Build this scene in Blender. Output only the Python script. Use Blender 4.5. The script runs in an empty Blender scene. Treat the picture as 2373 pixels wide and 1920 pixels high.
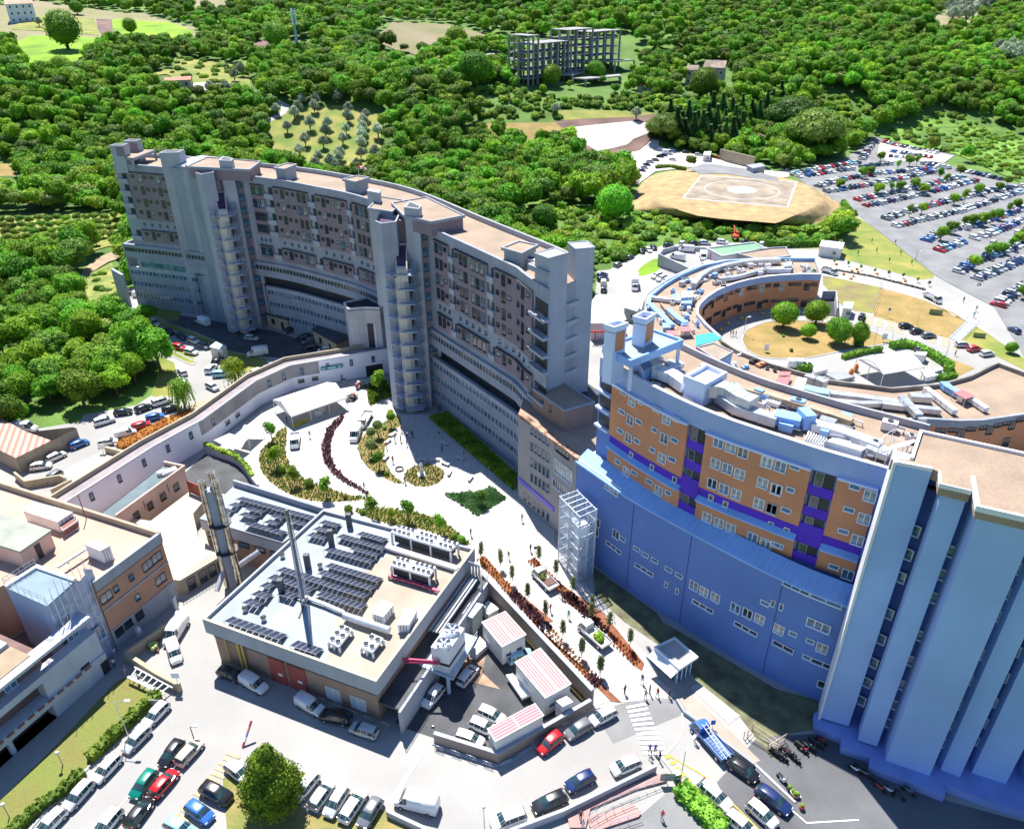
import bpy,bmesh,math,random
from math import sin,cos,pi,radians as rad,hypot,atan2
from mathutils import Vector,Matrix
from mathutils.geometry import tessellate_polygon,delaunay_2d_cdt
random.seed(7)
R=random.random
U=random.uniform
sc=bpy.context.scene
col=sc.collection
# ---------------------------------------------------------------- camera, sky, sun, exposure
FPX,CX,CY,CAMH=1775.0,1186.5,960.0,75.0
PITCH,ROLL=rad(30.2466),rad(0.367)
cam=bpy.data.cameras.new('camera')
cam_o=bpy.data.objects.new('camera',cam);col.objects.link(cam_o)
cam.sensor_width=36;cam.lens=36*FPX/2373;cam.clip_end=12000;cam.clip_start=1
cam_o.location=(0,0,CAMH)
FWD=Vector((0,cos(PITCH),-sin(PITCH)));UP0=Vector((0,sin(PITCH),cos(PITCH)));RT0=Vector((1,0,0))
RT=RT0*cos(ROLL)-UP0*sin(ROLL);DN=-UP0*cos(ROLL)-RT0*sin(ROLL)
cam_o.matrix_world=Matrix.Translation((0,0,CAMH))@Matrix((RT,-DN,-FWD)).transposed().to_4x4()
sc.camera=cam_o
w=bpy.data.worlds.new('World');sc.world=w;w.use_nodes=True
nt=w.node_tree;bg=nt.nodes['Background']
sky=nt.nodes.new('ShaderNodeTexSky');sky.sky_type='NISHITA';sky.sun_disc=False
SUN_EL,SUN_AZ=rad(60),rad(-72)
sky.sun_elevation=SUN_EL
sx,sy=-cos(SUN_AZ),-sin(SUN_AZ)
sky.sun_rotation=atan2(sx,sy)
sky.altitude=300;sky.air_density=1.0;sky.dust_density=0.1;sky.ozone_density=9
nt.links.new(sky.outputs[0],bg.inputs[0]);bg.inputs[1].default_value=0.09
sun=bpy.data.lights.new('sun','SUN');sun.energy=5.0;sun.angle=rad(0.53);sun.color=(1,.965,.9)
so=bpy.data.objects.new('sun',sun);col.objects.link(so)
so.rotation_euler=Vector((sx*cos(SUN_EL),sy*cos(SUN_EL),sin(SUN_EL))).to_track_quat('Z','Y').to_euler()
vs=sc.view_settings;vs.view_transform='Standard';vs.look='None';vs.exposure=0.98;vs.gamma=1;vs.use_curve_mapping=False
sc.cycles.max_bounces=5;sc.cycles.diffuse_bounces=3;sc.cycles.transparent_max_bounces=8
# ---------------------------------------------------------------- survey helpers: a sighting line meets a known height or wall
OX=(0,600,1200,1773);OY=(0,480,960,1440);ZK=3.5767
XT={101:(370,330,3.775),102:(850,420,3.215),103:(1380,540,3.946),104:(1850,780,4.103),105:(0,1150,5.107),106:(460,1090,3.203),107:(940,1260,3.339),108:(440,840,4.127)}
def S(cr,x,y):
 if cr>100:a=XT[cr];return a[0]+x/a[2],a[1]+y/a[2]
 return OX[cr//10]+x/ZK,OY[cr%10]+y/ZK
def ray(u,v):return FWD+RT*((u-CX)/FPX)+DN*((v-CY)/FPX)
def G(u,v,z=0.0):
 d=ray(u,v);t=(z-CAMH)/d.z
 return(d.x*t,d.y*t)
def q(cr,x,y,z=0.0):return G(*S(cr,x,y),z)
def toks(s,z=0.0):
 """'12:10,20 30,40 21:5,6' -> plan points at height z"""
 out=[];cr=0
 for k in s.split():
  if ':' in k:a,k=k.split(':');cr=int(a)
  x,y=k.split(',');out.append((cr,float(x),float(y)))
 return out
def L(s,z=0.0):return[q(*t,z)for t in toks(s)]
def proj(x,y,z):
 p=Vector((x,y,z-CAMH));k=p.dot(FWD)
 return CX+FPX*p.dot(RT)/k,CY+FPX*p.dot(DN)/k,k
def sst(a,b,x):t=min(1,max(0,(x-a)/(b-a)));return t*t*(3-2*t)
HK=((0,0),(25,3),(80,20),(250,42),(450,64),(740,104),(1300,190),(3200,380),(9000,500))
def hgt(x,y):
 d=y-(338+42*sst(70,150,x)-0.10*max(0,-x-60))
 if d<=0:return 0.0
 for(a,za),(b,zb)in zip(HK,HK[1:]):
  if d<=b:
   z=za+(zb-za)*(d-a)/(b-a);break
 else:z=500
 k=min(1,d/150)
 return z+k*(5*sin(x*.011+1)*cos(y*.009)+2.5*sin(x*.027+y*.019))
def gt(u,v):
 """where the sighting line meets the terrain"""
 d=ray(u,v);t=60.0;st=4.0
 while t<3500:
  p=d*t
  if CAMH+p.z<=hgt(p.x,p.y):
   lo,hi=t-st,t
   for _ in range(14):
    m=(lo+hi)/2;p=d*m
    if CAMH+p.z<=hgt(p.x,p.y):hi=m
    else:lo=m
   p=d*hi;return(p.x,p.y)
  t+=st
  if t>600:st=10
 return(d.x*3000,d.y*3000)
def T(s):return[gt(*S(*t))for t in toks(s)]
def inside(p,poly):
 x,y=p;c=False;j=len(poly)-1
 for i in range(len(poly)):
  xi,yi=poly[i][:2];xj,yj=poly[j][:2]
  if(yi>y)!=(yj>y)and x<(xj-xi)*(y-yi)/(yj-yi)+xi:c=not c
  j=i
 return c
def spline(pts,step=2.0,closed=False):
 """Catmull-Rom through the points, resampled"""
 n=len(pts);P=[Vector(p[:2])for p in pts];out=[]
 rng=range(n)if closed else range(n-1)
 for i in rng:
  p1,p2=P[i],P[(i+1)%n]
  p0=P[i-1]if(i>0 or closed)else p1*2-p2
  p3=P[(i+2)%n]if(i+2<n or closed)else p2*2-p1
  m=max(1,int((p2-p1).length/step))
  for k in range(m):
   t=k/m
   v=.5*((2*p1)+(p2-p0)*t+(2*p0-5*p1+4*p2-p3)*t*t+(3*p1-p0-3*p2+p3)*t**3)
   out.append((v.x,v.y))
 if not closed:out.append(tuple(P[-1]))
 return out
class Wall:
 """a plan curve with arc length"""
 def __init__(s,pts):
  s.p=[Vector(a[:2])for a in pts];s.s=[0.0]
  for a,b in zip(s.p,s.p[1:]):s.s.append(s.s[-1]+(b-a).length)
  s.len=s.s[-1]
 def at(s,t,off=0.0):
  """point at arc length t, moved off metres to the right-hand side"""
  i=0
  while i<len(s.p)-2 and t>s.s[i+1]:i+=1
  a,b=s.p[i],s.p[i+1];e=(b-a).normalized()
  p=a+e*(t-s.s[i]);n=Vector((e.y,-e.x))
  return p+n*off,e,n
 def hit(s,cr,x,y,off=0.0,zm=60):
  d=ray(*S(cr,x,y));best=None;n=len(s.p)-1
  for i in range(n):
   a,b=s.p[i],s.p[i+1];e=b-a
   if off:o=Vector((e.y,-e.x)).normalized()*off;a=a+o
   det=-d.x*e.y+e.x*d.y
   if abs(det)<1e-9:continue
   t=(-a.x*e.y+e.x*a.y)/det;k=(d.x*a.y-d.y*a.x)/det
   if t>0 and(-1e-6 if i else-2)<=k<=(1+1e-6 if i<n-1 else 3):
    if(best is None or t<best[0])and CAMH+t*d.z<zm:best=(t,s.s[i]+k*e.length,CAMH+t*d.z)
  return best[1:]if best else(0,0)
 def off(s,o,a=None,b=None,step=2.0):
  a=0 if a is None else a;b=s.len if b is None else b
  n=max(1,int(math.ceil((b-a)/step)))
  ts=[a+(b-a)*i/n for i in range(n+1)]
  out=[]
  for t in ts:
   p,e,m=s.at(t)
   p2,e2,m2=s.at(max(a,t-.3));p3,e3,m3=s.at(min(b,t+.3))
   mm=(m2+m3).normalized()if(m2+m3).length>.1 else m
   out.append(tuple(p+mm*o))
  return out
  # ---------------------------------------------------------------- materials
MATS={}
def mat(name,c,r=.85,var=.12,sc_=.35,metal=0.0,bump=0.0,c2=None,obj=False,detail=4,spec=.5,mask=0.5,fine=0.0):
 if name in MATS:return MATS[name]
 m=bpy.data.materials.new(name);m.use_nodes=True;n=m.node_tree.nodes;l=m.node_tree.links
 b=n['Principled BSDF'];b.inputs['Roughness'].default_value=r;b.inputs['Metallic'].default_value=metal
 b.inputs['Specular IOR Level'].default_value=spec
 tc=n.new('ShaderNodeTexCoord');ns=n.new('ShaderNodeTexNoise');ns.inputs['Scale'].default_value=sc_;ns.inputs['Detail'].default_value=detail
 l.new(tc.outputs['Object'],ns.inputs['Vector'])
 c2=c2 or tuple(max(0,k*(1-var*2.2))for k in c)
 c1=tuple(min(1,k*(1+var*.6))for k in c)if var and c2 else c
 rp=n.new('ShaderNodeValToRGB');rp.color_ramp.elements[0].position=mask-.18;rp.color_ramp.elements[1].position=mask+.18
 rp.color_ramp.elements[0].color=(*c2,1);rp.color_ramp.elements[1].color=(*c1,1)
 l.new(ns.outputs['Fac'],rp.inputs['Fac']);out=rp.outputs[0]
 if fine:
  n2=n.new('ShaderNodeTexNoise');n2 .inputs['Scale'].default_value=fine;n2 .inputs['Detail'].default_value=2
  l.new(tc.outputs['Object'],n2 .inputs['Vector'])
  hs=n.new('ShaderNodeMapRange');hs.inputs[1].default_value=.3;hs.inputs[2].default_value=.7;hs.inputs[3].default_value=.88;hs.inputs[4].default_value=1.1
  l.new(n2 .outputs['Fac'],hs.inputs[0])
  mx=n.new('ShaderNodeMix');mx.data_type='RGBA';mx.blend_type='MULTIPLY';mx.inputs[0].default_value=1
  l.new(out,mx.inputs[6]);l.new(hs.outputs[0],mx.inputs[7]);out=mx.outputs[2]
 if obj:
  oi=n.new('ShaderNodeObjectInfo');mx=n.new('ShaderNodeMix');mx.data_type='RGBA';mx.blend_type='MULTIPLY';mx.inputs[0].default_value=1
  l.new(oi.outputs['Color'],mx.inputs[6]);l.new(out,mx.inputs[7]);out=mx.outputs[2]
 l.new(out,b.inputs['Base Color'])
 if bump:
  bp=n.new('ShaderNodeBump');bp.inputs['Strength'].default_value=bump;bp.inputs['Distance'].default_value=.3
  n3=n.new('ShaderNodeTexNoise');n3 .inputs['Scale'].default_value=sc_*6;n3 .inputs['Detail'].default_value=3
  l.new(tc.outputs['Object'],n3 .inputs['Vector']);l.new(n3 .outputs['Fac'],bp.inputs['Height']);l.new(bp.outputs[0],b.inputs['Normal'])
 MATS[name]=m;return m
def stained(name,c,streak=(.5,.5,.5),amt=.35,r=.85,sc_=.25,dirt_z=True):
 """wall finish with vertical rain streaks and blotches"""
 if name in MATS:return MATS[name]
 m=mat(name,c,r,.07,sc_)
 n=m.node_tree.nodes;l=m.node_tree.links;b=n['Principled BSDF']
 src=b.inputs['Base Color'].links[0].from_socket
 tc=n.new('ShaderNodeTexCoord');mp=n.new('ShaderNodeMapping');mp.inputs['Scale'].default_value=(1.3,1.3,.07)
 ns=n.new('ShaderNodeTexNoise');ns.inputs['Scale'].default_value=1.0;ns.inputs['Detail'].default_value=5
 l.new(tc.outputs['Object'],mp.inputs[0]);l.new(mp.outputs[0],ns.inputs['Vector'])
 mr=n.new('ShaderNodeMapRange');mr.inputs[1].default_value=.5;mr.inputs[2].default_value=.78;mr.inputs[3].default_value=0;mr.inputs[4].default_value=amt
 l.new(ns.outputs['Fac'],mr.inputs[0])
 mx=n.new('ShaderNodeMix');mx.data_type='RGBA';mx.blend_type='MULTIPLY';mx.inputs[7].default_value=(*streak,1)
 l.new(mr.outputs[0],mx.inputs[0]);l.new(src,mx.inputs[6]);l.new(mx.outputs[2],b.inputs['Base Color'])
 return m
def stripes(name,c1,c2,ang,period,duty=.5,r=.6,soft=.04,metal=0.0):
 if name in MATS:return MATS[name]
 m=bpy.data.materials.new(name);m.use_nodes=True;n=m.node_tree.nodes;l=m.node_tree.links
 b=n['Principled BSDF'];b.inputs['Roughness'].default_value=r;b.inputs['Metallic'].default_value=metal
 tc=n.new('ShaderNodeTexCoord');mp=n.new('ShaderNodeMapping');mp.vector_type='TEXTURE';mp.inputs['Rotation'].default_value=(0,0,ang);mp.inputs['Scale'].default_value=(period,1,1)
 l.new(tc.outputs['Object'],mp.inputs[0]);sp=n.new('ShaderNodeSeparateXYZ');l.new(mp.outputs[0],sp.inputs[0])
 fr=n.new('ShaderNodeMath');fr.operation='FRACT';l.new(sp.outputs[0],fr.inputs[0])
 rp=n.new('ShaderNodeValToRGB');e=rp.color_ramp.elements
 e[0].position=duty-soft;e[0].color=(*c1,1);e[1].position=duty+soft;e[1].color=(*c2,1)
 l.new(fr.outputs[0],rp.inputs[0]);l.new(rp.outputs[0],b.inputs['Base Color'])
 MATS[name]=m;return m
def glassy(name,c,r=.12,metal=0.0):
 if name in MATS:return MATS[name]
 m=mat(name,c,r,.35,.8,metal,spec=.9);return m
 # ---------------------------------------------------------------- objects
def tag(o,label=None,cat=None,group=None,kind=None):
 if label:o['label']=label
 if cat:o['category']=cat
 if group:o['group']=group
 if kind:o['kind']=kind
 return o
def thing(name,label,cat,loc=(0,0,0),rz=0.0,group=None):
 o=bpy.data.objects.new(name,None);col.objects.link(o);o.location=loc if len(loc)==3 else(*loc,0);o.rotation_euler=(0,0,rz)
 o.empty_display_size=.3
 return tag(o,label,cat,group)
def link(name,me,parent=None,loc=(0,0,0),rz=0.0,scale=None,color=None):
 o=bpy.data.objects.new(name,me);col.objects.link(o);o.location=loc;o.rotation_euler=(0,0,rz)
 if scale:o.scale=scale
 if color:o.color=(*color,1)
 if parent:o.parent=parent
 return o
def child(name,me,parent,wloc,rz=0.0,scale=None):
 """link under an unrotated parent at a world position"""
 p=Vector(wloc);a=parent
 while a is not None:p-=a.location;a=a.parent
 return link(name,me,parent,p,rz,scale)
class MB:
 def __init__(s,*mats):s.v=[];s.f=[];s.m=[];s.mats=list(mats);s.cur=0;s.sm=[]
 def use(s,m):
  if m not in s.mats:s.mats.append(m)
  s.cur=s.mats.index(m);return s
 def face(s,pts,smooth=False):
  k=len(s.v);s.v+=[tuple(p)for p in pts];s.f.append(tuple(range(k,k+len(pts))));s.m.append(s.cur);s.sm.append(smooth)
 def grid(s,rows,closed=False,smooth=True,mfun=None):
  k=len(s.v);n=len(rows[0])
  for r in rows:s.v+=[tuple(p)for p in r]
  for i in range(len(rows)-1):
   for j in range(n if closed else n-1):
    j2=(j+1)%n
    s.f.append((k+i*n+j,k+i*n+j2,k+(i+1)*n+j2,k+(i+1)*n+j));s.m.append(mfun(i,j)if mfun else s.cur);s.sm.append(smooth)
 def prism(s,pts,z0,z1,top=True,bot=False,sides=True):
  a=0
  for i in range(len(pts)):a+=pts[i-1][0]*pts[i][1]-pts[i][0]*pts[i-1][1]
  if a<0:pts=pts[::-1]
  n=len(pts);k=len(s.v)
  s.v+=[(p[0],p[1],z0)for p in pts]+[(p[0],p[1],z1)for p in pts]
  if sides:
   for i in range(n):
    j=(i+1)%n;s.f.append((k+i,k+j,k+n+j,k+n+i));s.m.append(s.cur);s.sm.append(False)
  for yes,o in((top,n),(bot,0)):
   if yes:
    if n<=4:s.f.append(tuple(range(k+o,k+o+n))if o else tuple(range(k+n-1,k-1,-1)));s.m.append(s.cur);s.sm.append(False)
    else:
     for t in tessellate_polygon([[Vector((p[0],p[1],0))for p in pts]]):
      A,B,C_=(Vector(pts[i][:2])for i in t)
      if(B-A).cross(C_-A)<0:t=t[::-1]
      if not o:t=t[::-1]
      s.f.append(tuple(k+o+i for i in t));s.m.append(s.cur);s.sm.append(False)
  return s
 def box(s,x,y,z,l,w,h,a=0.0):
  """centre of the base x,y,z ; length along angle a"""
  c,d=cos(a),sin(a)
  s.prism([(x+i*l/2*c-j*w/2*d,y+i*l/2*d+j*w/2*c)for i,j in((-1,-1),(1,-1),(1,1),(-1,1))],z,z+h,True,True);return s
 def strip(s,pts,w,z0,z1,off=0.0,closed=False):
  """a wall of thickness w along a plan polyline (to its left by default when off=0 centre)"""
  P=[Vector(p[:2])for p in pts];n=len(P);A=[];B=[]
  for i in range(n):
   a=P[(i-1)%n]if(closed or i>0)else P[i];b=P[(i+1)%n]if(closed or i<n-1)else P[i]
   e1=(P[i]-a);e2=(b-P[i])
   e1=e1 .normalized()if e1 .length>1e-6 else e2 .normalized();e2=e2 .normalized()if e2 .length>1e-6 else e1
   m=Vector((-(e1 .y+e2 .y),e1 .x+e2 .x))
   if m.length<.2:m=Vector((-e1 .y,e1 .x))
   m.normalize();k=1/max(.35,m.dot(Vector((-e1 .y,e1 .x))))
   A.append(P[i]+m*(off-w/2)*k);B.append(P[i]+m*(off+w/2)*k)
  zz=(lambda z,i:z[i]if isinstance(z,(list,tuple))else z)
  rows=[[(A[i].x,A[i].y,zz(z0,i)),(A[i].x,A[i].y,zz(z1,i)),(B[i].x,B[i].y,zz(z1,i)),(B[i].x,B[i].y,zz(z0,i))]for i in range(n)]
  if closed:rows.append(rows[0])
  s.grid(rows,True,False)
  if not closed:s.face(rows[0]);s.face(rows[-1][::-1])
  return s
 def tube(s,pts,r,seg=6,cap=True):
  P=[Vector(p)for p in pts];rows=[]
  for i,p in enumerate(P):
   d=(P[min(i+1,len(P)-1)]-P[max(i-1,0)]).normalized()
   u=d.cross(Vector((0,0,1)));u=u.normalized()if u.length>.01 else Vector((1,0,0));v_=d.cross(u)
   rr=r[i]if isinstance(r,(list,tuple))else r
   rows.append([tuple(p+(u*cos(2*pi*k/seg)+v_*sin(2*pi*k/seg))*rr)for k in range(seg)])
  s.grid(rows,True,seg>4)
  if cap:s.face(rows[0]);s.face(rows[-1][::-1])
  return s
 def cyl(s,x,y,z0,z1,r,seg=16,r2=None):
  return s.tube([(x,y,z0),(x,y,z1)],[r,r if r2 is None else r2],seg)
 def ball(s,x,y,z,rx,ry=None,rz=None,seg=8,rings=6,jit=0):
  ry=ry or rx;rz=rz or rx;rows=[]
  for i in range(rings+1):
   a=pi*i/rings-pi/2;k=max(.02,cos(a))
   rows.append([(x+rx*k*cos(2*pi*j/seg)*(1+U(-jit,jit)),y+ry*k*sin(2*pi*j/seg)*(1+U(-jit,jit)),z+rz*sin(a)*(1+U(-jit,jit)))for j in range(seg)])
  s.grid(rows,True);return s
 def mesh(s,name,origin=(0,0,0)):
  me=bpy.data.meshes.new(name);o=origin
  me.from_pydata([(v[0]-o[0],v[1]-o[1],v[2]-o[2])for v in s.v],[],s.f)
  for m in s.mats:me.materials.append(m)
  me.polygons.foreach_set('material_index',s.m);me.polygons.foreach_set('use_smooth',s.sm);me.update();return me
 def build(s,name,parent=None,**k):
  if parent is not None:
   o=Vector((0,0,0));a=parent
   while a is not None:o+=a.location;a=a.parent
   ob=link(name,s.mesh(name,o),parent)
  else:ob=link(name,s.mesh(name))
  return tag(ob,**k)if k else ob
 def top(s,name,origin,label,cat,group=None,kind=None,rz=0):
  """one-mesh thing with its origin at its base, mesh given in world coordinates"""
  o=origin if len(origin)==3 else(*origin,0)
  return tag(link(name,s.mesh(name,o),None,o),label,cat,group,kind)
def copy_tree(o,parent=None):
 c=o.copy();col.objects.link(c);c.parent=parent
 for ch in o.children:copy_tree(ch,c)
 return c
def curved(mb,wl,s0,s1,z0,z1,o0,o1,step=2.0,ends=True):
 """slab following a wall curve between offsets o0 (inner) and o1 (outer)"""
 A=wl.off(o0,s0,s1,step);B=wl.off(o1,s0,s1,step)
 rows=[[(a[0],a[1],z0),(a[0],a[1],z1),(b[0],b[1],z1),(b[0],b[1],z0)]for a,b in zip(A,B)]
 mb.grid(rows,True,False)
 if ends:mb.face(rows[0][::-1]);mb.face(rows[-1])
 return mb
SHEETS=[]
def sheet(name,pts,m,layer=1,drape=False,step=9.0,lift=.35,kind='structure',zfun=None,**kw):
 if drape or zfun:
  n=len(pts);vs_=[Vector(p[:2])for p in pts];ed=[(i,(i+1)%n)for i in range(n)]
  ex=[];xs=[p[0]for p in pts];ys=[p[1]for p in pts]
  # refine edges
  vv=[]
  for i in range(n):
   a,b=vs_[i],vs_[(i+1)%n];m_=max(1,int((b-a).length/step))
   vv+=[a.lerp(b,k/m_)for k in range(m_)]
  ed=[(i,(i+1)%len(vv))for i in range(len(vv))]
  y=min(ys)+step/2
  while y<max(ys):
   x=min(xs)+step/2
   while x<max(xs):
    if inside((x,y),pts):ex.append(Vector((x+U(-1,1)*step*.1,y)))
    x+=step
   y+=step
  o=delaunay_2d_cdt(vv+ex,ed,[list(range(len(vv)))],1,1e-4)
  mb=MB(m);zf=zfun or(lambda x,y:hgt(x,y)+lift)
  mb.v=[(p.x,p.y,zf(p.x,p.y))for p in o[0]];mb.f=[tuple(f)for f in o[2]];mb.m=[0]*len(mb.f);mb.sm=[True]*len(mb.f)
 else:
  mb=MB(m);z=layer*.02
  mb.v=[(p[0],p[1],z)for p in pts]
  for t in tessellate_polygon([[Vector((p[0],p[1],0))for p in pts]]):
   A,B,C_=(Vector(pts[i][:2])for i in t)
   mb.f.append(tuple(t)if(B-A).cross(C_-A)>0 else tuple(t[::-1]));mb.m.append(0);mb.sm.append(False)
 return mb.build(name,kind=kind,**kw)
 # ---------------------------------------------------------------- colours of the place
conc=stained('concrete',(.31,.335,.385));conc_l=stained('pale_concrete',(.39,.41,.45),amt=.3)
brickb=stained('brown_brick',(.25,.195,.22),amt=.15);gravel=mat('gravel_roof',(.34,.25,.18),var=.1,fine=5,sc_=.2)
membrane=mat('grey_roof_membrane',(.26,.3,.33),.6,.1,.25);terra=mat('terracotta_roof_screed',(.5,.35,.27),var=.08,sc_=.15)
plaza_m=mat('white_paving',(.5,.485,.465),.7,.05,.12);asph=mat('worn_asphalt',(.35,.34,.325),.9,.08,.07,fine=9)
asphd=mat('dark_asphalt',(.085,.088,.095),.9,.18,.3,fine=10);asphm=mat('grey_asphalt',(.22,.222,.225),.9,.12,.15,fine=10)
cream=mat('cream_paving',(.5,.44,.34),.8,.08,.2);whitep=mat('white_paint',(.8,.8,.8),.5,.03)
yel=mat('yellow_paint',(.75,.5,.06),.7,.15,2);yelf=mat('faded_yellow_paint',(.62,.45,.24),.8,.2,2)
grass=mat('meadow_grass',(.11,.2,.03),.95,.3,.05,c2=(.05,.11,.015),fine=1.5,bump=.3)
grassb=mat('bright_grass',(.22,.4,.012),.95,.2,.06,fine=1);dry=mat('dry_grass',(.32,.21,.075),.95,.2,.2,c2=(.22,.17,.05),fine=2)
dryg=mat('yellow_green_grass',(.27,.24,.06),.95,.2,.12,c2=(.12,.19,.025),fine=2);soil=mat('brown_soil',(.2,.12,.1),.95,.2,.1,fine=3)
tan=mat('mown_tan_field',(.25,.21,.12),.95,.15,.03,c2=(.17,.19,.06),fine=1,mask=.42);sandw=mat('white_sand',(.55,.5,.45),.9,.05,.1)
lawn=mat('lawn',(.13,.19,.03),.95,.2,.15,c2=(.19,.16,.05),fine=4);mulch=mat('red_mulch',(.26,.1,.05),.95,.2,1.2,fine=8)
white=mat('white_render',(.72,.71,.74),.7,.05,.2);cream_w=stained('cream_render',(.4,.34,.25),amt=.3);pinkw=stained('pink_render',(.68,.46,.37),amt=.2)
orange=stained('orange_render',(.62,.26,.13),(.75,.7,.65),.25);bluew=stained('blue_render',(.135,.235,.55),(.8,.8,.85),.25,sc_=.12);bluet=stained('pale_blue_render',(.34,.48,.8),(.85,.85,.9),.2,sc_=.1)
bluel=mat('light_blue_metal',(.24,.44,.8),.5,.06);violet=stained('violet_cladding',(.1,.03,.55),amt=.2);ptrim=mat('pale_blue_trim',(.6,.68,.9),.6,.04)
steel=mat('galvanised_steel',(.62,.63,.66),.35,.1,.8,.7);duct=mat('duct_sheet_metal',(.55,.57,.6),.38,.15,.5,.5);dark=mat('dark_recess',(.03,.033,.04),.6,.2)
frame_w=mat('white_window_frame',(.75,.78,.82),.5,.03);frame_d=mat('dark_window_frame',(.05,.05,.055),.5,.05);glass_d=glassy('dark_glass',(.035,.05,.075));glass_b=glassy('blue_glass',(.1,.22,.34));glass_c=glassy('curtained_glass',(.4,.42,.42),.25)
redm=mat('red_oxide_metal',(.34,.07,.05),.6,.15);redp=mat('red_pipe',(.5,.05,.12),.5,.1);yelp=mat('yellow_pipe',(.6,.42,.1),.5,.1)
wmetal=mat('white_painted_metal',(.78,.79,.8),.45,.04);rubber=mat('rubber',(.02,.02,.02),.8,.1);wood=mat('wood',(.28,.17,.09),.8,.2);tealm=mat('teal_sheet',(.02,.36,.34),.6,.05)
greenr=mat('green_roof_sheet',(.17,.33,.2),.7,.08);redsheet=stripes('pink_red_sheet',(.42,.1,.11),(.45,.2,.2),0.4,.5);water_tree=None
b_=plaza_m.node_tree.nodes;l_=plaza_m.node_tree.links;br=b_.new('ShaderNodeTexBrick');br.offset=0;br.inputs['Scale'].default_value=.35;br.inputs['Mortar Size'].default_value=.012
for k_,c_ in(('Color1',(1,1,1,1)),('Color2',(.93,.93,.92,1)),('Mortar',(.6,.58,.55,1))):br.inputs[k_].default_value=c_
tc_=b_.new('ShaderNodeTexCoord');l_.new(tc_.outputs['Object'],br.inputs['Vector']);mx_=b_.new('ShaderNodeMix');mx_.data_type='RGBA';mx_.blend_type='MULTIPLY';mx_.inputs[0].default_value=1
bc_=b_['Principled BSDF'].inputs['Base Color'];l_.new(bc_.links[0].from_socket,mx_.inputs[6]);l_.new(br.outputs[0],mx_.inputs[7]);l_.new(mx_.outputs[2],bc_)
# ---------------------------------------------------------------- terrain, roads, fields
def terrain():
 xs=[];x=-2600
 while x<=2600:
  xs.append(x);x+=10 if abs(x)<520 else 40
 ys=[];y=-150
 while y<=5200:ys.append(y);y+=30 if y<320 else(10 if y<900 else 60)
 mb=MB(grass);mb.grid([[(x,y,hgt(x,y)-.02)for x in xs]for y in ys]);return mb.build('ground',kind='structure')
terrain()
CLEAR=[]
def field(name,s,m,lift=.35,step=9.0,keep=False,**k):
 p=T(s);sheet(name,p,m,drape=True,lift=lift,step=step,**k)
 if not keep:CLEAR.append(p)
 return p
campus=L('1:1115,690 960,722 1045,770 1015,900 1210,1010 1290,1130 1330,1240 1450,1290 1480,1400 1490,1480 1250,1560 1130,1640 700,1717 2:660,60 300,120 60,170 -900,420 -900,3200 13:1000,2800 33:1500,2600 3600,2600 31:3300,1400 2500,100 680,0 720,60 700,250 640,300 180,335 0,305 21:2146,300 1500,290 1190,320 990,400 900,440 760,520 660,560 640,720')+[(10,126),(-5,143),(-30,166),(-57,184),(-92,194)]
sheet('campus_road',campus,asph,0.5);CLEAR.append(campus)
# beyond the campus
field('tan_field','0:-900,90 0,40 300,5 700,70 1200,115 1620,230 1640,390 1130,360 800,450 650,580 350,690 280,600 60,380 -900,420',tan,.3)
field('bright_green_field','0:100,380 250,305 500,295 1040,345 1230,330 800,400 760,450 640,560 560,580 280,570 150,480',grassb,.5)
field('long_green_field','0:930,170 1000,165 1400,190 1600,260 1590,350 1300,330 980,310 900,260',grassb,.5)
field('house_garden','0:330,130 780,160 820,300 420,270 100,250 150,200',dryg,.5)
field('tilled_patch','0:800,165 930,170 940,310 860,310 810,240',soil,.6)
field('top_tan_field','0:1430,40 1500,-60 2146,-80 10:1080,30 1060,130 1000,60 700,60 480,30 270,90 150,20 0:1900,10 1800,120 1620,80',tan,.4)
field('brown_hill_field','10:940,340 1070,230 1110,180 1560,210 1800,270 2100,320 2090,370 1830,410 1490,480 1390,500 1240,440 1130,420 1020,370',mat('stubble_field',(.23,.18,.11),.95,.15,.03,c2=(.16,.16,.06),fine=1),.4)
field('soil_strip','10:-60,360 60,330 420,360 400,430 150,470 0,460',soil,.5)
grove=field('olive_grove_grass','10:90,1010 250,880 700,880 1010,960 1010,1350 950,1450 700,1460 160,1380 100,1180',dryg,.3)
field('gravel_lane','10:20,835 180,840 260,885 220,950 90,1020 70,1000 180,930 185,880 30,865',sandw,.4,5)
field('villa_lawn','0:1450,480 2040,540 2100,800 1700,780 1380,620 1200,640 1450,560',dryg,.4)
field('house_terrace','0:1580,700 1700,690 1810,690 1780,740 1650,770',sandw,.5,5)
field('scrub_meadow','20:330,920 700,920 1160,945 960,975 350,1005',dryg,.4)
field('yellow_meadow','20:-300,1030 310,1020 370,1070 540,1200 400,1190 200,1195 -100,1170 10:1800,1090',dry,.35)
field('soil_bank','20:300,1012 1220,950 1140,1060 1110,1150 1010,1250 560,1338 540,1210 360,1070',soil,.35,6)
field('white_gravel_pad','20:370,1072 950,1012 1142,1040 1112,1100 960,1160 910,1205 660,1262',sandw,.5,6)
field('gravel_yard','20:550,1340 1010,1252 1110,1162 1170,1170 1170,1235 1560,1300 1900,1370 2146,1430 30:200,1400 200,1470 20:1900,1500 1500,1385 1140,1425 990,1535 930,1505 830,1485 730,1435 600,1445 550,1395',sandw,.3,6)
lot=field('car_park_asphalt','30:200,1430 640,1330 850,1180 900,1130 1580,1285 1490,1350 1640,1420 2146,1545 2600,1640 31:3300,1400 2146,1240 1900,830 1500,620 1400,560 900,170 680,0 30:680,1717 380,1560',asphm,.12,8)
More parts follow.
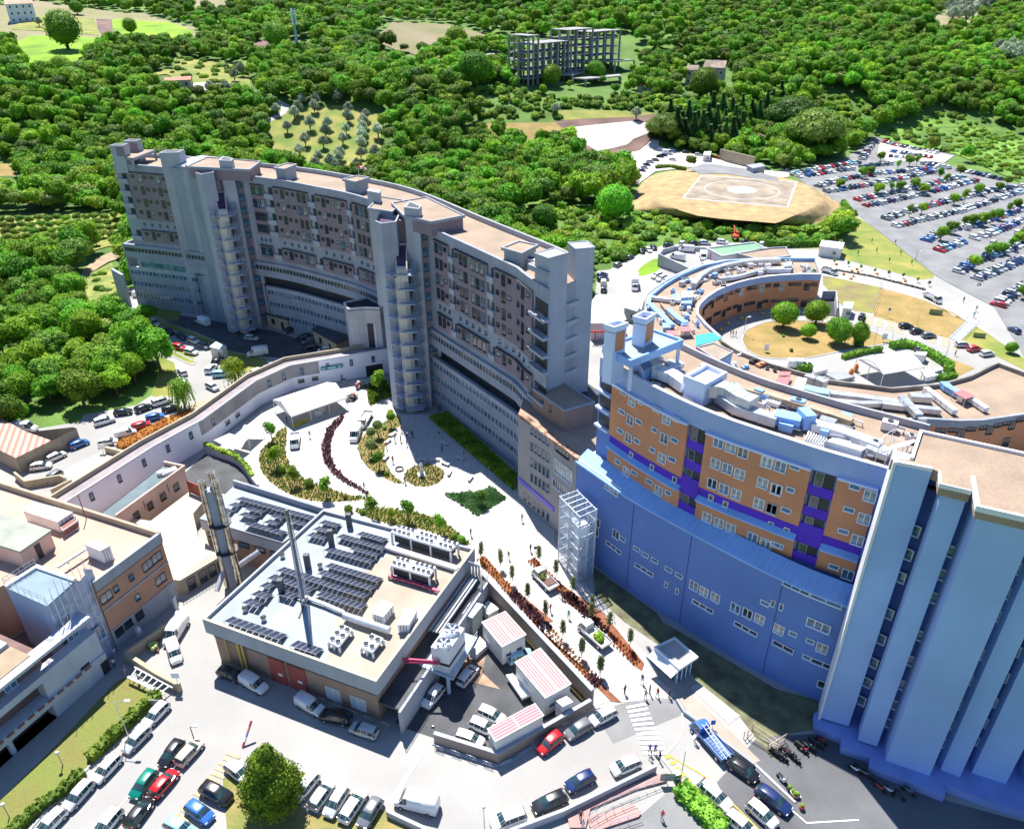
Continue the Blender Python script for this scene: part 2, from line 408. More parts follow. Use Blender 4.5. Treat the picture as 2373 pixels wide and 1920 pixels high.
field('gravel_row','30:950,1185 1450,1275 1560,1300 1480,1355 1360,1340 1010,1340 930,1280',sandw,.3,6,keep=True)
field('hillside_path','30:500,990 700,1040 790,1080 780,1130 640,1120 560,1050',dry,.4)
field('scrub_slope','30:900,1130 1300,1010 1400,930 1760,970 2146,1150 2700,1400 2700,1700 2146,1530 1580,1280',mat('scrub_grass',(.16,.3,.035),.95,.25,.06,c2=(.06,.13,.02),fine=1),.3)
field('olive_terrace','30:1490,110 1500,80 1860,80 1880,120 1700,190 1640,280 1400,230 1400,150',tan,.5)
field('clearing','30:1180,190 1300,200 1290,240 1210,240',tan,.5)
field('bare_slope','0:-60,1370 60,1360 180,1480 285,1610 270,1690 -60,1660',dry,.3)
field('orchard_grass','1:-600,120 100,60 1040,60 1040,330 900,330 640,400 -600,420',dryg,.25)
field('dirt_track','1:700,520 800,430 1040,335 1052,410 900,460 740,560 650,670 618,662',mat('pale_dirt',(.4,.29,.19),.95,.15,.3),.3,5)
field('roadside_bank','1:650,670 740,560 930,470 1000,700 960,722 1045,770 1015,900 860,1000 810,870',mat('bank_grass',(.26,.25,.07),.95,.3,.25,c2=(.1,.17,.025),fine=3),.3,6)
CLEAR.append(T('20:-60,1330')or 0)if 0 else None
for s_ in('20:-60,740 60,600 60,340 950,300 1010,640 860,760 600,800','10:1700,500 2146,480 2146,620 1720,580','20:1350,640 1400,560 1720,540 1740,790 1380,780','0:1330,600 1600,600 1880,700 1850,800 1330,790'):CLEAR.append(T(s_))
# sheets on the level campus ground
dyard=L('1:1205,800 1215,905 1870,1180 2010,1210 11:60,1240 200,1250 640,1180 830,1120')+[(-27,149),(-57,169),(-80,178),(-96,184)]
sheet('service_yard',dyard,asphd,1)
sheet('shaded_bank',L('1:1225,880 1350,740 1505,850 1480,940 1330,950'),lawn,2)
sheet('fence_verge',L('1:1320,948 1400,960 1650,1045 1880,1150 1850,1175 1600,1075 1330,975'),dryg,2)
sheet('verge_island',L('1:1285,1120 1400,1145 1560,1200 1625,1280 1600,1305 1540,1285 1330,1180'),dryg,2)
sheet('shed_grass',L('1:1810,1350 1890,1190 2000,1215 2146,1245 11:70,1255 30,1330 1:2060,1365 1900,1385'),dryg,2)
sheet('verge_west',L('1:1330,1240 1450,1290 1480,1400 1480,1500 1400,1600 1250,1560 1300,1400'),dryg,2)
sheet('lawn_strip',L('3:-500,2100 -500,1900 0,1480 420,1070 960,500 1050,450 1300,610 1330,660 760,1190 400,1540 220,1760 -100,2100'),lawn,2)
plaza=L('2:1700,300 1960,398 2100,575 12:100,720 540,900 1700,1170 1850,1300 22:-60,1500 23:100,0 615,600 640,700 760,655 900,668 1060,645 1320,618 1160,470 1090,300 800,0 22:640,1500 470,1290 300,1060 300,950 0,640 12:2146,480 1440,0 1180,0 11:1100,1690 1060,1400 740,1440 300,1500 2:1700,280')
sheet('plaza',plaza,plaza_m,2)
sheet('kerb_pavement',L('23:1320,618 1390,588 1480,640 2010,1150 1960,1175 1400,740'),mat('kerbside_paving',(.36,.31,.26),.85,.08),2)
sheet('white_slab',L('23:1430,545 1500,508 1842,780 1750,850'),plaza_m,3)
sheet('asphalt_patch',L('23:640,742 900,668 1310,632 1410,750 790,1010 700,860'),asphm,1)
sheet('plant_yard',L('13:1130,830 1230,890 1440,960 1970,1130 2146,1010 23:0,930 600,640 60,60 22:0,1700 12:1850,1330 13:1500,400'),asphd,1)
sheet('rusty_ground',L('13:1650,150 1900,200 1850,420 2000,560 1760,500 1640,330'),mat('rusty_concrete',(.4,.25,.17),.9,.3,.5),2)
sheet('tree_yard',L('13:-200,2500 -300,1300 60,1200 400,1250 430,1320 300,1480 420,1600 1060,1560 1300,1717 1500,2200'),mat('dry_lawn',(.3,.22,.09),.95,.2,.3,c2=(.13,.17,.03),fine=4),1)
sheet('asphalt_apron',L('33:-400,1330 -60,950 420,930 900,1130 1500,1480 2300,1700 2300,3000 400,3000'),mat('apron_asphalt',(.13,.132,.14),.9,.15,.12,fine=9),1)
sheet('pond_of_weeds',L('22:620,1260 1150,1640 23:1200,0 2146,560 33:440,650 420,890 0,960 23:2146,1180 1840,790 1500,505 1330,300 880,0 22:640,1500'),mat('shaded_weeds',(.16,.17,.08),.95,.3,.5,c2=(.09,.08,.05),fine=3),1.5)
# kerbs and markings
def kerb(s,name='kerb',w_=.3,h=.13,m=None,closed=False,pts=None):
 P=pts or L(s);MB(m or conc_l).strip(P,w_,0,h,closed=closed).build(name,kind='structure')
kerb('1:1290,1130 1625,1285 1600,1308 1540,1290 1330,1185');kerb('1:1045,770 1015,900 1020,935');kerb('1:1480,1400 1450,1290');kerb('3:-100,2050 230,1745 400,1545 755,1190')
kerb('13:1440,1010 1560,1060 1950,1200 2146,1130 23:0,1110 620,720 780,690');kerb('23:1400,740 1560,880 1960,1180 2300,1500');kerb('23:1200,1140 1500,1500 1700,1750 2000,2100')
def bars(root,a,b,n,m,wd=None,name='stripe',z=.07):
 """n painted bars between two rails of image points (a: left rail ends, b: right rail ends)"""
 a0,a1=(Vector(p)for p in a);b0,b1=(Vector(p)for p in b)
 wd=(a1-a0).length/max(1,n-1)*.5
 for i in range(n):
  t=i/max(1,n-1);p=a0 .lerp(a1,t);r_=b0 .lerp(b1,t);e=(r_-p).normalized();nn=Vector((-e.y,e.x))*wd/2
  mb=MB(m);mb.face([(*(p+nn),z),(*(r_+nn),z),(*(r_-nn),z),(*(p-nn),z)][::-1])
  mb.build(name,root)
z=thing('zebra_crossing','white zebra crossing from the white promenade over the road','crosswalk',q(23,1060,890))
bars(z,L('23:900,712 1040,1090'),L('23:1062,682 1230,1095'),11,whitep,.62)
sheet('cream_lane',L('2:540,460 620,420 800,330 1080,340 1130,370 600,690 480,650 600,600'),cream,2)
h1=thing('yellow_hatching','yellow striped no-parking strip beside the parked white estate car','road marking',q(23,1500,1400))
bars(h1,L('23:1225,1130 1650,1660'),L('23:1265,1110 1700,1640'),11,yel,.6)
MB(yel).strip(L('23:1205,1130 1450,1470 1760,1840'),.14,.06,.075).build('edge_line',h1);MB(yel).strip(L('23:1230,1095 1550,1280 1990,1717'),.14,.06,.075).build('edge_line',h1)
h2=thing('bus_bay_marking','faded yellow ladder marking on the lane beside the long white wall','road marking',q(1,1750,1620))
bars(h2,L('1:1560,1640 1830,1545'),L('1:1700,1700 1890,1580'),8,yelf,.5)
h3=thing('parking_bay_marking','faded yellow disabled bay hatching left of the round dark tree','road marking',q(3,1850,1250))
bars(h3,L('3:1880,1090 1420,1640'),L('3:1990,1130 1530,1700'),14,yelf,.35)
h4=thing('bay_lines','white parking bay lines between the two rows of cars at bottom left','road marking',q(3,1300,1250))
MB(whitep).strip(L('3:1530,960 960,1570 760,1800'),.1,.06,.075).build('line',h4)
for s_ in('3:1530,960 1640,1010','3:1310,1190 1450,1250','3:1130,1390 1240,1450','3:960,1560 1060,1610','3:760,1760 900,1830'):MB(whitep).strip(L(s_),.1,.06,.075).build('line',h4)
MB(mat('drain_concrete',(.55,.56,.6),.8)).strip(L('13:1395,1020 1260,1230 1090,1510'),.5,.03,.05).build('road_drain',kind='structure')
arc=thing('painted_arc','thin white arc painted on the junction beside the zebra crossing','road marking',q(23,1340,900));MB(whitep).strip(spline(L('23:1360,760 1372,860 1330,980 1240,1090'),1),.12,.06,.075).build('line',arc)
# east side of the campus
court=spline(L('21:1855,1100 1890,1020 1970,985 31:0,955 260,940 550,960 800,1000 1050,1105 1000,1135 700,1180 300,1258 0,1250 21:1990,1235 1890,1180'),3,True)
sheet('court_dry_lawn',court,dry,2);kerb('',pts=court,closed=True)
sheet('triangle_meadow',L('31:735,60 900,172 1400,560 1392,592 1300,600 640,430 430,345 200,345 640,310 720,200'),dryg,2)
sheet('dry_bank',L('31:980,680 1330,765 1700,945 1560,1092 1480,1075 900,905 895,850 960,660'),dry,2)
sheet('green_bank',L('31:480,570 950,640 960,670 890,880 740,860 620,800 480,640'),mat('green_bank',(.22,.22,.04),.95,.3,.15,c2=(.18,.13,.08),fine=3),2)
sheet('small_bank',L('31:1725,960 1960,1130 2130,1240 2400,1500 2146,1350 1880,1215 1610,1095'),dryg,2)
sheet('plant_verge',L('31:1500,1240 1740,1335 1570,1420 1560,1310'),dry,2)
sheet('light_promenade',L('31:200,375 480,440 1000,560 1590,735 1560,750 1300,700 960,620 480,520'),plaza_m,2)
sheet('light_pavement',L('31:480,530 960,640 1330,750 1560,900 1720,935 2000,1130 2100,1240 1960,1110 1700,960 1330,775 960,665 480,565'),plaza_m,3)
e1=thing('orange_bay_marking','row of orange striped disabled bays along the dry bank','road marking',q(31,1000,970))
for s_ in('520,870 560,900','840,900 870,930','930,920 960,960','1020,945 1050,985','1100,970 1130,1010','1370,1050 1440,1090','1470,1080 1520,1120','1560,1110 1590,1150'):
 P=[k.split(',')for k in s_.split()];x0,y0=float(P[0][0]),float(P[0][1])
 bars(e1,[q(31,x0,y0),q(31,x0-12,y0+60)],[q(31,x0+60,y0+14),q(31,x0+45,y0+74)],4,yelf,.45)
 # ---------------------------------------------------------------- helipad mound
def mound():
 base=spline(L('20:1150,1440 1010,1540 930,1717 21:1000,25 1500,105 2146,140 31:60,150 400,140 570,60 620,-30 30:560,1640 420,1560 200,1480 20:1900,1430 1500,1395'),6,True)
 top=spline(L('20:1340,1470 1200,1600 1230,1690 1500,1790 1900,1830 2146,1850 30:230,1790 420,1700 400,1590 230,1500 20:1800,1430 1500,1430',4),6,True)
 n=72
 def even(P):
  P=P+[P[0]];wl=Wall(P);return[wl.at(wl.len*i/n)[0]for i in range(n)]
 A,B=even(base),even(top)
 best=min(range(n),key=lambda k:sum((A[i]-B[(i+k)%n]).length for i in range(0,n,6)));B=[B[(i+best)%n]for i in range(n)]
 mb=MB(mat('mound_dry_grass',(.42,.29,.13),.95,.2,.25,c2=(.27,.19,.1),fine=2,bump=.5));rows=[]
 for k in range(7):
  t=k/6;z=4*sst(0,1,t);rows.append([(a.x+(b.x-a.x)*t+U(-.4,.4)*(0<k<6),a.y+(b.y-a.y)*t,z+U(-.2,.2)*(0<k<6))for a,b in zip(A,B)])
 mb.grid(rows,True);mb.prism([(p[0],p[1])for p in rows[-1]],3.9,4.0,sides=False);mb.build('helipad_mound',kind='structure')
 CLEAR.append(base)
mound()
hp=thing('helipad','square helipad with white ring and centre disc on the dry mound','helipad',(*q(20,1860,1560,4),4))
def flat(pts,m,z):mb=MB(m);mb.prism(pts,z-.06,z);return mb
sq=L('20:1520,1455 1370,1645 30:185,1717 262,1510',4)
flat(sq,mat('helipad_concrete',(.33,.265,.2),.9,.2,.15),4.06).build('pad',hp)
MB(whitep).strip(sq,.5,4.05,4.1,closed=True).build('border_line',hp)
cx_,cy_=q(20,1855,1575,4);rr=(Vector(q(20,1540,1560,4))-Vector((cx_,cy_))).length*.98
MB(whitep).strip([(cx_+rr*cos(a*pi/24),cy_+rr*sin(a*pi/24))for a in range(48)],.3,4.05,4.1,closed=True).build('ring_line',hp)
flat([(cx_+5.2*cos(a*pi/16),cy_+5.2*sin(a*pi/16))for a in range(32)],whitep,4.1).build('centre_disc',hp)
mb=MB(mat('grey_marking',(.45,.42,.4),.9))
for a in range(4):mb.box(cx_+2.6*cos(a*pi/2+.5),cy_+2.6*sin(a*pi/2+.5),4.1,2.2,1.0,.02,a*pi/2+.5)
mb.build('cross_marks',hp)
sheet('helipad_approach',L('20:1400,1400 1560,1355 1900,1400 2146,1470 30:120,1510 20:1700,1440 1530,1445',4),asphm,zfun=lambda x,y:4.12,step=20)
# ---------------------------------------------------------------- window meshes (outward = local -y, centred)
def window_mesh(w_,h,fm,gm,f=.09,mull=1,sill=True,rec=.0,hm=0,dp=.07):
 mb=MB(fm,gm);mb.use(gm);y=-.03
 mb.face([(-w_/2,y,-h/2),(w_/2,y,-h/2),(w_/2,y,h/2),(-w_/2,y,h/2)])
 mb.use(fm)
 def bx(x0,x1,z0,z1,d=dp):mb.prism([(x0,-d),(x1,-d),(x1,.0),(x0,.0)],z0,z1,True,True)
 bx(-w_/2-f,-w_/2,-h/2,h/2);bx(w_/2,w_/2+f,-h/2,h/2);bx(-w_/2-f,w_/2+f,h/2,h/2+f)
 bx(-w_/2-f,w_/2+f,-h/2-f,-h/2,dp+(.16 if sill else 0))
 for i in range(mull):x=-w_/2+w_*(i+1)/(mull+1);bx(x-f/2,x+f/2,-h/2,h/2)
 if hm:bx(-w_/2,w_/2,h*.2,h*.2+f*.7)
 return mb.mesh('window')
WM={'small':window_mesh(.85,.62,frame_d,glass_d,.05,0),'tall':window_mesh(.95,1.7,frame_d,glass_d,.05,1),'sq':window_mesh(.5,.55,frame_d,glass_b,.05,0),'tallc':window_mesh(.95,1.7,frame_d,glass_c,.05,1),'smallc':window_mesh(.85,.62,frame_d,glass_c,.05,0),'tallo':window_mesh(.95,1.7,frame_d,glass_b,.05,1),'strip':window_mesh(1.55,1.5,frame_d,glass_b,.07,1)}
def put(wl,s,z,me,parent,off=0.0,name='window'):
 p,e,n=wl.at(s,off);return child(name,me,parent,(p.x,p.y,z),atan2(e.y,e.x))
 # ================================================================ curved grey hospital block
MW=Wall(spline(L('0:940,1350 1370,1385 10:0,1465 400,1530 890,1640 11:1430,170 2146,500 21:60,555 250,675',36.0),3))
hosp=thing('hospital_block','long curved grey concrete hospital block with brown brick panels and two stair towers','hospital building',(-30,158,0))
front=[tuple(p)for p in MW.p]
back=MW.off(-10.5,0,MW.len-9,4)+[(11.4,109.0),(8.3,105.8),(5.6,103.6)]
mb=MB(conc);mb.prism(front+back[::-1],16.5,35.2);mb.build('upper_storeys',hosp)
mb=MB(gravel);mb.prism(MW.off(-.4,step=4)+([(p[0],p[1])for p in back])[::-1],35.2,35.3,sides=False);mb.build('roof',hosp)
mb=MB(conc);curved(mb,MW,0,MW.len,34.4,36.0,-.35,.15);mb.build('front_parapet',hosp)
mb=MB(conc_l);curved(mb,MW,0,MW.len-9,34.4,36.2,-10.6,-10.2,4);mb.strip([back[-4],(11.4,109)],.35,34.4,36.1);mb.strip([front[0],back[0]],.35,34.4,36.0);mb.build('rear_parapet',hosp)
sT2=MW.hit(11,1430,170)[0]
panels=[]
for a,b in(('0:1060,1430','0:1385,1450'),('0:2070,1500','10:38,1540'),('10:115,1545','10:402,1585'),('10:465,1600','10:727,1650'),('10:775,1680','10:930,1725'),('11:1455,270','11:1575,315'),('11:1625,355','11:1900,490'),('11:1960,535','21:132,690')):
 panels.append((MW.hit(*toks(a)[0])[0],MW.hit(*toks(b)[0])[0]))
pat=[[(.12,'s'),(.3,'t'),(.43,'s'),(.6,'s'),(.76,'t'),(.9,'s')],[(.2,'t'),(.5,'t'),(.8,'t')],[(.1,'s'),(.26,'t'),(.4,'s'),(.57,'s'),(.74,'t'),(.89,'t')],[(.1,'s'),(.26,'t'),(.4,'s'),(.57,'s'),(.74,'t'),(.89,'s')],[(.25,'t'),(.5,'t'),(.75,'t')],[(.2,'t'),(.5,'t'),(.8,'s')],[(.08,'s'),(.22,'t'),(.36,'t'),(.58,'t'),(.72,'t'),(.87,'t')],[(.08,'s'),(.22,'t'),(.36,'s'),(.6,'s'),(.75,'t'),(.9,'s')]]
rows=(33.0,30.2,27.3,24.6)
for(a,b),pt in zip(panels,pat):
 mb=MB(brickb);curved(mb,MW,a,b,23.1,34.2,-.1,.28);mb.build('brick_panel',hosp)
 mb=MB(dark);curved(mb,MW,a,b,34.2,34.32,-.1,.45);mb.build('panel_flashing',hosp)
 mb=MB(brickb);curved(mb,MW,a,b,17.6,20.5,-.1,.28);mb.build('brick_panel',hosp)
 mb=MB(frame_d);curved(mb,MW,a,b,20.5,20.65,-.1,.5);mb.build('ledge',hosp)
 for z in rows+(19.3,):
  for f,k in pt:
   s=a+(b-a)*f;r_=R()
   me=WM['small' if r_<.8 else 'smallc']if k=='s' else WM['tall' if r_<.62 else('tallo' if r_<.8 else 'tallc')]
   put(MW,s,z+(0 if k=='t' else.35),me,hosp,.29)
 n=max(3,int((b-a)/1.9))
 for i in range(n):put(MW,a+(b-a)*(i+.5)/n,21.9,WM['sq'],hosp,.01)
 # balconies in the strips between the panels
def loggia(a,b,parent,wl,levels,m=conc_l):
 for z in levels:
  mb=MB(m);curved(mb,wl,a+.15,b-.15,z-1.5,z-.45,0,.5,1);mb.build('balcony',parent)
  mb=MB(dark);w_=(b-a);curved(mb,wl,a+w_*.45,b-.3,z-.45,z+.95,0,.04,1);mb.build('balcony_door',parent)
for i in(1,2,3,5,6):
 loggia(panels[i][1],panels[i+1][0],hosp,MW,rows+(19.3,))
loggia(.2,panels[0][0]-.2,hosp,MW,rows+(19.3,))
lastb=panels[-1][1]
for z in rows+(19.3,):
 mb=MB(conc_l);curved(mb,MW,lastb+.2,MW.len+.6,z-1.9,z-1.5,-.1,1.1,1);mb.build('balcony',hosp)
 mb=MB(frame_d);[mb.strip([tuple(MW.at(lastb+.3,1.0)[0]),tuple(MW.at(MW.len+.5,1.0)[0])],.03,z-1.5+k,z-1.45+k)for k in(.15,.5,.85)];mb.build('railing',hosp,kind='stuff')
 mb=MB(dark);curved(mb,MW,lastb+.6,MW.len,z-1.4,z+.7,-.1,.05,1);mb.build('balcony_door',hosp)
 # podium
PO=.5
mb=MB(conc);curved(mb,MW,-3.2,MW.len,13.1,14.7,-.2,PO);mb.build('upper_spandrel',hosp)
mb=MB(conc);curved(mb,MW,-3.2,MW.len,15.7,16.5,-.2,PO);mb.build('terrace_edge',hosp)
mb=MB(dark);mb.prism(MW.off(-1.2,0,MW.len,4)+MW.off(-10.4,0,MW.len,4)[::-1],0,16.4);mb.build('inner_core',hosp)
mb=MB(glass_d);curved(mb,MW,-3,MW.len,14.7,15.7,-.2,PO-.12);mb.build('clerestory_glazing',hosp)
mb=MB(conc_l);n=int(MW.len/1.0)
for i in range(n):p,e,nn=MW.at(i*1.0,PO-.06);mb.box(p.x,p.y,14.7,.12,.12,1.0,atan2(e.y,e.x))
mb.build('glazing_mullions',hosp,kind='stuff')
for s0,s1,o in((-3.2,MW.hit(0,1370,1385)[0]+2,PO),(MW.hit(10,0,1465)[0]-3,MW.len,PO)):
 for z0,z1 in((9.8,10.7),(6.85,8.8),(3.75,5.8),(0,2.7)):
  mb=MB(conc_l if z1>9 else conc);curved(mb,MW,s0,s1,z0,z1,-.2,o);mb.build('spandrel_wall',hosp)
 for z0,z1 in((8.8,9.8),(5.8,6.85),(2.7,3.75)):
  mb=MB(glass_b);curved(mb,MW,s0,s1,z0,z1,-.2,o-.15);mb.build('ribbon_window',hosp)
  mb=MB(conc_l);n=int((s1-s0)/1.15)
  for i in range(n):p,e,nn=MW.at(s0+i*1.15,o-.08);mb.box(p.x,p.y,z0,.22,.14,z1-z0,atan2(e.y,e.x))
  mb.build('window_piers',hosp,kind='stuff')
mb=MB(conc);curved(mb,MW,0,15,10.7,13.1,-.2,PO-.02);mb.build('spandrel_wall',hosp)
mb=MB(glass_b);curved(mb,MW,1,14.5,11.0,12.3,0,PO+.02);mb.build('ribbon_window',hosp)
mb=MB(asphd);mb.prism(MW.off(PO-.1,0,MW.len,4)+MW.off(-1.3,0,MW.len,4)[::-1],16.3,16.42,sides=False);mb.prism(MW.off(PO-.2,15,MW.len,4)+MW.off(-1.3,15,MW.len,4)[::-1],10.5,10.6,sides=False);mb.build('terrace_floor',hosp)
ew=[front[0],(front[0][0]+6,front[0][1]+9)]
mb=MB(conc_l);mb.strip([tuple(MW.at(-3.2,PO)[0]),tuple(MW.at(-3.2,-10)[0])],.4,0,16.5);mb.build('gable_wall',hosp)
# roof structures
def roofbox(pts,z0,z1,wm,parent,name='roof_house',cap=gravel,over=.25,par=conc):
 mb=MB(wm);mb.prism(pts,z0,z1-.5,top=False);mb.use(par);cx=sum(p[0]for p in pts)/len(pts);cy=sum(p[1]for p in pts)/len(pts)
 P=[(cx+(p[0]-cx)*(1+over/max(1,hypot(p[0]-cx,p[1]-cy))),cy+(p[1]-cy)*(1+over/max(1,hypot(p[0]-cx,p[1]-cy))))for p in pts]
 mb.strip(P,.3,z1-.5,z1,closed=True);mb.use(cap);mb.prism(P,z1-.3,z1-.2);return mb.build(name,parent)
roofbox(L('0:1560,1375 1720,1300 2146,1335 2060,1400',37.9),35.2,37.9,brickb,hosp,'penthouse')
roofbox(L('10:1110,1680 1385,1632 11:1690,62 1425,112 1210,60',37.9),35.2,37.9,brickb,hosp,'penthouse')
roofbox(L('10:135,1385 225,1350 300,1360 210,1395',38.2),35.2,38.2,conc,hosp)
roofbox(L('10:708,1480 810,1455 900,1468 800,1500',38.2),35.2,38.2,conc,hosp)
roofbox(L('21:-115,330 10,280 150,310 30,372',37.8),35.2,37.8,conc,hosp)
mb=MB(mat('green_door',(.05,.35,.2),.5));p=q(10,870,1530,36.2);mb.box(p[0],p[1]-.3,35.3,1.0,.1,2,.6);mb.build('roof_door',hosp)
# end canopy on the left with its two chimneys
cn=L('0:945,1290 1085,1240 1290,1240 1105,1310',37.6)
mb=MB(conc);mb.prism(cn,37.0,37.6);mb.use(gravel);mb.prism([(p[0]*.96+cn[0][0]*.04,p[1]*.999+.1)for p in cn],37.6,37.64);mb.build('canopy_roof',hosp)
for p in(cn[1],cn[2],cn[3]):m_=MB(conc);m_.box(p[0]*.97+cn[0][0]*.03,p[1]-.3,35.2,.4,.4,1.8);m_.build('canopy_post',hosp)
for s_ in('0:905,1195 1012,1175 1030,1192 930,1215','0:1032,1160 1112,1143 1140,1155 1045,1170'):
 P=L(s_,40.3);c_=(sum(p[0]for p in P)/4,sum(p[1]for p in P)/4);o_=(c_[0],c_[1])
 m_=MB(conc_l);m_.box(o_[0]+.3,o_[1]+.2,34,3.0,2.6,6.2,-.1);m_.use(brickb);m_.box(o_[0]+.9,o_[1]-1.15,37.8,1.9,.1,2.0,-.1);m_.use(dark);m_.box(o_[0]+.3,o_[1]+.2,40.2,2.3,1.9,.05,-.1);m_.build('chimney_block',hosp)
 # stair towers
dkv=mat('dark_violet_felt',(.06,.03,.09),.8,.2)
def stair_tower(loc,rz,label_mass=None,zt=36.9):
 """coordinates of the middle tower, moved for the left one"""
 O=Vector((-22.4,130.6));rt=Matrix.Rotation(rz,2)
 def X(p):v=rt@(Vector(p)-O);return(v.x+loc[0],v.y+loc[1])
 P=lambda l:[X(p)for p in l]
 mb=MB(conc_l);mb.prism(P([(-23.7,132.4),(-22.4,130.6),(-19.9,131.7),(-19.9,136),(-23.7,138)]),0,zt-.1,top=False);mb.use(dkv);mb.prism(P([(-23.5,132.4),(-22.3,131),(-20.1,131.9),(-20.2,135.5),(-23.4,137)]),zt-.9,zt-.8)
 mb.use(conc_l);mb.strip(P([(-23.6,132.5),(-22.35,130.8),(-20.0,131.9),(-20.0,136)]),.25,zt-.1,zt+.15);mb.build('tower_shaft',hosp)
 mb=MB(brickb);mb.prism(P([(-19.95,134.4),(-18.2,134.0),(-18.2,138),(-19.95,138)]),0,zt-.4);mb.build('brick_recess',hosp)
 mb=MB(conc_l);mb.prism(P([(-18.5,132.7),(-15.8,131.4),(-15.5,133.6),(-18.0,137)]),0,zt+2.4);mb.use(dark);mb.prism(P([(-18.1,133.0),(-16.0,132),(-15.8,133.2),(-17.8,136)]),zt+2.4,zt+2.43);mb.build('tower_pillar',hosp)
 mb=MB(brickb);mb.prism(P([(-15.85,132.5),(-14.1,133.3),(-12.5,137),(-16,138)]),0,zt);mb.build('window_strip',hosp)
 wl=Wall(P([(-15.85,132.5),(-14.1,133.3)]))
 for z in(34.3,31.2,28.4,25.6,22.8,19.0,15.9,12.4,9.3,6.4,2.6):
  put(wl,.95,z,WM['strip'],hosp,.01,'stair_window')
 mb=MB(conc_l);mb.prism(P([(-14.1,132.4),(-13.5,132.6),(-12.2,136),(-14,136.5)]),0,zt+.4);mb.build('tower_fin',hosp)
 # helical shaft with a slanted head
 cx,cy=X((-19.6,131.0));n=8;mb=MB(stained('stair_shaft_concrete',(.62,.57,.48),amt=.25));ring=[(cx+1.3*cos(2*pi*i/n+.4),cy+1.3*sin(2*pi*i/n+.4))for i in range(n)]
 mb.prism(ring,0,27.4,top=False);mb.build('stair_shaft',hosp)
 A=P([(-20.9,133.6),(-20.3,129.6),(-18.3,129.6),(-18.6,133.8)]);zs=(32.6,29.2,29.2,32.6)
 mb=MB(MATS['stair_shaft_concrete']);b_=[(a[0],a[1],26.9)for a in A];t_=[(a[0],a[1],z)for a,z in zip(A,zs)]
 for i in range(4):j=(i+1)%4;mb.face([b_[i],b_[j],t_[j],t_[i]])
 mb.face(t_);mb.face(b_[::-1]);mb.use(dkv);c3=sum((Vector(t)for t in t_),Vector())/4;mb.face([tuple(c3+(Vector(t)-c3)*.8+Vector((0,0,.04)))for t in t_]);mb.build('slanted_head',hosp)
 blue=mat('blue_grey_landing',(.28,.36,.5),.6,.06)
 for k in range(11):
  z=.9+2.72*k
  if z>29:break
  for poly in([(-22.5,130.2),(-21.2,128.9),(-20.6,130.2),(-20.9,132.2)],[(-20.6,129.1),(-17.2,128.9),(-16.3,131.2),(-18.4,132.2),(-19.0,130.2)]):
   Q=P(poly);mb=MB(blue);mb.prism(Q,z,z+.22,True,True);mb.use(steel)
   e=[Q[0],Q[1]]if len(Q)==4 else[Q[0],Q[1],Q[2]]
   for hh in(.55,1.0):mb.tube([(*p,z+.2+hh)for p in e],.035,4)
   for a,b in zip(e,e[1:]):
    m_=max(2,int(hypot(a[0]-b[0],a[1]-b[1])/.45))
    for i in range(m_+1):x,y=a[0]+(b[0]-a[0])*i/m_,a[1]+(b[1]-a[1])*i/m_;mb.tube([(x,y,z+.2),(x,y,z+1.2)],.025,3,False)
   mb.build('landing',hosp)
  a=X((-18.4,131.6));b=X((-17.4,132.6));mb=MB(conc)
  mb.face([(a[0],a[1],z+.2),(a[0]+1.2,a[1]-.4,z+.2),(b[0]+1.2,b[1]-.4,z+2.9),(b[0],b[1],z+2.9)]);mb.build('stair_flight',hosp)
 return X
stair_tower((-22.4,130.6),0)
X1=stair_tower((-66.4,168.0),rad(13),zt=37.0)
mb=MB(conc_l);mb.prism([(-79.3,181.2),(-77.3,180.5),(-73.8,177.8),(-72.9,177.4),(-69.2,173.6),(-66.9,169.0),(-63,174),(-58,176),(-60,183),(-74,190)],0,36.6);mb.build('lift_core',hosp)
mb=MB(conc);mb.prism([(-73.3,177.6),(-72.9,177.0),(-69.4,173.4),(-69.2,173.8)],0,37.2);mb.build('core_rib',hosp)
mb=MB(conc_l);mb.prism([(-79.4,179.5),(-75.2,180.0),(-75.0,183.2),(-79.2,182.8)],0,39.3);mb.use(dark);mb.prism([(-79.0,180.0),(-75.6,180.4),(-75.4,182.8),(-78.8,182.4)],39.3,39.33);mb.build('tower_pillar',hosp)
mb=MB(conc_l);mb.prism(L('10:895,1580 1000,1600 1010,1575 905,1562',39.3),16.5,39.3);mb.build('tower_pillar',hosp)
roofbox(L('11:915,0 1100,30 1190,-60 1010,-90',37.5),35.2,37.5,conc_l,hosp,'roof_tank_room')
# end pillars
for P in([(5.2,103),(8.1,105.3),(6.4,107.6),(3.4,105.2)],[(9.3,107),(12.1,107.7),(11.3,110.6),(8.4,110)]):
 mb=MB(conc_l);mb.prism(P,12,40);mb.use(conc);mb.strip(P,.2,39.9,40.1,closed=True);mb.build('end_pillar',hosp)
mb=MB(conc);mb.prism(L('21:80,468 215,425 270,440 262,545',38.2),37.4,38.2);mb.use(gravel);mb.prism(L('21:105,466 215,432 255,445 250,525',38.2),38.2,38.24);mb.build('canopy_roof',hosp)
ewl=Wall([(7.9,105.9),(9.6,107.4)])
for z in(33.2,30.3,27.5,24.7,21.9,18.6):
 mb=MB(conc_l);curved(mb,ewl,-.6,3.2,z-1.7,z-1.0,-.2,.6,1);mb.build('balcony',hosp);mb=MB(dark);curved(mb,ewl,-.3,2.9,z-1.0,z+.9,-.3,.1,1);mb.build('balcony_opening',hosp)
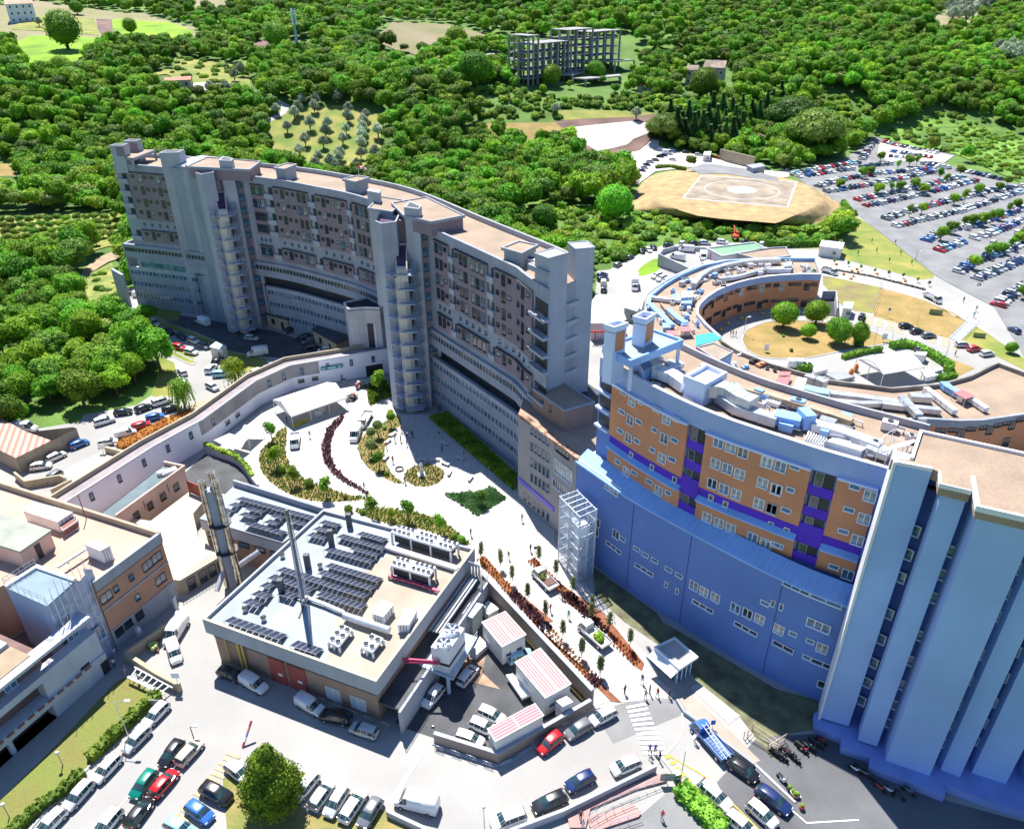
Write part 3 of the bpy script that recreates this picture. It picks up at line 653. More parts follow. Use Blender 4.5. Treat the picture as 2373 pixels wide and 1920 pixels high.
 # retaining wall by the left gable
mb=MB(conc_l);a,b=q(1,935,480,8),q(1,1115,690);mb.strip([(-103,190),(-98.3,185.5)],.6,0,8.5);mb.use(conc_l);mb.top('retaining_wall',(-101,188),'tall tan concrete retaining wall at the left end of the curved hospital','wall')
# ================================================================ grey brick link wing and brown roof house
link_b=thing('link_wing','grey brick wing with a brown rooftop box between the curved hospital and orange block','building',(4,98,0))
gbr=stained('grey_brick',(.33,.31,.3),amt=.15)
lk=[(.9,101.6),(6.2,93.4),(9.0,89.1),(18,95),(13,104),(8,112),(2,108)]
mb=MB(gbr);mb.prism(lk,0,15.4);mb.use(gravel);mb.prism(lk,15.4,15.46,sides=False);mb.build('wing_walls',link_b)
mb=MB(mat('rusty_coping',(.55,.3,.2),.8,.4,.8));mb.strip([(.9,101.6),(6.2,93.4),(9.0,89.1)],.9,15.4,15.9,.45);mb.build('parapet',link_b)
LW=Wall([(.9,101.6),(6.2,93.4),(9.0,89.1)])
wmk=window_mesh(.6,1.35,conc,glass_d,.06,0)
for yy in((100,130),(100,265),(100,395),(100,520)):
 for k in range(5):
  s,z=LW.hit(22,118+k*33,yy[1]+k*23);put(LW,s,z,wmk,link_b,.01)
for k in range(6):
 s,z=LW.hit(22,60+k*38,680+k*34);put(LW,s,z,wmk,link_b,.01)
bw=window_mesh(4.2,2.2,frame_w,glass_c,.08,6,hm=1);s,z=LW.hit(22,378,470);put(LW,s,z,bw,link_b,.02)
bw2=window_mesh(3.2,.9,frame_d,glass_d,.08,3);s,z=LW.hit(22,368,310);put(LW,s,z,bw2,link_b,.02)
s,z=LW.hit(22,350,600);put(LW,s,z,window_mesh(3.4,1.2,frame_w,glass_d,.08,5),link_b,.02)
a0=LW.hit(22,5,540);a1=LW.hit(22,300,790);mb=MB(mat('violet_canopy',(.16,.12,.62),.5,.05));curved(mb,LW,a0[0],a1[0],a1[1]-.3,a1[1]+.5,0,.15);mb.build('entrance_canopy',link_b)
mb=MB(stained('brown_box_brick',(.3,.2,.15),amt=.15));bx=L('21:125,1500 340,1430 630,1610 390,1680',19.2);mb.prism(bx,15.4,19.0,top=False);mb.use(conc);mb.strip(bx,.25,19.0,19.25,closed=True);mb.use(gravel);mb.prism(bx,18.9,19.05);mb.build('roof_house',link_b)
bwl=Wall([bx[0],bx[3]])
for p in((205,1620),(270,1668)):s,z=bwl.hit(21,*p);put(bwl,s,z,window_mesh(.45,.9,frame_d,glass_b,.05,0),link_b,.01)
# ================================================================ orange and blue block
blk=thing('orange_block','curved orange upper storeys with violet bands over a windowless blue base','hospital building',(28,72,0))
BW=Wall(spline([(9.0,89.2),(11.8,85.3),(15.2,80.6),(19.4,76),(25.5,69.7),(31.9,63.8),(36.6,60.6)],2))
mb=MB(bluew);mb.prism(BW.off(0)+BW.off(-12,step=4)[::-1],0,15.3);mb.build('blue_base',blk)
mb=MB(bluel);A=BW.off(.25);B=BW.off(-2.0);mb.grid([[(a[0],a[1],15.2),(a[0],a[1],15.45),(b[0],b[1],16.7)]for a,b in zip(A,B)],False,False);mb.build('sloping_ledge',blk)
mb=MB(ptrim)
for i in range(0,int(BW.len/.9)):p,e,n=BW.at(i*.9+4,.2);p2=BW.at(i*.9+4,-1.9)[0];mb.tube([(p.x,p.y,15.5),(p2 .x,p2 .y,16.68)],.03,3,False)
mb.build('ledge_seams',blk,kind='stuff')
OW=Wall(spline(L('21:690,1240 1100,1470 1600,1700 22:2146,170 32:500,300 1000,440 1120,480',31.2),2))
ob_=OW.off(-11.5,0,OW.len,3)
mb=MB(bluew);mb.prism([tuple(p)for p in OW.p]+ob_[::-1],15.5,30.4);mb.build('upper_core',blk)
mb=MB(gravel);mb.prism(OW.off(-.3,step=3)+OW.off(-11.2,0,OW.len,3)[::-1],30.4,30.46,sides=False);mb.build('roof',blk)
par=mat('grey_blue_parapet',(.33,.42,.68),.7,.05)
mb=MB(par);curved(mb,OW,0,OW.len,28.6,31.2,-.3,.12);mb.use(white);mb.strip(OW.off(-.1),.5,31.2,31.27);mb.build('front_parapet',blk)
mb=MB(conc_l);mb.strip(ob_,.35,30.4,31.3);mb.build('rear_parapet',blk)
oseg=[]
for a,b in(((21,800,1400),(21,1428,1717+40)),((22,1585,62),(32,405,385)),((32,620,460),(32,960,560))):
 oseg.append((OW.hit(*a)[0],OW.hit(*b)[0]))
zb=OW.hit(22,1360,560)[1];zl=OW.hit(22,1360,640)[1]
for a,b in oseg:
 mb=MB(orange);curved(mb,OW,a,b,21.0,28.5,-.1,.3);mb.build('orange_panel',blk);mb=MB(ptrim);curved(mb,OW,a,b,28.5,28.75,-.1,.55);mb.build('cornice',blk)
 mb=MB(violet);curved(mb,OW,a,b,19.5,21.0,-.1,.08);mb.build('violet_band',blk)
 mb=MB(bluel);A=OW.off(.75,a,b);B=OW.off(.05,a,b);mb.grid([[(p[0],p[1],19.1),(p[0],p[1],19.3),(r_[0],r_[1],19.75)]for p,r_ in zip(A,B)],False,False);mb.build('band_ledge',blk)
 mb=MB(orange);curved(mb,OW,a,b,16.3,19.2,-.1,.3);mb.build('orange_panel',blk)
W2=window_mesh(1.08,1.15,frame_w,glass_c,.1,1);W2b=window_mesh(1.08,1.15,frame_w,glass_b,.1,1);W2d=window_mesh(1.08,1.15,frame_w,glass_d,.1,1)
W1=window_mesh(.95,.42,frame_w,glass_b,.1,0);WS=window_mesh(.5,.6,frame_w,glass_d,.09,0);W3=window_mesh(.75,.42,frame_w,glass_b,.1,0)
def wins(wl,s,me,off,parent,name='window'):
 for t in toks(s):
  a,z=wl.hit(*t,off)
  o=put(wl,a,z,R_choice(me),parent,off,name)
def R_choice(m):return random.choice(m)if isinstance(m,(list,tuple))else m
two=[W2,W2,W2b,W2d]
wins(OW,'21:948,1605 22:932,42 918,190 900,470 1235,35 1215,195 1197,360 1168,628 1665,228 1765,270 1868,312 2062,390 1640,405 1738,445 1840,490 2030,565 2146,620 1612,570 1710,615 1810,658 1998,735 2105,780 1570,850 1668,895 1765,940 1945,1015 2050,1065 32:130,430 22,395 92,615 55,780 870,675 820,862 765,1040 685,1325 10,1085',two,.31,blk)
wins(OW,'21:880,1530 1022,1610 865,1690 1155,1675 22:1003,55 1317,38 852,132 1137,125 990,215 1300,208 1118,290 1280,370 832,390 968,480 1093,552 1248,645 2140,1075 32:250,432 212,620 175,790 745,598 697,786 650,965 570,1260 113,1082',[W1,W1,W3],.31,blk)
wins(OW,'22:942,330 1113,435 1300,538 1603,685 1722,740 2098,912 32:48,912 178,960',WS,.09,blk)
# violet balconies in the two recesses
for a,b,ys in((oseg[0][1],oseg[1][0],(29.0,26.0,23.2)),(oseg[1][1],oseg[2][0],(29.0,26.0,23.2))):
 for z in(26.4,23.6):
  mb=MB(violet);curved(mb,OW,a,b,z-.9,z+.35,-.3,.12,1);mb.build('violet_balcony',blk)
 mb=MB(violet);curved(mb,OW,a,b,18.9,21.6,-.3,.2,1);mb.build('violet_balcony',blk);mb=MB(violet);curved(mb,OW,a,b,16.5,17.6,-.3,.2,1);mb.build('violet_balcony',blk)
 for z0,z1 in((26.75,28.6),(23.95,25.5),(21.6,22.7),(17.6,18.9)):
  mb=MB(dark);curved(mb,OW,a+.2,b-.2,z0,z1,-.3,.03,1);mb.build('balcony_opening',blk)
  p,e,n=OW.at(a+(b-a)*.35,.06);child('door',window_mesh(.8,z1-z0-.2,conc,glass_d,.06,0,False),blk,(p.x,p.y,(z0+z1)/2-.05),atan2(e.y,e.x))
  # left end balconies of the orange block
for z in(27.6,25.0,22.2):
 mb=MB(dark);curved(mb,OW,.3,oseg[0][0]-.35,z-.8,z+.9,-.1,.05,1);mb.build('balcony_opening',blk);mb=MB(ptrim);curved(mb,OW,0,oseg[0][0]-.1,z-1.15,z-.8,-.1,.6,1);mb.build('balcony',blk)
 # base windows
wins(BW,'22:1460,1415 1545,1465 1638,1512 1805,1600 1905,1645 2005,1690',two,.02,blk);wins(BW,'22:815,990 658,890 645,965',[window_mesh(1.1,1.2,frame_w,glass_d,.1,1)],.02,blk)
wins(BW,'22:778,618',window_mesh(2.4,.8,frame_w,glass_c,.12,2),.02,blk);wins(BW,'22:795,1098 1048,1282 1535,1585 23:1890,55 32:258,1435',window_mesh(2.9,.42,frame_w,glass_d,.12,2),.02,blk)
wins(BW,'22:988,1110 1058,1158 1135,1205 1252,1280 1338,1330 870,1028 2050,1560',W1,.02,blk);wins(BW,'22:1232,1405 1322,1460 2117,1560 32:65,1560 135,1590',window_mesh(.35,.75,frame_w,glass_d,.09,0),.02,blk)
wins(BW,'32:508,1535',window_mesh(3.2,.6,frame_w,glass_b,.12,1),.02,blk);wins(BW,'33:442,30',window_mesh(2.4,1.0,frame_w,glass_b,.12,2),.02,blk)
wins(BW,'33:115,60 472,215',two,.02,blk);wins(BW,'33:232,95 375,158 345,292',W3,.02,blk);wins(BW,'33:150,205 478,350',window_mesh(2.4,.5,frame_w,glass_d,.1,1),.02,blk);wins(BW,'33:465,515',window_mesh(.7,.9,frame_w,glass_d,.1,0),.02,blk)
# base seams
mb=MB(mat('seam',(.06,.09,.3),.8))
for t in((22,940,1000),(22,1400,1300),(32,110,1560)):s,z=BW.hit(*t);p,e,n=BW.at(s,.01);mb.box(p.x,p.y,.2,.08,.06,15,atan2(e.y,e.x))
mb.build('expansion_joints',blk,kind='stuff')
# white roof terrace on the blue base at its left end
mb=MB(white);mb.prism(BW.off(-.1,0,9)+BW.off(-3.5,0,9)[::-1],15.35,15.75);mb.build('white_terrace',blk)
# roof canopy and two pylons at the left end of the orange block
cn=L('21:715,1145 1120,1010 1360,1095 935,1265',34.6)
mb=MB(bluel);mb.strip(cn,.3,33.6,34.6,closed=True);mb.use(membrane);mb.prism(cn,33.7,34.3,True,True);mb.build('roof_canopy',blk)
for p in cn:mb=MB(ptrim);mb.box(p[0]*.94+(cn[0][0]+cn[2][0])/2*.06,p[1]*.97+(cn[0][1]+cn[2][1])/2*.03,30.4,.4,.4,3.2);mb.build('canopy_post',blk)
for s_ in('21:722,965 830,935 905,955 800,990','21:962,900 1040,862 1140,875 1062,925'):
 P=L(s_,38.2);mb=MB(ptrim);mb.prism(P,30.4,37.8,top=False);mb.strip(P,.25,37.7,38.2,closed=True);mb.use(white);mb.prism(P,37.2,37.4);mb.use(orange)
 wl=Wall([P[3],P[2]]);curved(mb,wl,.35,wl.len-.25,34.8,37.2,0,.05,5);mb.build('roof_pylon',blk)
mb=MB(ptrim);P=L('21:1390,1395 1565,1300 1722,1365 1555,1460',33.6);mb.prism(P,30.4,33.0,top=False);mb.strip(P,.35,32.7,33.6,closed=True);mb.use(white);mb.prism(P,32.9,33.1);mb.build('stair_head',blk)
# ================================================================ pale blue stair towers, right
tw=thing('blue_tower_block','pale blue block of tall flat pillars with window slots at the right edge','hospital building',(43,56,0))
cols=[([(34.7,57.8),(37.6,56.6),(38.6,58.6),(35.7,60.1)],35.85,1.2),([(37.9,54.8),(39.7,54.0),(40.6,55.9),(38.8,56.7)],34.6,1.2),([(40.0,52.4),(43.9,50.6),(45.6,54.6),(41.6,56.6)],35.7,1.0),([(45.4,51.3),(47.0,50.4),(48.6,53.9),(46.6,55)],35.7,1),([(48.5,50.9),(51.4,49.6),(53.5,53.6),(50.4,55)],35.7,.8),([(53.4,49.8),(57.5,47.6),(59,52),(55,54)],35.7,.8)]
for P,z,zb_ in cols:mb=MB(bluet);mb.prism(P,zb_,z);mb.build('pillar',tw)
core=[(36.4,60.8),(37.6,58.8),(39.3,57.4),(40.0,56.0),(41.3,55.0),(44.2,53.9),(45.8,52.8),(47.5,53.3),(49,52.6),(52,53),(60,49),(57,54.5),(47,58.5),(40.2,62)]
mb=MB(stained('shaded_blue_render',(.07,.13,.4),amt=.15));mb.prism(core,0,34.8,top=False);mb.use(dark);mb.prism([(37.0,58.9),(39.5,56.2),(42.5,54.5),(43,57),(39,60)],33.2,33.4);mb.use(gravel);rf=L('32:1045,372 1225,365 1290,145 2146,330 2800,470 2900,1020 2146,860 1760,772 1718,525 1710,640 1450,580 1445,475 1365,440',35.9);mb.prism(rf,34.8,35.9);mb.build('core_walls',tw)  # recess walls get a darker blue that stands in for their shade
mb=MB(white);mb.strip(L('32:1215,370 1290,145 2146,330 2800,470',36),.3,35.85,36.2);mb.build('roof_coping',tw)
mb=MB(white);mb.strip([(34.7,57.8),(37.6,56.6)],.3,35.8,36.15,.1);mb.strip([(34.6,57.7),(35.7,60.2)],.25,.5,36.1,-.1);mb.build('coping_and_edge',tw)  # top coping, then a full-height strip painting the pillar's left side sunlit white
mb=MB(white);mb.strip(L('32:2900,1020 2146,860 1760,772 1718,525',35.9),.3,35.6,36.15);mb.strip(L('32:1710,640 1450,580 1445,475',35.9),.15,35.6,36.05);mb.build('coping_and_edge',tw)
sw=window_mesh(.8,1.0,frame_w,glass_b,.14,0,dp=.12)
for seg,s_ in(([(36.9,59.2),(39.3,57.2)],'32:1240,955 1180,1150 1120,1340 1020,1640 33:958,135 895,330 845,495 795,645'),([(39.9,56.0),(41.3,55.0)],'32:1535,1125 1465,1320 1395,1510 33:1290,110 1215,320 1145,520 1085,685 1030,835'),([(44.2,53.9),(45.8,52.8)],'32:2085,1265 2000,1470 1920,1660 33:1790,260 1705,475 1620,680 1552,845 1490,1000'),([(47.5,53.3),(49,52.6)],'33:2090,240 1995,455 1905,660 1828,830 1755,980')):
 wl=Wall(seg)
 for t in toks(s_):s,z=wl.hit(*t,.05);put(wl,min(wl.len-.3,max(.3,s)),z,sw,tw,.05)
mb=MB(mat('blue_plinth',(.26,.33,.66),.8,.08));mb.prism([(33.9,56.7),(36.4,55.4),(35.9,54.1),(38.5,52.8),(38.0,51.7),(44.4,48.3),(45.0,49.5),(49.0,47.5),(62,42),(66,50),(50,56),(37,60),(34.4,58.5)],.02,1.0);mb.build('plinth',tw)
def zof(cr,x,y,xy):
 """height on the vertical through plan point xy that the sighting line passes nearest"""
 d=ray(*S(cr,x,y));t=(d.x*xy[0]+d.y*xy[1])/(d.x**2+d.y**2);return CAMH+t*d.z
 # ================================================================ crescent building round the court
ring=thing('crescent_building','orange crescent-shaped building around the dry court with many white ducts on its roof','hospital building',(70,185,0))
inn=spline(L('103:1130,945 1000,830 925,740 920,690 945,640 1010,580 1100,520 1280,450 1500,400 1700,378 1900,368 2060,372',9),3)
RW=Wall(inn)
outr=spline(L('103:2010,235 1700,232 1500,235 1200,255 980,300 800,375 620,480 510,570 480,690',9),5)
low_in=L('103:1160,990 1300,1075 1600,1195 1900,1280 2131,1330 31:500,1430 1050,1500 1460,1465 1700,1400 1880,1310 1930,1290 2146,1370 2600,1500',9)
low_out=[(27,112),(34,104),(45,95),(58,92)]+L('32:1100,-10 1290,30 1600,50 1800,45 2146,-5 2500,-90 2800,-200',9)
roofp=outr+[(26,140),(20,124)]+low_out+low_in[::-1]+inn
mb=MB(conc_l);mb.prism(roofp,7.6,8.3,True,False);mb.use(gravel);mb.prism(roofp,8.28,8.32,sides=False);mb.build('roof',ring)
mb=MB(orange);cr_=MB(orange);mb.strip(inn,.4,0,7.6,-.2);mb.build('inner_wall',ring)
mb=MB(par);mb.strip(inn,.5,7.4,9.0,-.2);mb.use(white);mb.strip(inn,.55,9.0,9.06,-.2);mb.build('inner_parapet',ring)
mb=MB(mat('wall_concrete_dirty',(.3,.28,.25),.9,.2,.3));mb.strip(low_in,.4,7.4,9.1);mb.strip([inn[0]]+low_in[:1],.4,7.4,9.1);mb.build('court_parapet',ring)
mb=MB(bluel);mb.strip(outr,.5,8.3,9.2);mb.use(white);mb.strip(Wall(outr).off(1.6,step=5),.3,8.3,8.7);mb.build('outer_parapet',ring)
mb=MB(conc_l);mb.strip(outr,.4,0,8.0);mb.strip(low_in,.3,0,7.6);mb.build('outer_wall',ring)
mb=MB(orange);fw=L('32:900,60 1290,30 1600,50 1800,45 2146,-5 2500,-90 2800,-200',9);fw=[(50,92)]+fw;mb.strip(fw,.4,0,7.7);mb.build('front_wall',ring);mb=MB(conc);mb.strip(fw,.5,7.7,9.1);mb.build('front_parapet',ring)
mb=MB(conc_l);mb.strip([outr[0],inn[-1]],.4,0,9);mb.build('end_wall',ring)
rs=window_mesh(1.5,.7,frame_d,glass_d,.06,1);rt_=window_mesh(1.2,1.6,frame_d,glass_d,.06,1);rg=window_mesh(1.2,1.6,frame_w,glass_c,.06,0)
RW2=Wall(inn[::1])
def pin(s,me):
 for t in toks(s):
  a,z=RW2 .hit(*t,.42,7.4);put(RW2,a,z,me,ring,.43)
pin('103:1655,475 1795,465 1855,465 2000,468 1580,478 1455,495 1408,503 1300,527 1240,545 1150,580 1115,598 1045,640 1013,668 1555,620 1630,615 1765,608 1825,608 1970,612 1435,637 1383,647 1278,670 1217,690 1127,727 1093,742 1025,790',rs)
pin('103:1932,490 1193,585 1070,648 987,715 1685,635 1500,652 1315,685 1172,730 1048,795 1903,640',rt_);pin('103:1520,508 1705,493 1335,542',rg)
FW=Wall(fw)
wins(FW,'104:1355,890 1475,888 1645,875 1760,862 1900,838 1985,820 2110,785',rs,.25,ring);wins(FW,'104:1545,918 1820,885 2035,838 1975,1000',rt_,.25,ring)
# ---------------------------------------------------------------- plant on roofs: ducts and air units, each a thing of its own
def duct_run(s,z,w_,h,label,m=None,name='roof_duct',grp='ducts lying on the roofs',legs=True,pts=None):
 P=pts or L(s,z+h);c=P[0];mb=MB(m or duct);mb.strip(P,w_,z+.35,z+.35+h)
 if legs:
  mb.use(steel);wl=Wall(P)
  for i in range(int(wl.len/3)+1):p,e,n=wl.at(min(wl.len,i*3.0));mb.box(p.x,p.y,z,.12,w_*.8,.35,atan2(e.y,e.x))
  for i in range(int(wl.len/1.5)):p,e,n=wl.at(i*1.5+.7);mb.box(p.x,p.y,z+.33,.06,w_+.06,h+.05,atan2(e.y,e.x))
 return mb.top(name,(c[0],c[1],z),label,'duct',grp)
def ahu(s,z,h,label,m=None,fans=0,name='air_handling_unit',grp='air units on the roofs',cat='air conditioning unit'):
 """box from its four top corners"""
 P=L(s,z+h);c=(sum(p[0]for p in P)/4,sum(p[1]for p in P)/4)
 t=thing(name,label,cat,(c[0],c[1],z),0,grp)
 mb=MB(m or wmetal);mb.prism(P,z+.25,z+h,True,True);mb.build('casing',t)
 mb=MB(steel);mb.strip(P,.12,z,z+.25,closed=True);mb.strip([((a[0]-c[0])*1.01+c[0],(a[1]-c[1])*1.01+c[1])for a in P],.08,z+h-.12,z+h+.03,closed=True);mb.build('base_frame',t)
 A,B,D=Vector(P[0]),Vector(P[1]),Vector(P[3])
 mb=MB(dark)
 for f in(.25,.5,.75):
  for a,b in((P[3],P[2]),(P[1],P[2])):p=Vector(a).lerp(Vector(b),f);e=(Vector(b)-Vector(a)).normalized();k=(p-Vector(c)).normalized()*.02;mb.box(p.x+k.x,p.y+k.y,z+.3,.04,.05,h-.4,atan2(e.y,e.x))
 mb.build('panel_joints',t)
 return t
Z8,Z31=8.3,30.45
duct_run('103:895,470 960,390 1050,335 1200,290 1400,255 1600,245 1690,245',Z8,1.4,1.2,'long pale curved duct sweeping round the outer side of the crescent roof')
duct_run('103:1130,420 1300,400 1500,345 1600,320',Z8,1.0,.9,'straight white duct running toward the equipment at the right end of the crescent roof')
duct_run('103:500,590 760,620 900,600',Z8,.9,.7,'white duct crossing the left end of the crescent roof',wmetal)
duct_run('103:490,650 640,790 700,850',Z8,1.3,.8,'broad blue-white duct slanting down the lower left of the crescent roof',bluel)
duct_run('103:660,700 760,790 830,830',Z8,1.3,.9,'second blue-white duct slanting beside the crescent curve',bluel)
duct_run('103:600,650 680,760 720,800',Z8,.5,.4,'rust brown duct between two blue-white ducts',mat('rusty_duct',(.45,.25,.16),.8,.2))
ahu('103:790,530 890,530 895,580 780,590',Z8,2.2,'big white air unit in the middle of the crescent roof')
ahu('103:790,590 870,590 880,640 780,640',Z8,1.6,'grey-blue louvred unit just below the big white one on the crescent',bluel)
ahu('103:1570,330 1690,305 1790,300 1790,330',Z8,1.2,'long white unit at the right part of the crescent roof');ahu('103:1720,270 1790,262 1800,295 1725,300',Z8,1.8,'square white unit near the crescent right end')
ahu('103:700,560 760,545 770,590 705,600',Z8,1.2,'light blue box beside the big white air unit',bluel)
ahu('103:610,820 680,820 690,860 620,865',Z8,1.0,'blue-white hood at the end of the slanting duct',bluel);ahu('103:780,800 840,795 850,835 790,840',Z8,1.0,'blue-white hood beside the pink roofed hut',bluel)
ahu('103:1150,440 1190,440 1195,470 1155,470',Z8,1.2,'small black cabinet on the inner rim of the crescent',dark)
ahu('103:785,405 850,400 860,425 800,430',Z8,.8,'dark purple louvre box near the outer rim of the crescent',dark)
for s_,lb in(('103:640,890 720,885 755,930 680,935','small hut with pink ribbed roof left of the teal sheet'),('103:750,860 860,845 895,890 790,900','hut with red ribbed roof near the end of the crescent'),('103:1670,1315 1780,1310 1760,1385 1640,1360','red ribbed canopy over ducts on the lower arc roof'),('103:1690,1260 1790,1265 1770,1300 1680,1300','pink ribbed canopy behind the red one on the lower arc'),('104:1570,500 1680,560 1590,590 1475,525','red ribbed canopy over machinery on the right roof')):
 P=L(s_,Z8+1.6);c=P[0];t=thing('plant_canopy',lb,'canopy',(*c,Z8));mb=MB(redsheet);mb.prism(P,Z8+1.45,Z8+1.55,True,True);mb.build('roof_sheet',t)
 mb=MB(steel);[mb.tube([(*p,Z8),(*p,Z8+1.5)],.06,4)for p in P];mb.build('posts',t,kind='stuff');mb=MB(steel);mb.box(sum(p[0]for p in P)/4,sum(p[1]for p in P)/4,Z8,1.4,1.2,1.2,.3);mb.build('machine',t)
P=L('103:915,935 1080,905 1160,965 920,1030',10.2);mb=MB(tealm);mb.prism(P,10.1,10.2,True,True);mb.top('teal_roof_sheet',(*P[0],10.1),'turquoise flat roof sheet at the lower end of the crescent','roof sheet')
t=thing('roof_pavilion','flat brown topped block with blue-white wall and red ribbed lean-to behind the orange block','roof building',(*q(103,1090,1090,10),8.3))
P=L('103:930,1040 1080,1000 1255,1080 1120,1160',11.5);mb=MB(bluel);mb.prism(P,Z8,11.2,top=False);mb.use(conc);mb.strip(P,.3,11.1,11.5,closed=True);mb.use(mat('brown_gravel',(.35,.28,.22),.9,.1));mb.prism(P,11.1,11.3);mb.build('block',t)
mb=MB(stripes('red_sheet_ribbed',(.42,.03,.07),(.5,.09,.13),.5,.4));P=L('103:820,1080 930,1040 1130,1155 1030,1200',10.6);mb.prism(P,10.4,10.5,True,True);mb.use(white);mb.prism([(p[0]*.99,p[1])for p in P],Z8,10.35);mb.build('lean_to',t)
# ducts of the lower arc and right wing
duct_run('104:100,400 130,380',Z8,2.0,1.8,'fat rounded galvanised duct elbow on the lower arc roof');duct_run('104:190,430 240,410',Z8,2.0,1.8,'second fat duct elbow on the lower arc roof')
duct_run('104:60,490 180,520 290,535',Z8,2.2,1.5,'teal insulated duct box below the duct elbows',mat('teal_insulation',(.25,.42,.45),.6))
duct_run('104:300,540 560,570 800,605 950,625',Z8,1.5,.9,'long straight duct along the lower arc roof');duct_run('104:130,580 350,615 620,640 800,635',Z8,1.1,.8,'thinner duct below the long straight one');duct_run('104:800,640 1050,670 1350,700',Z8,1.2,.9,'duct continuing right along the orange wing parapet')
duct_run('104:980,570 1080,680 1150,750',Z8+.8,1.3,.9,'silver duct crossing to the parapet and dropping over it');duct_run('104:1060,565 1260,575',Z8,1.6,1.1,'wide duct box at the end of the silver duct');duct_run('104:1210,490 1350,600 1490,710',Z8,1.0,.9,'white duct running diagonally over the right roof',wmetal)
duct_run('104:1380,440 1420,480 1560,560',Z8,1.4,1.0,'light blue duct leading to the red canopy',bluel);duct_run('104:1640,590 1790,690',Z8,1.0,.8,'white duct leaving the red canopy to the parapet',wmetal)
mb=MB(duct);a=q(104,1150,760,9.6);mb.box(a[0],a[1]-.9,4.5,1.3,.8,5.4,0);mb.top('drop_duct',(a[0],a[1]-.9,4.5),'silver duct dropping down the front of the orange wing','duct')
t=thing('pipe_bundle','bundle of parallel white pipes climbing over the lower arc roof','pipes',(*q(104,30,430,9),8.3))
for i in range(6):a,b=q(104,-60+i*18,530+i*2,9.3),q(104,0+i*16,380+i*3,10.5);mb=MB(wmetal);mb.tube([(*a,9),(*b,10.4)],.16,6);mb.build('pipe',t)
random.seed(11)
for i,(x,y,w_,h_,z_,lb,m_)in enumerate(((103,1320,1100,.9,1.0,'white crate',wmetal),(103,1370,1215,1.4,1.0,'grey-blue twin hood',bluel),(103,1510,1195,1.6,.7,'orange box',orange),(103,1440,1165,1.5,.5,'black pile',dark),(103,1570,1225,.9,.5,'black barrel',dark),(103,1640,1245,.9,.5,'second black barrel',dark),(103,1260,1195,1.2,.3,'white sheets',wmetal),(103,1920,300,2.2,.5,'white pipework',wmetal),(103,1990,330,1.5,.7,'green machine',greenr))):
 a=q(x,y,w_,9)if False else q(103,*((1320,1100),(1370,1215),(1510,1195),(1440,1165),(1570,1225),(1640,1245),(1260,1195),(1920,300),(1990,330))[i],8.8)
 dims=(.9,1.4,1.8,1.6,.9,.9,1.6,2.2,1.5)[i];mb=MB(m_);mb.box(a[0],a[1],8.32,dims,dims*.6,.3+.12*(i%4),.3*i);mb.box(a[0]+.2,a[1]-.1,8.35+.3+.12*(i%4),dims*.5,dims*.4,.3,.3*i+.4)
 mb.top('roof_clutter',(a[0],a[1],8.32),lb+(' lying on the lower arc roof by the court' if i<7 else ' at the right end of the crescent roof'),'roof equipment')
 # ---------------------------------------------------------------- machinery on the orange block roof
ahu('103:480,1150 560,1140 605,1190 520,1215',Z31,2.0,'white topped air unit under the front canopy of the orange block');ahu('103:400,1190 470,1150 510,1220 440,1270',Z31,1.8,'blue-grey air unit beside the white topped one',bluel)
duct_run('103:550,1240 700,1290 830,1380',Z31,1.6,1.3,'broad white duct between the air unit and the grey stair head',wmetal);duct_run('103:680,1250 790,1200',Z31,.8,.7,'short white duct branching toward the rear',wmetal)
duct_run('103:1030,1390 1130,1395 1220,1420 1330,1490 1450,1540',Z31+.7,1.9,1.5,'huge silver duct curving away from the stair head');duct_run('103:1130,1480 1300,1590 1620,1690 1660,1700',Z31,1.4,1.1,'lower silver duct beside the huge curving one')
duct_run('103:1310,1420 1600,1490 1900,1580 2100,1650 104:300,740 510,810',Z31,1.0,.7,'very long cream duct along the rear edge of the orange block roof',mat('cream_duct',(.4,.31,.2),.5));duct_run('103:1640,1660 1880,1710',Z31,1.8,1.2,'blue panelled duct box at the end of the silver duct',bluel)
duct_run('104:30,740 130,730',Z31,2.0,1.8,'blue-white fat elbow near the rear edge of the orange block',bluel)
duct_run('104:140,830 400,900 700,1010 780,1040',Z31,1.4,.9,'long white duct in the middle of the right roof part',wmetal);ahu('104:270,990 330,960 650,1055 600,1085',Z31,1.3,'long blue panelled air unit by the front parapet',wmetal)
duct_run('104:640,1060 720,1090 860,1140',Z31,1.0,.7,'silver flexible duct ending at the pale blue tower');duct_run('104:700,1040 880,1110',Z31,.8,.6,'white duct beside the silver flexible one',wmetal)
t=thing('roof_stairs','white metal steps and railings climbing to the tower roof','stairs',(*q(104,980,990,33),30.5))
mb=MB(wmetal)
for i in range(9):a=q(104,880+i*24,1040-i*6,31.2+i*.4);mb.box(a[0],a[1],31+i*.4,.3,1.6,.06,-.9)
mb.build('steps',t,kind='stuff');mb=MB(wmetal)
for s_,z in(('780,1000 830,930 910,880 1040,910 1070,950',33.4),('780,1010 920,960 1060,1000',32.4),('860,1070 940,1010 1100,1090',33)):
 P=L('104:'+s_,z);mb.tube([(*p,z)for p in P],.05,4);[mb.tube([(*p,30.5),(*p,z)],.04,4)for p in P]
mb.build('railing',t)
t=thing('angled_pipes','row of slanted white pipes on frames by the front parapet','pipes',(*q(104,150,950,31.5),30.5))
for i in range(8):a=q(104,60+i*22,1010+i*7,31);b=q(104,100+i*24,900+i*10,32);mb=MB(wmetal);mb.tube([(*a,30.6),(*a,31.3),(*b,32.0),(*b,30.6)],.09,5);mb.build('pipe',t)
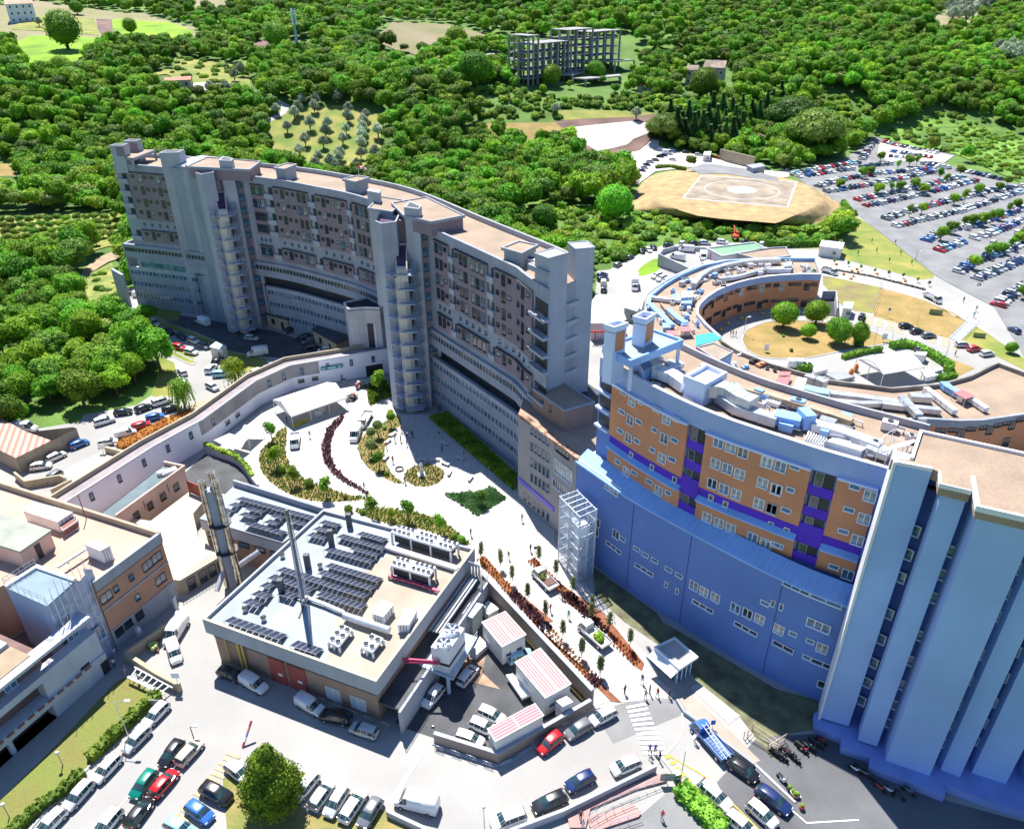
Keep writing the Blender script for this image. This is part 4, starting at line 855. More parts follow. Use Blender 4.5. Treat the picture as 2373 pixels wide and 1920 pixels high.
for x,y in((545,1370),(705,1165),(380,1280),(905,1515)):a=q(103,x,y,30.8);mb=MB(wmetal);mb.box(a[0],a[1],30.46,1.1,.8,.3,-.7);mb.use(glass_c);mb.box(a[0],a[1],30.76,.8,.5,.05,-.7);mb.top('roof_vent',(*a,30.46),'small white skylight vent '+{545:'by the front parapet near the stair head',705:'behind the roof canopy in shadow',380:'just inside the left corner of the orange block',905:'in front of the grey stair head'}[x],'skylight')
def clutter(wl_,a,b,o0,o1,z,n,label,grp):
 for i in range(n):
  p,e,nn=wl_.at(a+(b-a)*(i+R())/n,U(o0,o1));k=U(.5,1.1);ag=atan2(e.y,e.x)+U(-.1,.1);m_=random.choice((wmetal,wmetal,steel,bluel,duct));mb=MB(m_);h_=U(.4,1.1);mb.box(p.x,p.y,z+.15,k*1.6,k,h_,ag);mb.use(steel);mb.box(p.x,p.y,z,k*1.4,k*.8,.15,ag)
  mb.use(random.choice((wmetal,duct)));q_=p+e*U(1.2,2.8)+nn*U(-.6,.6);mb.tube([(p.x,p.y,z+h_*.7),(q_.x,q_.y,z+h_*.7),(q_.x,q_.y,z)],U(.08,.2),6)
  if R()<.5:mb.use(dark);mb.cyl(p.x,p.y,z+.15+h_,z+.25+h_,k*.35,10)
  mb.top('roof_unit',(p.x,p.y,z),label,'roof equipment',grp)
clutter(RW,3,RW.len-2,-1.5,-9.0,8.32,46,'small white or grey unit with pipe among the ducts on the crescent roof','small units on the crescent roof')
clutter(OW,4,OW.len-1,-1.5,-9.5,30.46,34,'small white or grey unit with pipe on the orange block roof','small units on the orange block roof')
clutter(MW,MW.len-16,MW.len-5,-2,-6.5,35.3,7,'small white unit at the right end of the curved hospital roof','small units on the hospital roof')
# ================================================================ plant building with solar panels
ZP=6.9
pl=thing('plant_building','low brown brick plant building with a grey flat roof full of solar panels','building',(-20,75,0))
PB=L('106:35,1100 1455,1600 2045,578 925,290',ZP+.5);PB[1]=q(13,970,492,ZP+.5)
brk=stained('plant_brick',(.34,.23,.17),amt=.2)
cP=Vector((sum(p[0]for p in PB)/4,sum(p[1]for p in PB)/4));inP=lambda d:[tuple(cP+(Vector(p)-cP)*(1-d/(Vector(p)-cP).length))for p in PB]
mb=MB(brk);mb.prism(inP(.7),0,5.2,top=False);mb.build('brick_walls',pl)
mb=MB(membrane);mb.prism(inP(.1),ZP-.25,ZP,sides=False);mb.use(mat('screed_roof',(.37,.33,.27),.8,.1,.2,c2=(.32,.26,.2)));a,b,c_,d=[Vector(p)for p in inP(.2)];mb.prism([tuple(a.lerp(b,.72)),tuple(b),tuple(c_),tuple(d.lerp(c_,.62)),tuple((a+c_)/2)],ZP,ZP+.02,sides=False);mb.build('roof',pl)
mb=MB(conc_l);mb.strip(inP(.1),.3,5.2,ZP+.5,closed=True);mb.use(cream);mb.strip([inP(.1)[0],inP(.1)[1],inP(.1)[2]],.32,ZP+.5,ZP+.56);mb.build('parapet',pl)
PW=Wall([inP(.7)[0],inP(.7)[1]]);PE=Wall([inP(.7)[1],inP(.7)[2]])
mb=MB(frame_d);curved(mb,PW,0,PW.len,4.3,4.5,-.1,.12,40);curved(mb,PE,0,PE.len,4.3,4.5,-.1,.12,40);mb.use(glass_d);curved(mb,PW,PW.len*.55,PW.len*.97,4.5,5.15,-.1,.05,40);curved(mb,PE,0,PE.len*.9,4.5,5.15,-.1,.05,40);mb.build('high_windows',pl)
mb=MB(frame_w);[mb.box(*PW.at(PW.len*(.55+.42*i/7),.06)[0],4.5,.1,.1,.65,atan2(*reversed(PW.at(1)[1])))for i in range(8)];mb.build('window_posts',pl,kind='stuff')
for x0,y0,x1,y1 in((95,270,215,480),(250,330,385,545)):
 s0=PW.hit(13,x0,(y0+y1)/2)[0];s1=PW.hit(13,x1,(y0+y1)/2)[0];mb=MB(redm);curved(mb,PW,s0,s1,.05,4.1,0,.1,9);mb.use(wmetal);curved(mb,PW,s0+(s1-s0)*.5,s0+(s1-s0)*.75,1.5,1.9,.1,.12,9);mb.build('red_door',pl)
for x,y in((620,600),(825,670)):
 s,z=PW.hit(13,x,y);put(PW,s,1.7,window_mesh(1.9,1.9,frame_w,mat('pale_shutter',(.5,.56,.62),.6),.06,1,False),pl,.02,'shutter_window')
mb=MB(yelp)
for x in(2000,2030,1905):s,z=PW.hit(3,x,250);p=PW.at(s,.3)[0];mb.tube([(p.x,p.y,.6),(p.x,p.y,7.3 if x==1905 else 6.3)],.09 if x==1905 else.16,6)
mb.build('yellow_pipes',pl)
# west wing
WG=L('106:262,85 925,292 620,510 0,330',ZP+.3);cW=Vector((sum(p[0]for p in WG)/4,sum(p[1]for p in WG)/4))
mb=MB(brk);mb.prism([tuple(cW+(Vector(p)-cW)*.96)for p in WG],0,4.6,top=False);mb.use(conc_l);mb.prism(WG,4.6,6.4,top=False);mb.use(membrane);mb.prism(WG,6.3,6.6);mb.use(conc);mb.strip([WG[0],WG[1]],.35,6.4,7.6);mb.build('west_wing',pl)
wgw=Wall([WG[3],WG[2]])
for i in range(5):put(wgw,wgw.len*(.12+.19*i),3.9,window_mesh(1.7,.7,frame_d,glass_b,.06,1),pl,-.1)
# pipe trench along the east wall
mb=MB(duct)
for i in range(4):A=[tuple(PE.at(s_,.9+i*.45)[0])for s_ in(PE.len*.45,PE.len*.93)];mb.tube([(*A[0],4.9),(*A[1],4.9)],.17,6);mb.tube([(*A[1],4.9),(*A[1],6.6),(*PE.at(PE.len*.93,0)[0],7.0)],.17,6)
mb.top('pipe_rack',(*PE.at(PE.len*.6,1.5)[0],0),'parallel silver insulated pipes running along the side of the plant building','pipes')
mb=MB(redp);mb.tube([(*PE.at(s_,.25)[0],z_)for s_,z_ in((PE.len*.72,7.3),(PE.len*.68,6.3),(PE.len*.22,6.0),(PE.len*.2,5.6))],.1,5);mb.tube([(*PE.at(PE.len*.2,.3)[0],5.6),(*q(13,1500,330,5.4),5.4)],.16,6);mb.tube([(*PE.at(PE.len*.2,.8)[0],5.3),(*q(13,1500,345,5.2),5.2)],.16,6);mb.top('red_pipes',(*PE.at(PE.len*.3,.4)[0],5),'pair of dark pink pipes leading to the cooling tower','pipes')
mb=MB(conc_l);tr=[tuple(PE.at(s_,3.1)[0])for s_ in(-.5,PE.len*.96)];mb.strip(tr,.3,0,3.6);mb.use(asphd);mb.prism([tuple(PE.at(0,.1)[0]),tuple(PE.at(PE.len,.1)[0]),tuple(PE.at(PE.len,3)[0]),tuple(PE.at(0,3)[0])],3.0,3.3);mb.use(steel)
for h_ in(4.1,4.6):mb.tube([(*p,h_)for p in tr],.04,4)
for i in range(16):p=Vector(tr[0]).lerp(Vector(tr[1]),i/15);mb.tube([(p.x,p.y,3.6),(p.x,p.y,4.6)],.03,4)
mb.top('service_gallery',(*tr[0],0),'raised brick gallery with steel railing along the side of the plant building','gallery')
# solar arrays
cell=mat('solar_cell',(.03,.04,.075),.25,.1,1,spec=.8);modm={}
def solar(a,b,n,k):
 z=(6.65 if k<9 else 6.95)+.55;A=Vector(q(*a,z));B=Vector(q(*b,z));e=B-A;ln=e.length/n;ang=atan2(e.y,e.x);w_=ln*.94
 c=(A+B)/2;t=thing('solar_array',SL[k],'solar panels',(c.x,c.y,z-.55),ang,'solar arrays on the plant roof')
 key=round(w_,1)
 if key not in modm:
  m_=MB(steel);y0,y1,h0,h1=-.75,.75,.28,-.32
  m_.grid([[(-w_/2,y0,h0-.06),(-w_/2,y0,h0),(-w_/2,y1,h1),(-w_/2,y1,h1-.06)],[(w_/2,y0,h0-.06),(w_/2,y0,h0),(w_/2,y1,h1),(w_/2,y1,h1-.06)]],True,False)
  m_.use(cell);i_=.05;m_.face([(-w_/2+i_,y0+i_,h0+.01-.03),(w_/2-i_,y0+i_,h0-.02),(w_/2-i_,y1-i_,h1+.03),(-w_/2+i_,y1-i_,h1+.03)]);modm[key]=m_.mesh('solar_module')
 for i in range(n):link('solar_module',modm[key],t,((i+.5)*ln-e.length/2,0,.55))
 m_=MB(steel)
 for i in range(n+1):
  x=i*ln-e.length/2;m_.tube([(x,-.7,0),(x,-.7,.8)],.03,4,False);m_.tube([(x,.7,0),(x,.7,.25)],.03,4,False)
 link('support_frame',m_.mesh('support_frame'),t)['kind']='stuff'
SR=[((106,300,200),(106,850,350),16,'long top row of solar panels on the west wing roof'),((106,245,243),(106,305,258),2,'two solar panels alone below the start of the long top row'),((106,175,285),(106,250,305),2,'solar panels beside the tall triple chimneys'),((106,370,275),(106,490,305),3,'three solar panels under the long top row on the west wing'),((106,320,315),(106,438,345),3,'three solar panels second below the long top row'),((106,558,328),(106,640,350),2,'two solar panels just left of the mast top'),((106,505,370),(106,598,393),3,'small solar array in the middle of the west wing'),((106,690,365),(106,812,398),3,'three solar panels right of the mast top'),((106,365,385),(106,640,465),7,'solar row along the front edge of the west wing'),((106,915,375),(106,1042,408),4,'uppermost four-panel solar array near the north corner of the roof'),((106,870,422),(106,990,452),4,'four solar panels second from the north corner'),((106,825,467),(106,950,497),4,'four solar panels third from the north corner'),((106,1195,460),(106,1388,515),6,'six solar panels nearest the long chiller'),((106,1048,478),(106,1385,577),10,'ten solar panels below the six nearest the long chiller'),((106,1142,567),(106,1340,622),6,'six solar panels between two ten-panel rows'),((106,950,575),(106,1298,672),10,'ten solar panels along the pale roof strip'),((106,960,695),(106,1350,812),11,'uppermost of the four long solar rows in the roof centre'),((106,908,748),(106,1302,870),11,'second of the four long solar rows in the roof centre'),((106,605,725),(106,1253,928),18,'longest solar row passing behind the mast'),((106,610,800),(106,850,882),7,'seven solar panels crossing behind the mast lower part'),((106,895,905),(106,1232,1008),9,'nine solar panels nearest the white roof cabinets'),((106,535,780),(106,607,800),2,'two solar panels beside a short dark flue'),((106,478,838),(106,550,860),2,'two solar panels further down by the left side'),((106,415,900),(106,530,935),3,'three solar panels near the left parapet'),((106,350,960),(106,468,997),3,'three solar panels nearest the left parapet shadow'),((106,613,900),(106,725,935),3,'three solar panels at the foot of a dark flue'),((106,218,1095),(106,633,1235),9,'nine solar panels along the front parapet at left'),((106,705,1275),(106,900,1340),5,'five solar panels at the foot of the lattice mast shadow')]
SL=[r_[3]for r_ in SR]
for k,r_ in enumerate(SR):solar(r_[0],r_[1],r_[2],k)
# chillers with fans
fan=MB(wmetal);fan.tube([(0,0,0),(0,0,.22)],[.42,.42],16,False);fan.use(dark);fan.prism([(.4*cos(i*pi/8),.4*sin(i*pi/8))for i in range(16)],.02,.06);fan.use(mat('fan_grey',(.12,.13,.15)))
for i in range(5):a=i*2*pi/5;fan.face([(.05*cos(a),.05*sin(a),.12),(.36*cos(a),.36*sin(a),.16),(.36*cos(a+.5),.36*sin(a+.5),.1),(.05*cos(a+.5),.05*sin(a+.5),.08)])
fan.tube([(0,0,.05),(0,0,.2)],.09,8);fanm=fan.mesh('fan')
def chiller(A,B,C_,z,h,na,nb,label,gap=None,fr=1.0,legs=.5,mm=None):
 """A-B the long top edge, B-C the short one (image points)"""
 a,b,c=(Vector(q(*p,z+h))for p in(A,B,C_));e=b-a;f=c-b;t=thing('chiller',label,'chiller unit',(*((a+c)/2),z));P=[tuple(a),tuple(b),tuple(b+f),tuple(a+f)]
 mb=MB(wmetal);mb.prism(P,z+h-.35,z+h,True,True);mb.build('top_deck',t)
 mb=MB(dark);cc=(a+c)/2;mb.prism([tuple(cc+(Vector(p)-cc)*.9)for p in P],z+legs,z+h-.35,True,True);mb.build('coils',t)
 mb=MB(wmetal);n=max(2,round(e.length/3.2))
 for i in range(n+1):
  for k in(0,1):p=a+e*(i/n)*.985+e*.007+f*(k*.94+.03);mb.box(p.x,p.y,z,.22,.22,h-.3,atan2(e.y,e.x))
 mb.build('posts',t,kind='stuff')
 fr=min(e.length/na,f.length/nb)*.38/.42
 for i in range(na):
  for j in range(nb):
   if gap and i in gap:continue
   p=a+e*((i+.5)/na)+f*((j+.5)/nb);child('fan',fanm,t,(p.x,p.y,z+h),0,(fr,fr,1))
chiller((106,1490,402),(106,1932,535),(106,1872,590),ZP,2.1,13,2,'long white chiller with two rows of fans at the far edge of the plant roof',(4,9),.95)
chiller((106,1478,632),(106,1762,712),(106,1712,782),ZP,2.1,8,2,'shorter white chiller with fans in front of the long one',(3,),.95)
chiller((106,1062,1135),(106,1142,1172),(106,1040,1305),ZP,1.1,2,3,'small white fan unit with six fans near the front of the roof',None,1.0,.6)
chiller((106,1285,1205),(106,1372,1242),(106,1290,1345),ZP,1.1,2,2,'small white fan unit with four fans near the right front corner',None,1.0,.6)
ahu('106:1360,960 1445,990 1370,1080 1288,1055',ZP,1.5,'white cabinet with closed lid on the plant roof');ahu('106:1535,1030 1620,1030 1560,1140 1478,1140',ZP,1.5,'white cabinet right of the other on the plant roof near the east parapet')
duct_run('106:790,945 940,1000 1080,1060',ZP,.35,.35,'thin lilac pipe from the mast foot over the roof',wmetal);mb=MB(duct);a,b=q(106,1080,1070,ZP+.9),q(106,1415,1180,ZP+.9);mb.tube([(*a,ZP+.8),(*b,ZP+.8)],.48,14);mb.top('roof_tank',(*a,ZP),'long shiny horizontal steel cylinder on the plant roof','tank')
duct_run('106:1395,570 1650,650 1925,735',ZP,.7,.4,'white pipe tray between the two chillers',wmetal);duct_run('106:1410,790 1600,840 1790,905',ZP,.35,.25,'dark red pipes in front of the shorter chiller',redp)
for x,y,x2,y2,lb in((1110,320,1122,412,'nearest the north corner'),(975,440,988,545,'left of the ten-panel rows'),(800,620,815,722,'right of the mast'),(605,805,622,912,'left of the mast')):
 a=q(106,x2,y2,ZP);z_=zof(106,x,y,a);mb=MB(mat('dark_flue',(.12,.12,.13),.7));mb.prism([(a[0]+dx,a[1]+dy)for dx,dy in((-.35,-.3),(.35,-.3),(.35,.3),(-.35,.3))],ZP,z_);mb.top('roof_flue',(*a,ZP),'square dark concrete flue '+lb+' on the plant roof','flue')
for x,y,lb in((625,645,'by the left parapet near the mast'),(905,722,'between the mast and the long solar rows'),(348,1042,'near the left corner of the roof'),(486,1112,'left of the mast foot on the pale roof'),(572,820,'beside the two solar panels')):a=q(106,x,y,ZP);mb=MB(steel);mb.cyl(*a,ZP,ZP+.6,.3,12);mb.use(dark);mb.cyl(*a,ZP+.6,ZP+.75,.36,12,.1);mb.top('roof_cowl',(*a,ZP),'small round vent cowl '+lb,'vent')
# lattice mast and triple chimney
a=Vector(q(106,785,985,ZP));z_=zof(106,650,290,a);t=thing('lattice_mast','tall steel lattice mast rising from the plant roof','mast',(*a,ZP))
for k in range(3):
 c0,s0=cos(k*2.094+.5),sin(k*2.094+.5);mb=MB(steel);mb.tube([(a.x+.62*c0,a.y+.62*s0,ZP),(a.x+.3*c0,a.y+.3*s0,z_-.6)],.05,5);mb.build('leg',t)
mb=MB(steel);nn=34
for i in range(nn):
 for k in range(3):
  f=lambda ii,kk:(a.x+(.62-.32*ii/nn)*cos(kk*2.094+.5),a.y+(.62-.32*ii/nn)*sin(kk*2.094+.5),ZP+(z_-.6-ZP)*ii/nn)
  mb.tube([f(i,k),f(i+1,k+1)],.022,3,False);mb.tube([f(i,k+1),f(i+1,k)],.022,3,False);mb.tube([f(i,k),f(i,k+1)],.022,3,False)
mb.build('lattice',t,kind='stuff');mb=MB(mat('dark_flue',(.12,.12,.13)));mb.cyl(a.x,a.y,ZP+1,z_,.22,10);mb.build('inner_pole',t)
mb=MB(frame_d)
for k in range(3):c0,s0=cos(k*2.094+.5),sin(k*2.094+.5);mb.box(a.x+1.2*c0,a.y+1.2*s0,ZP,2.6,.15,.2,k*2.094+.5)
mb.build('base_beams',t)
a=Vector((-31.5,77.0));a=Vector(q(106,275,860,0.0));t=thing('triple_chimney','tall cluster of three stainless steel chimneys round a square concrete core','chimney',(*a,0));z_=zof(106,105,45,a)
mb=MB(conc);mb.box(a.x,a.y,0,1.3,1.2,z_-1.8,.3);mb.build('core',t)
for dx,dy,dz in((-.95,-.2,-.4),(.85,-.3,-.3),(0,1.0,.2)):mb=MB(mat('stainless',(.62,.58,.5),.22,.25,1.5,.9));mb.cyl(a.x+dx,a.y+dy,.5,z_+dz,.48,16);mb.use(dark);mb.cyl(a.x+dx,a.y+dy,z_+dz,z_+dz+.03,.36,14);mb.build('flue_pipe',t)
for f in(.35,.6):mb=MB(frame_d);mb.cyl(a.x,a.y+.1,z_*f,z_*f+.12,1.55,8);mb.build('clamp',t)
mb=MB(duct);b=PB[0];mb.tube([(a.x+.4,a.y+.5,3),(a.x+3.5,a.y+2.2,4.5)],.42,10);mb.tube([(a.x-.9,a.y-.3,3.2),(a.x-1.4,a.y-2.8,1.8)],.38,10);mb.build('flue_branch',t)
# ================================================================ long white corridor building
cor=thing('corridor_building','long low white and grey corridor building zigzagging from the left buildings to the middle tower','building',(-50,125,0))
CWL=Wall([(-68.5,91.5),(-60.6,109.0),(-55.3,118.0),(-50.0,132.8),(-45.0,139.4),(-34.5,143.6),(-26.3,146.8)])
inner=CWL.off(0,step=50)
cf=[tuple(p)for p in CWL.p];cb=[tuple(CWL.at(s,-2.4)[0])for s in CWL.s]
cb=[(-70.8,92.5),(-62.9,110),(-57.4,119.2),(-52.1,134.2),(-46.6,141.6),(-35.3,145.9),(-29,149)]
mb=MB(mat('corridor_white',(.8,.82,.92),.7,.03));mb.prism(cf+cb[::-1],0,5.5,top=False);mb.use(mat('pale_lilac_roof',(.3,.26,.27),.8,.12));mb.prism(cf+cb[::-1],5.4,5.5);mb.build('white_walls',cor)
mb=MB(cream_w);mb.strip(cb,.35,0,6.3);mb.build('rear_parapet',cor);mb=MB(white);mb.strip(cf,.2,5.5,5.75);mb.build('front_coping',cor)
gw=mat('grey_render',(.32,.31,.32),.85,.1,.3)
s0=CWL.hit(2,1650,90)[0];s1=CWL.hit(11,490,1270)[0];mb=MB(gw);curved(mb,CWL,s0,s1,2.7,5.6,-.1,.05,60)
MBs=[]
for i in range(len(CWL.p)-1):
 a,b=max(s0,CWL.s[i]),min(s1,CWL.s[i+1])
 if b>a+.1:m2=MB(gw);p,e,n=CWL.at(a+.01);p2=CWL.at(b-.01)[0];m2 .prism([tuple(p+n*.02),tuple(p2+n*.02),tuple(p2-n*.1),tuple(p-n*.1)],2.7,5.55);m2 .build('grey_band',cor)
cwin=window_mesh(.55,1.25,frame_d,glass_b,.07,0)
for t in toks('2:782,745 1010,597 1212,465 1405,335 1592,212 1772,92 11:92,1500 208,1422 358,1360 568,1308 762,1262 942,1220'):
 s,z=CWL.hit(*t);put(CWL,s,3.9 if z<6 else 4,cwin,cor,.05)
for t in toks('108:1075,235 1205,198 480,620 380,665'):
 s,z=CWL.hit(*t);put(CWL,s,1.7,window_mesh(1.3,.9,frame_w,glass_d,.08,0),cor,.03)
s,z=CWL.hit(11,955,1320);mb=MB(dark);p,e,n=CWL.at(s,.02);mb.box(p.x,p.y,.05,3.6,.12,2.4,atan2(e.y,e.x));mb.build('passage_opening',cor)
sg=thing('direction_sign','long teal direction sign with white arrows over the corridor entrance','sign',(*CWL.at(CWL.hit(108,1360,65)[0],.4)[0],3.3));s,z=CWL.hit(108,1360,68);p,e,n=CWL.at(s,.3);mb=MB(mat('teal_sign',(.0,.3,.32),.5));mb.box(p.x,p.y,3.3,4.6,.1,.7,atan2(e.y,e.x));mb.build('panel',sg)
mb=MB(whitep);p2=CWL.at(s,.37)[0]
for k in(-1.9,1.5):c=p2+e*k;mb.face([(c.x-e.x*.3,c.y-e.y*.3,3.65),(c.x+e.x*.1,c.y+e.y*.1,3.45),(c.x+e.x*.1,c.y+e.y*.1,3.85)]);mb.face([(c.x,c.y,3.6),(c.x+e.x*.5,c.y+e.y*.5,3.6),(c.x+e.x*.5,c.y+e.y*.5,3.7),(c.x,c.y,3.7)])
mb.face([(p2 .x-e.x*.8,p2 .y-e.y*.8,3.55),(p2 .x+e.x*.8,p2 .y+e.y*.8,3.55),(p2 .x+e.x*.8,p2 .y+e.y*.8,3.75),(p2 .x-e.x*.8,p2 .y-e.y*.8,3.75)]);mb.build('arrows',sg)
# clad lift block with dark slot between corridor and curved wing
mb=MB(mat('grey_cladding',(.5,.5,.52),.5,.06));a=q(11,830,1110,6.0)
lb=[(-33.6,147.2),(-30.3,147.9),(-27.2,147.6),(-25.5,150.5),(-30,154),(-35,150.5)]
t=thing('clad_lift_block','grey panel clad block with dark glass slot beside the middle stair tower','building',(-30,149,0))
mb.prism(lb,0,14.6,top=False);mb.build('cladding',t);mb=MB(dark);mb.prism(lb,14.0,14.2);mb.use(white);mb.strip(lb,.3,14.5,14.7,closed=True);mb.build('roof_edge',t)
mb=MB(dark);mb.prism([(-30.2,147.8),(-28.9,147.7),(-28.9,148),(-30.2,148)],5.5,11);mb.use(wmetal);mb.box(-28.6,147.7,5.5,.3,.2,5.6);mb.build('glass_slot',t)
mb=MB(gw);wl_=Wall(lb[:3])
for i in range(1,7):curved(mb,wl_,0,3.2,i*2.1,i*2.1+.05,0,.01,9)
for i in range(1,4):p,e,n=wl_.at(i*.9,.01);mb.box(p.x,p.y,0,.05,.03,14.4,atan2(e.y,e.x))
mb.build('cladding_joints',t,kind='stuff')
# two yellow single-storey houses in the shaded yard
for i,(s_,zz,lb_)in enumerate((('11:435,1010 560,940 830,1040 640,1125',3.6,'cream single-storey annex with dark flat roof beside the clad lift block'),('11:50,880 110,850 285,880 240,930',3.4,'small cream hut with dark flat roof at the foot of the left stair tower'))):
 P=L(s_,zz);t=thing('yard_annex',lb_,'hut',(*P[0],0));mb=MB(mat('yellow_render',(.5,.42,.26),.8,.08));c=Vector((sum(p[0]for p in P)/4,sum(p[1]for p in P)/4));P2=[tuple(c+(Vector(p)-c)*.93)for p in P]
 mb.prism(P2,0,zz-.3,top=False);mb.build('walls',t);mb=MB(asphd);mb.prism(P,zz-.35,zz,True,True);mb.build('roof',t)
 wl_=Wall([P2[0],P2[3]]);put(wl_,wl_.len*.3,1.8,window_mesh(.9,1.2,frame_d,glass_d,.06,1),t,.02);mb=MB(dark);curved(mb,wl_,wl_.len*.65,wl_.len*.65+.9,.05,2.2,0,.03,9);mb.build('door',t)
 # ================================================================ terrace and pink wall
ZT=2.7
tp=L('2:880,835 1100,885 1320,1000 1430,1365 1490,1375 1835,1170 1640,1010 1600,820 1700,700 1560,645 1250,880',ZT)
t=thing('cream_terrace','raised cream paved terrace between the brick building and the plant building','terrace',(*tp[0],0))
mb=MB(stained('terrace_wall',(.36,.3,.22),amt=.35));mb.prism(tp,0,ZT-.05,top=False);mb.build('retaining_walls',t);mb=MB(cream);mb.prism(tp,ZT-.1,ZT);mb.build('paving',t)
TW=Wall([tp[4],tp[5]]);dw=window_mesh(1.1,1.9,frame_d,glass_d,.06,0,False)
for f,me in((.22,dw),(.5,dw),(.72,dw),(.95,dw)):put(TW,TW.len*f,1.15,me,t,.02,'door')
mb=MB(steel)
for h_ in(.5,1.0):mb.tube([(*p,ZT+h_)for p in(tp[4],tp[5])],.03,4)
for i in range(14):p=Vector(tp[4]).lerp(Vector(tp[5]),i/13);mb.tube([(p.x,p.y,ZT),(p.x,p.y,ZT+1)],.03,4)
mb.build('railing',t)
pk=[q(2,960,840,5.1),q(2,1525,430,5.1),q(2,1360,395,5.1),q(2,830,800,5.1)]
t=thing('pink_annex','low pink walled annex with dark roof in front of the long white wall','building',(*pk[0],0))
mb=MB(pinkw);mb.prism(pk,0,4.7,top=False);mb.strip([pk[0],pk[1],pk[2]],.3,4.5,5.3);mb.build('walls',t);mb=MB(mat('dark_teal_roof',(.1,.15,.17),.7,.15));mb.prism(pk,4.4,4.6);mb.build('roof',t)
KW=Wall([pk[0],pk[1]])
for x,y in((1130,835),(1243,755),(1350,680),(1460,600)):s,z=KW.hit(2,x,y);put(KW,s,z,window_mesh(.9,1.1,mat('brown_frame',(.1,.05,.03),.6),glass_d,.1,0),t,.02)
mb=MB(frame_d)
for x,y in((1205,780),(1400,640)):s,z=KW.hit(2,x,y);p=KW.at(s,.06)[0];mb.cyl(p.x,p.y,2.7,5,.05,6)
mb.build('drainpipes',t)
for x,y,lb_ in((1400,470,'pile of white pipes on the dark roof of the pink annex'),):a=q(2,x,y,4.9);mb=MB(wmetal);mb.box(*a,4.6,2.4,1.1,.5,.7);mb.box(a[0]-1,a[1]-.6,4.6,1.2,.8,.7,.7);mb.top('roof_pipes',(*a,4.6),lb_,'roof equipment')
t=thing('red_gate','rust red metal gate panel between the pink annex and the plant building','gate',q(2,1580,600));a,b=q(2,1570,640,2.7),q(2,1700,700,2.7);mb=MB(redm);mb.strip([a,b],.1,2.7,5);mb.build('panel',t);mb=MB(frame_d);[mb.tube([(*p,2.7),(*p,5.2)],.06,5)for p in(a,b)];mb.build('post',t)
# dark ramp court behind plant
sheet('lower_court',L('2:1540,480 1700,330 1960,410 2085,570 2146,660 2000,700 1800,640 1560,560'),asphd,3)
hw=spline(L('2:1700,310 1800,345 1960,410 2050,490 2110,590 2150,640'),1.5);mb=MB(conc_l);mb.strip(hw,.35,0,1.5);mb.top('curved_wall',hw[0],'low curved wall with ivy along the dark court behind the plant building','wall')
# ================================================================ brick building, left
ZB=11.6
bb=thing('brick_building','brick building with terracotta coloured flat roof at the left edge','building',(-70,75,0))
NE=L('2:-700,330 0,560 1320,978',ZB);SE=q(105,1100,1010,ZB)
B2=L('2:1320,978 770,1385 300,1750',ZB);back_=[(-130,95)]
bk=stained('salmon_brick',(.5,.27,.18),amt=.15)
dirF=(Vector(B2[1])-Vector(B2[0])).normalized();c0=Vector(B2[0]);c1=c0+dirF*30;off=Vector(NE[1])-c0;offn=off.normalized()
c1=c0+dirF*(Vector(q(105,1095,1010,ZB))-c0).length;bp=[tuple(c0),tuple(c1),q(105,430,760,ZB),q(105,-100,1050,ZB),tuple(c0+dirF*34+offn*22),tuple(c0+dirF*20+offn*60),tuple(c0+offn*60)]
mb=MB(bk);mb.prism(bp,3.3,ZB-.8,top=False);mb.build('brick_walls',bb);mb=MB(stained('blue_grey_base',(.36,.38,.42),amt=.3));mb.prism(bp,0,3.3,top=False);mb.build('base_walls',bb)
mb=MB(terra);mb.prism(bp,ZB-1.0,ZB-.9,sides=False);mb.build('roof',bb)
mb=MB(cream_w);mb.strip([bp[-1],bp[0]],.4,ZB-1.4,ZB);mb.build('rear_parapet',bb);mb=MB(stained('blue_grey_base',(.36,.38,.42)));mb.strip([bp[0],bp[1]],.4,ZB-1.5,ZB);mb.use(frame_d);mb.strip([bp[0],bp[1]],.1,ZB-1.75,ZB-1.5);mb.build('front_fascia',bb)
GW=Wall([bp[1],bp[0]]);mb=MB(conc_l);curved(mb,GW,0,GW.len,6.6,6.85,-.1,.12,50);curved(mb,GW,0,GW.len,3.2,3.4,-.1,.12,50);mb.build('string_course',bb)
w2=window_mesh(1.5,1.2,frame_d,glass_c,.06,1);w1=window_mesh(.6,.8,frame_d,glass_b,.06,0)
for t_ in toks('105:1850,720 1745,810 1255,1185 1900,975'):s,z=GW.hit(*t_);put(GW,s,z,w2,bb,.02)
for t_ in toks('105:1550,955 1370,1090 1625,1190'):s,z=GW.hit(*t_);put(GW,s,z,w1,bb,.02)
for t_ in toks('105:1650,1400 1515,1500 1410,1590'):s,z=GW.hit(*t_);put(GW,s,z,window_mesh(1.1,1.1,frame_d,glass_d,.06,0),bb,.02)
ZR=ZB-.9
t=thing('roof_penthouse','pink rendered penthouse with grey flat roof on the terracotta roof','penthouse',(*q(105,400,500,ZR),ZR))
P=L('105:45,210 610,395 235,650 -60,560 -400,440 -350,60',ZR+2.9);mb=MB(mat('grey_felt_roof',(.34,.36,.3),.85,.12));mb.prism(P,ZR+2.6,ZR+2.9,True,True);mb.build('roof',t)
c=Vector((sum(p[0]for p in P)/6,sum(p[1]for p in P)/6));mb=MB(pinkw);mb.prism([tuple(c+(Vector(p)-c)*.95)for p in P],ZR,ZR+2.6,top=False);mb.build('walls',t)
wl_=Wall([tuple(c+(Vector(P[2])-c)*.95),tuple(c+(Vector(P[1])-c)*.95)]);mb=MB(dark);curved(mb,wl_,wl_.len*.42,wl_.len*.6,ZR,ZR+2.2,0,.04,9);mb.build('door',t)
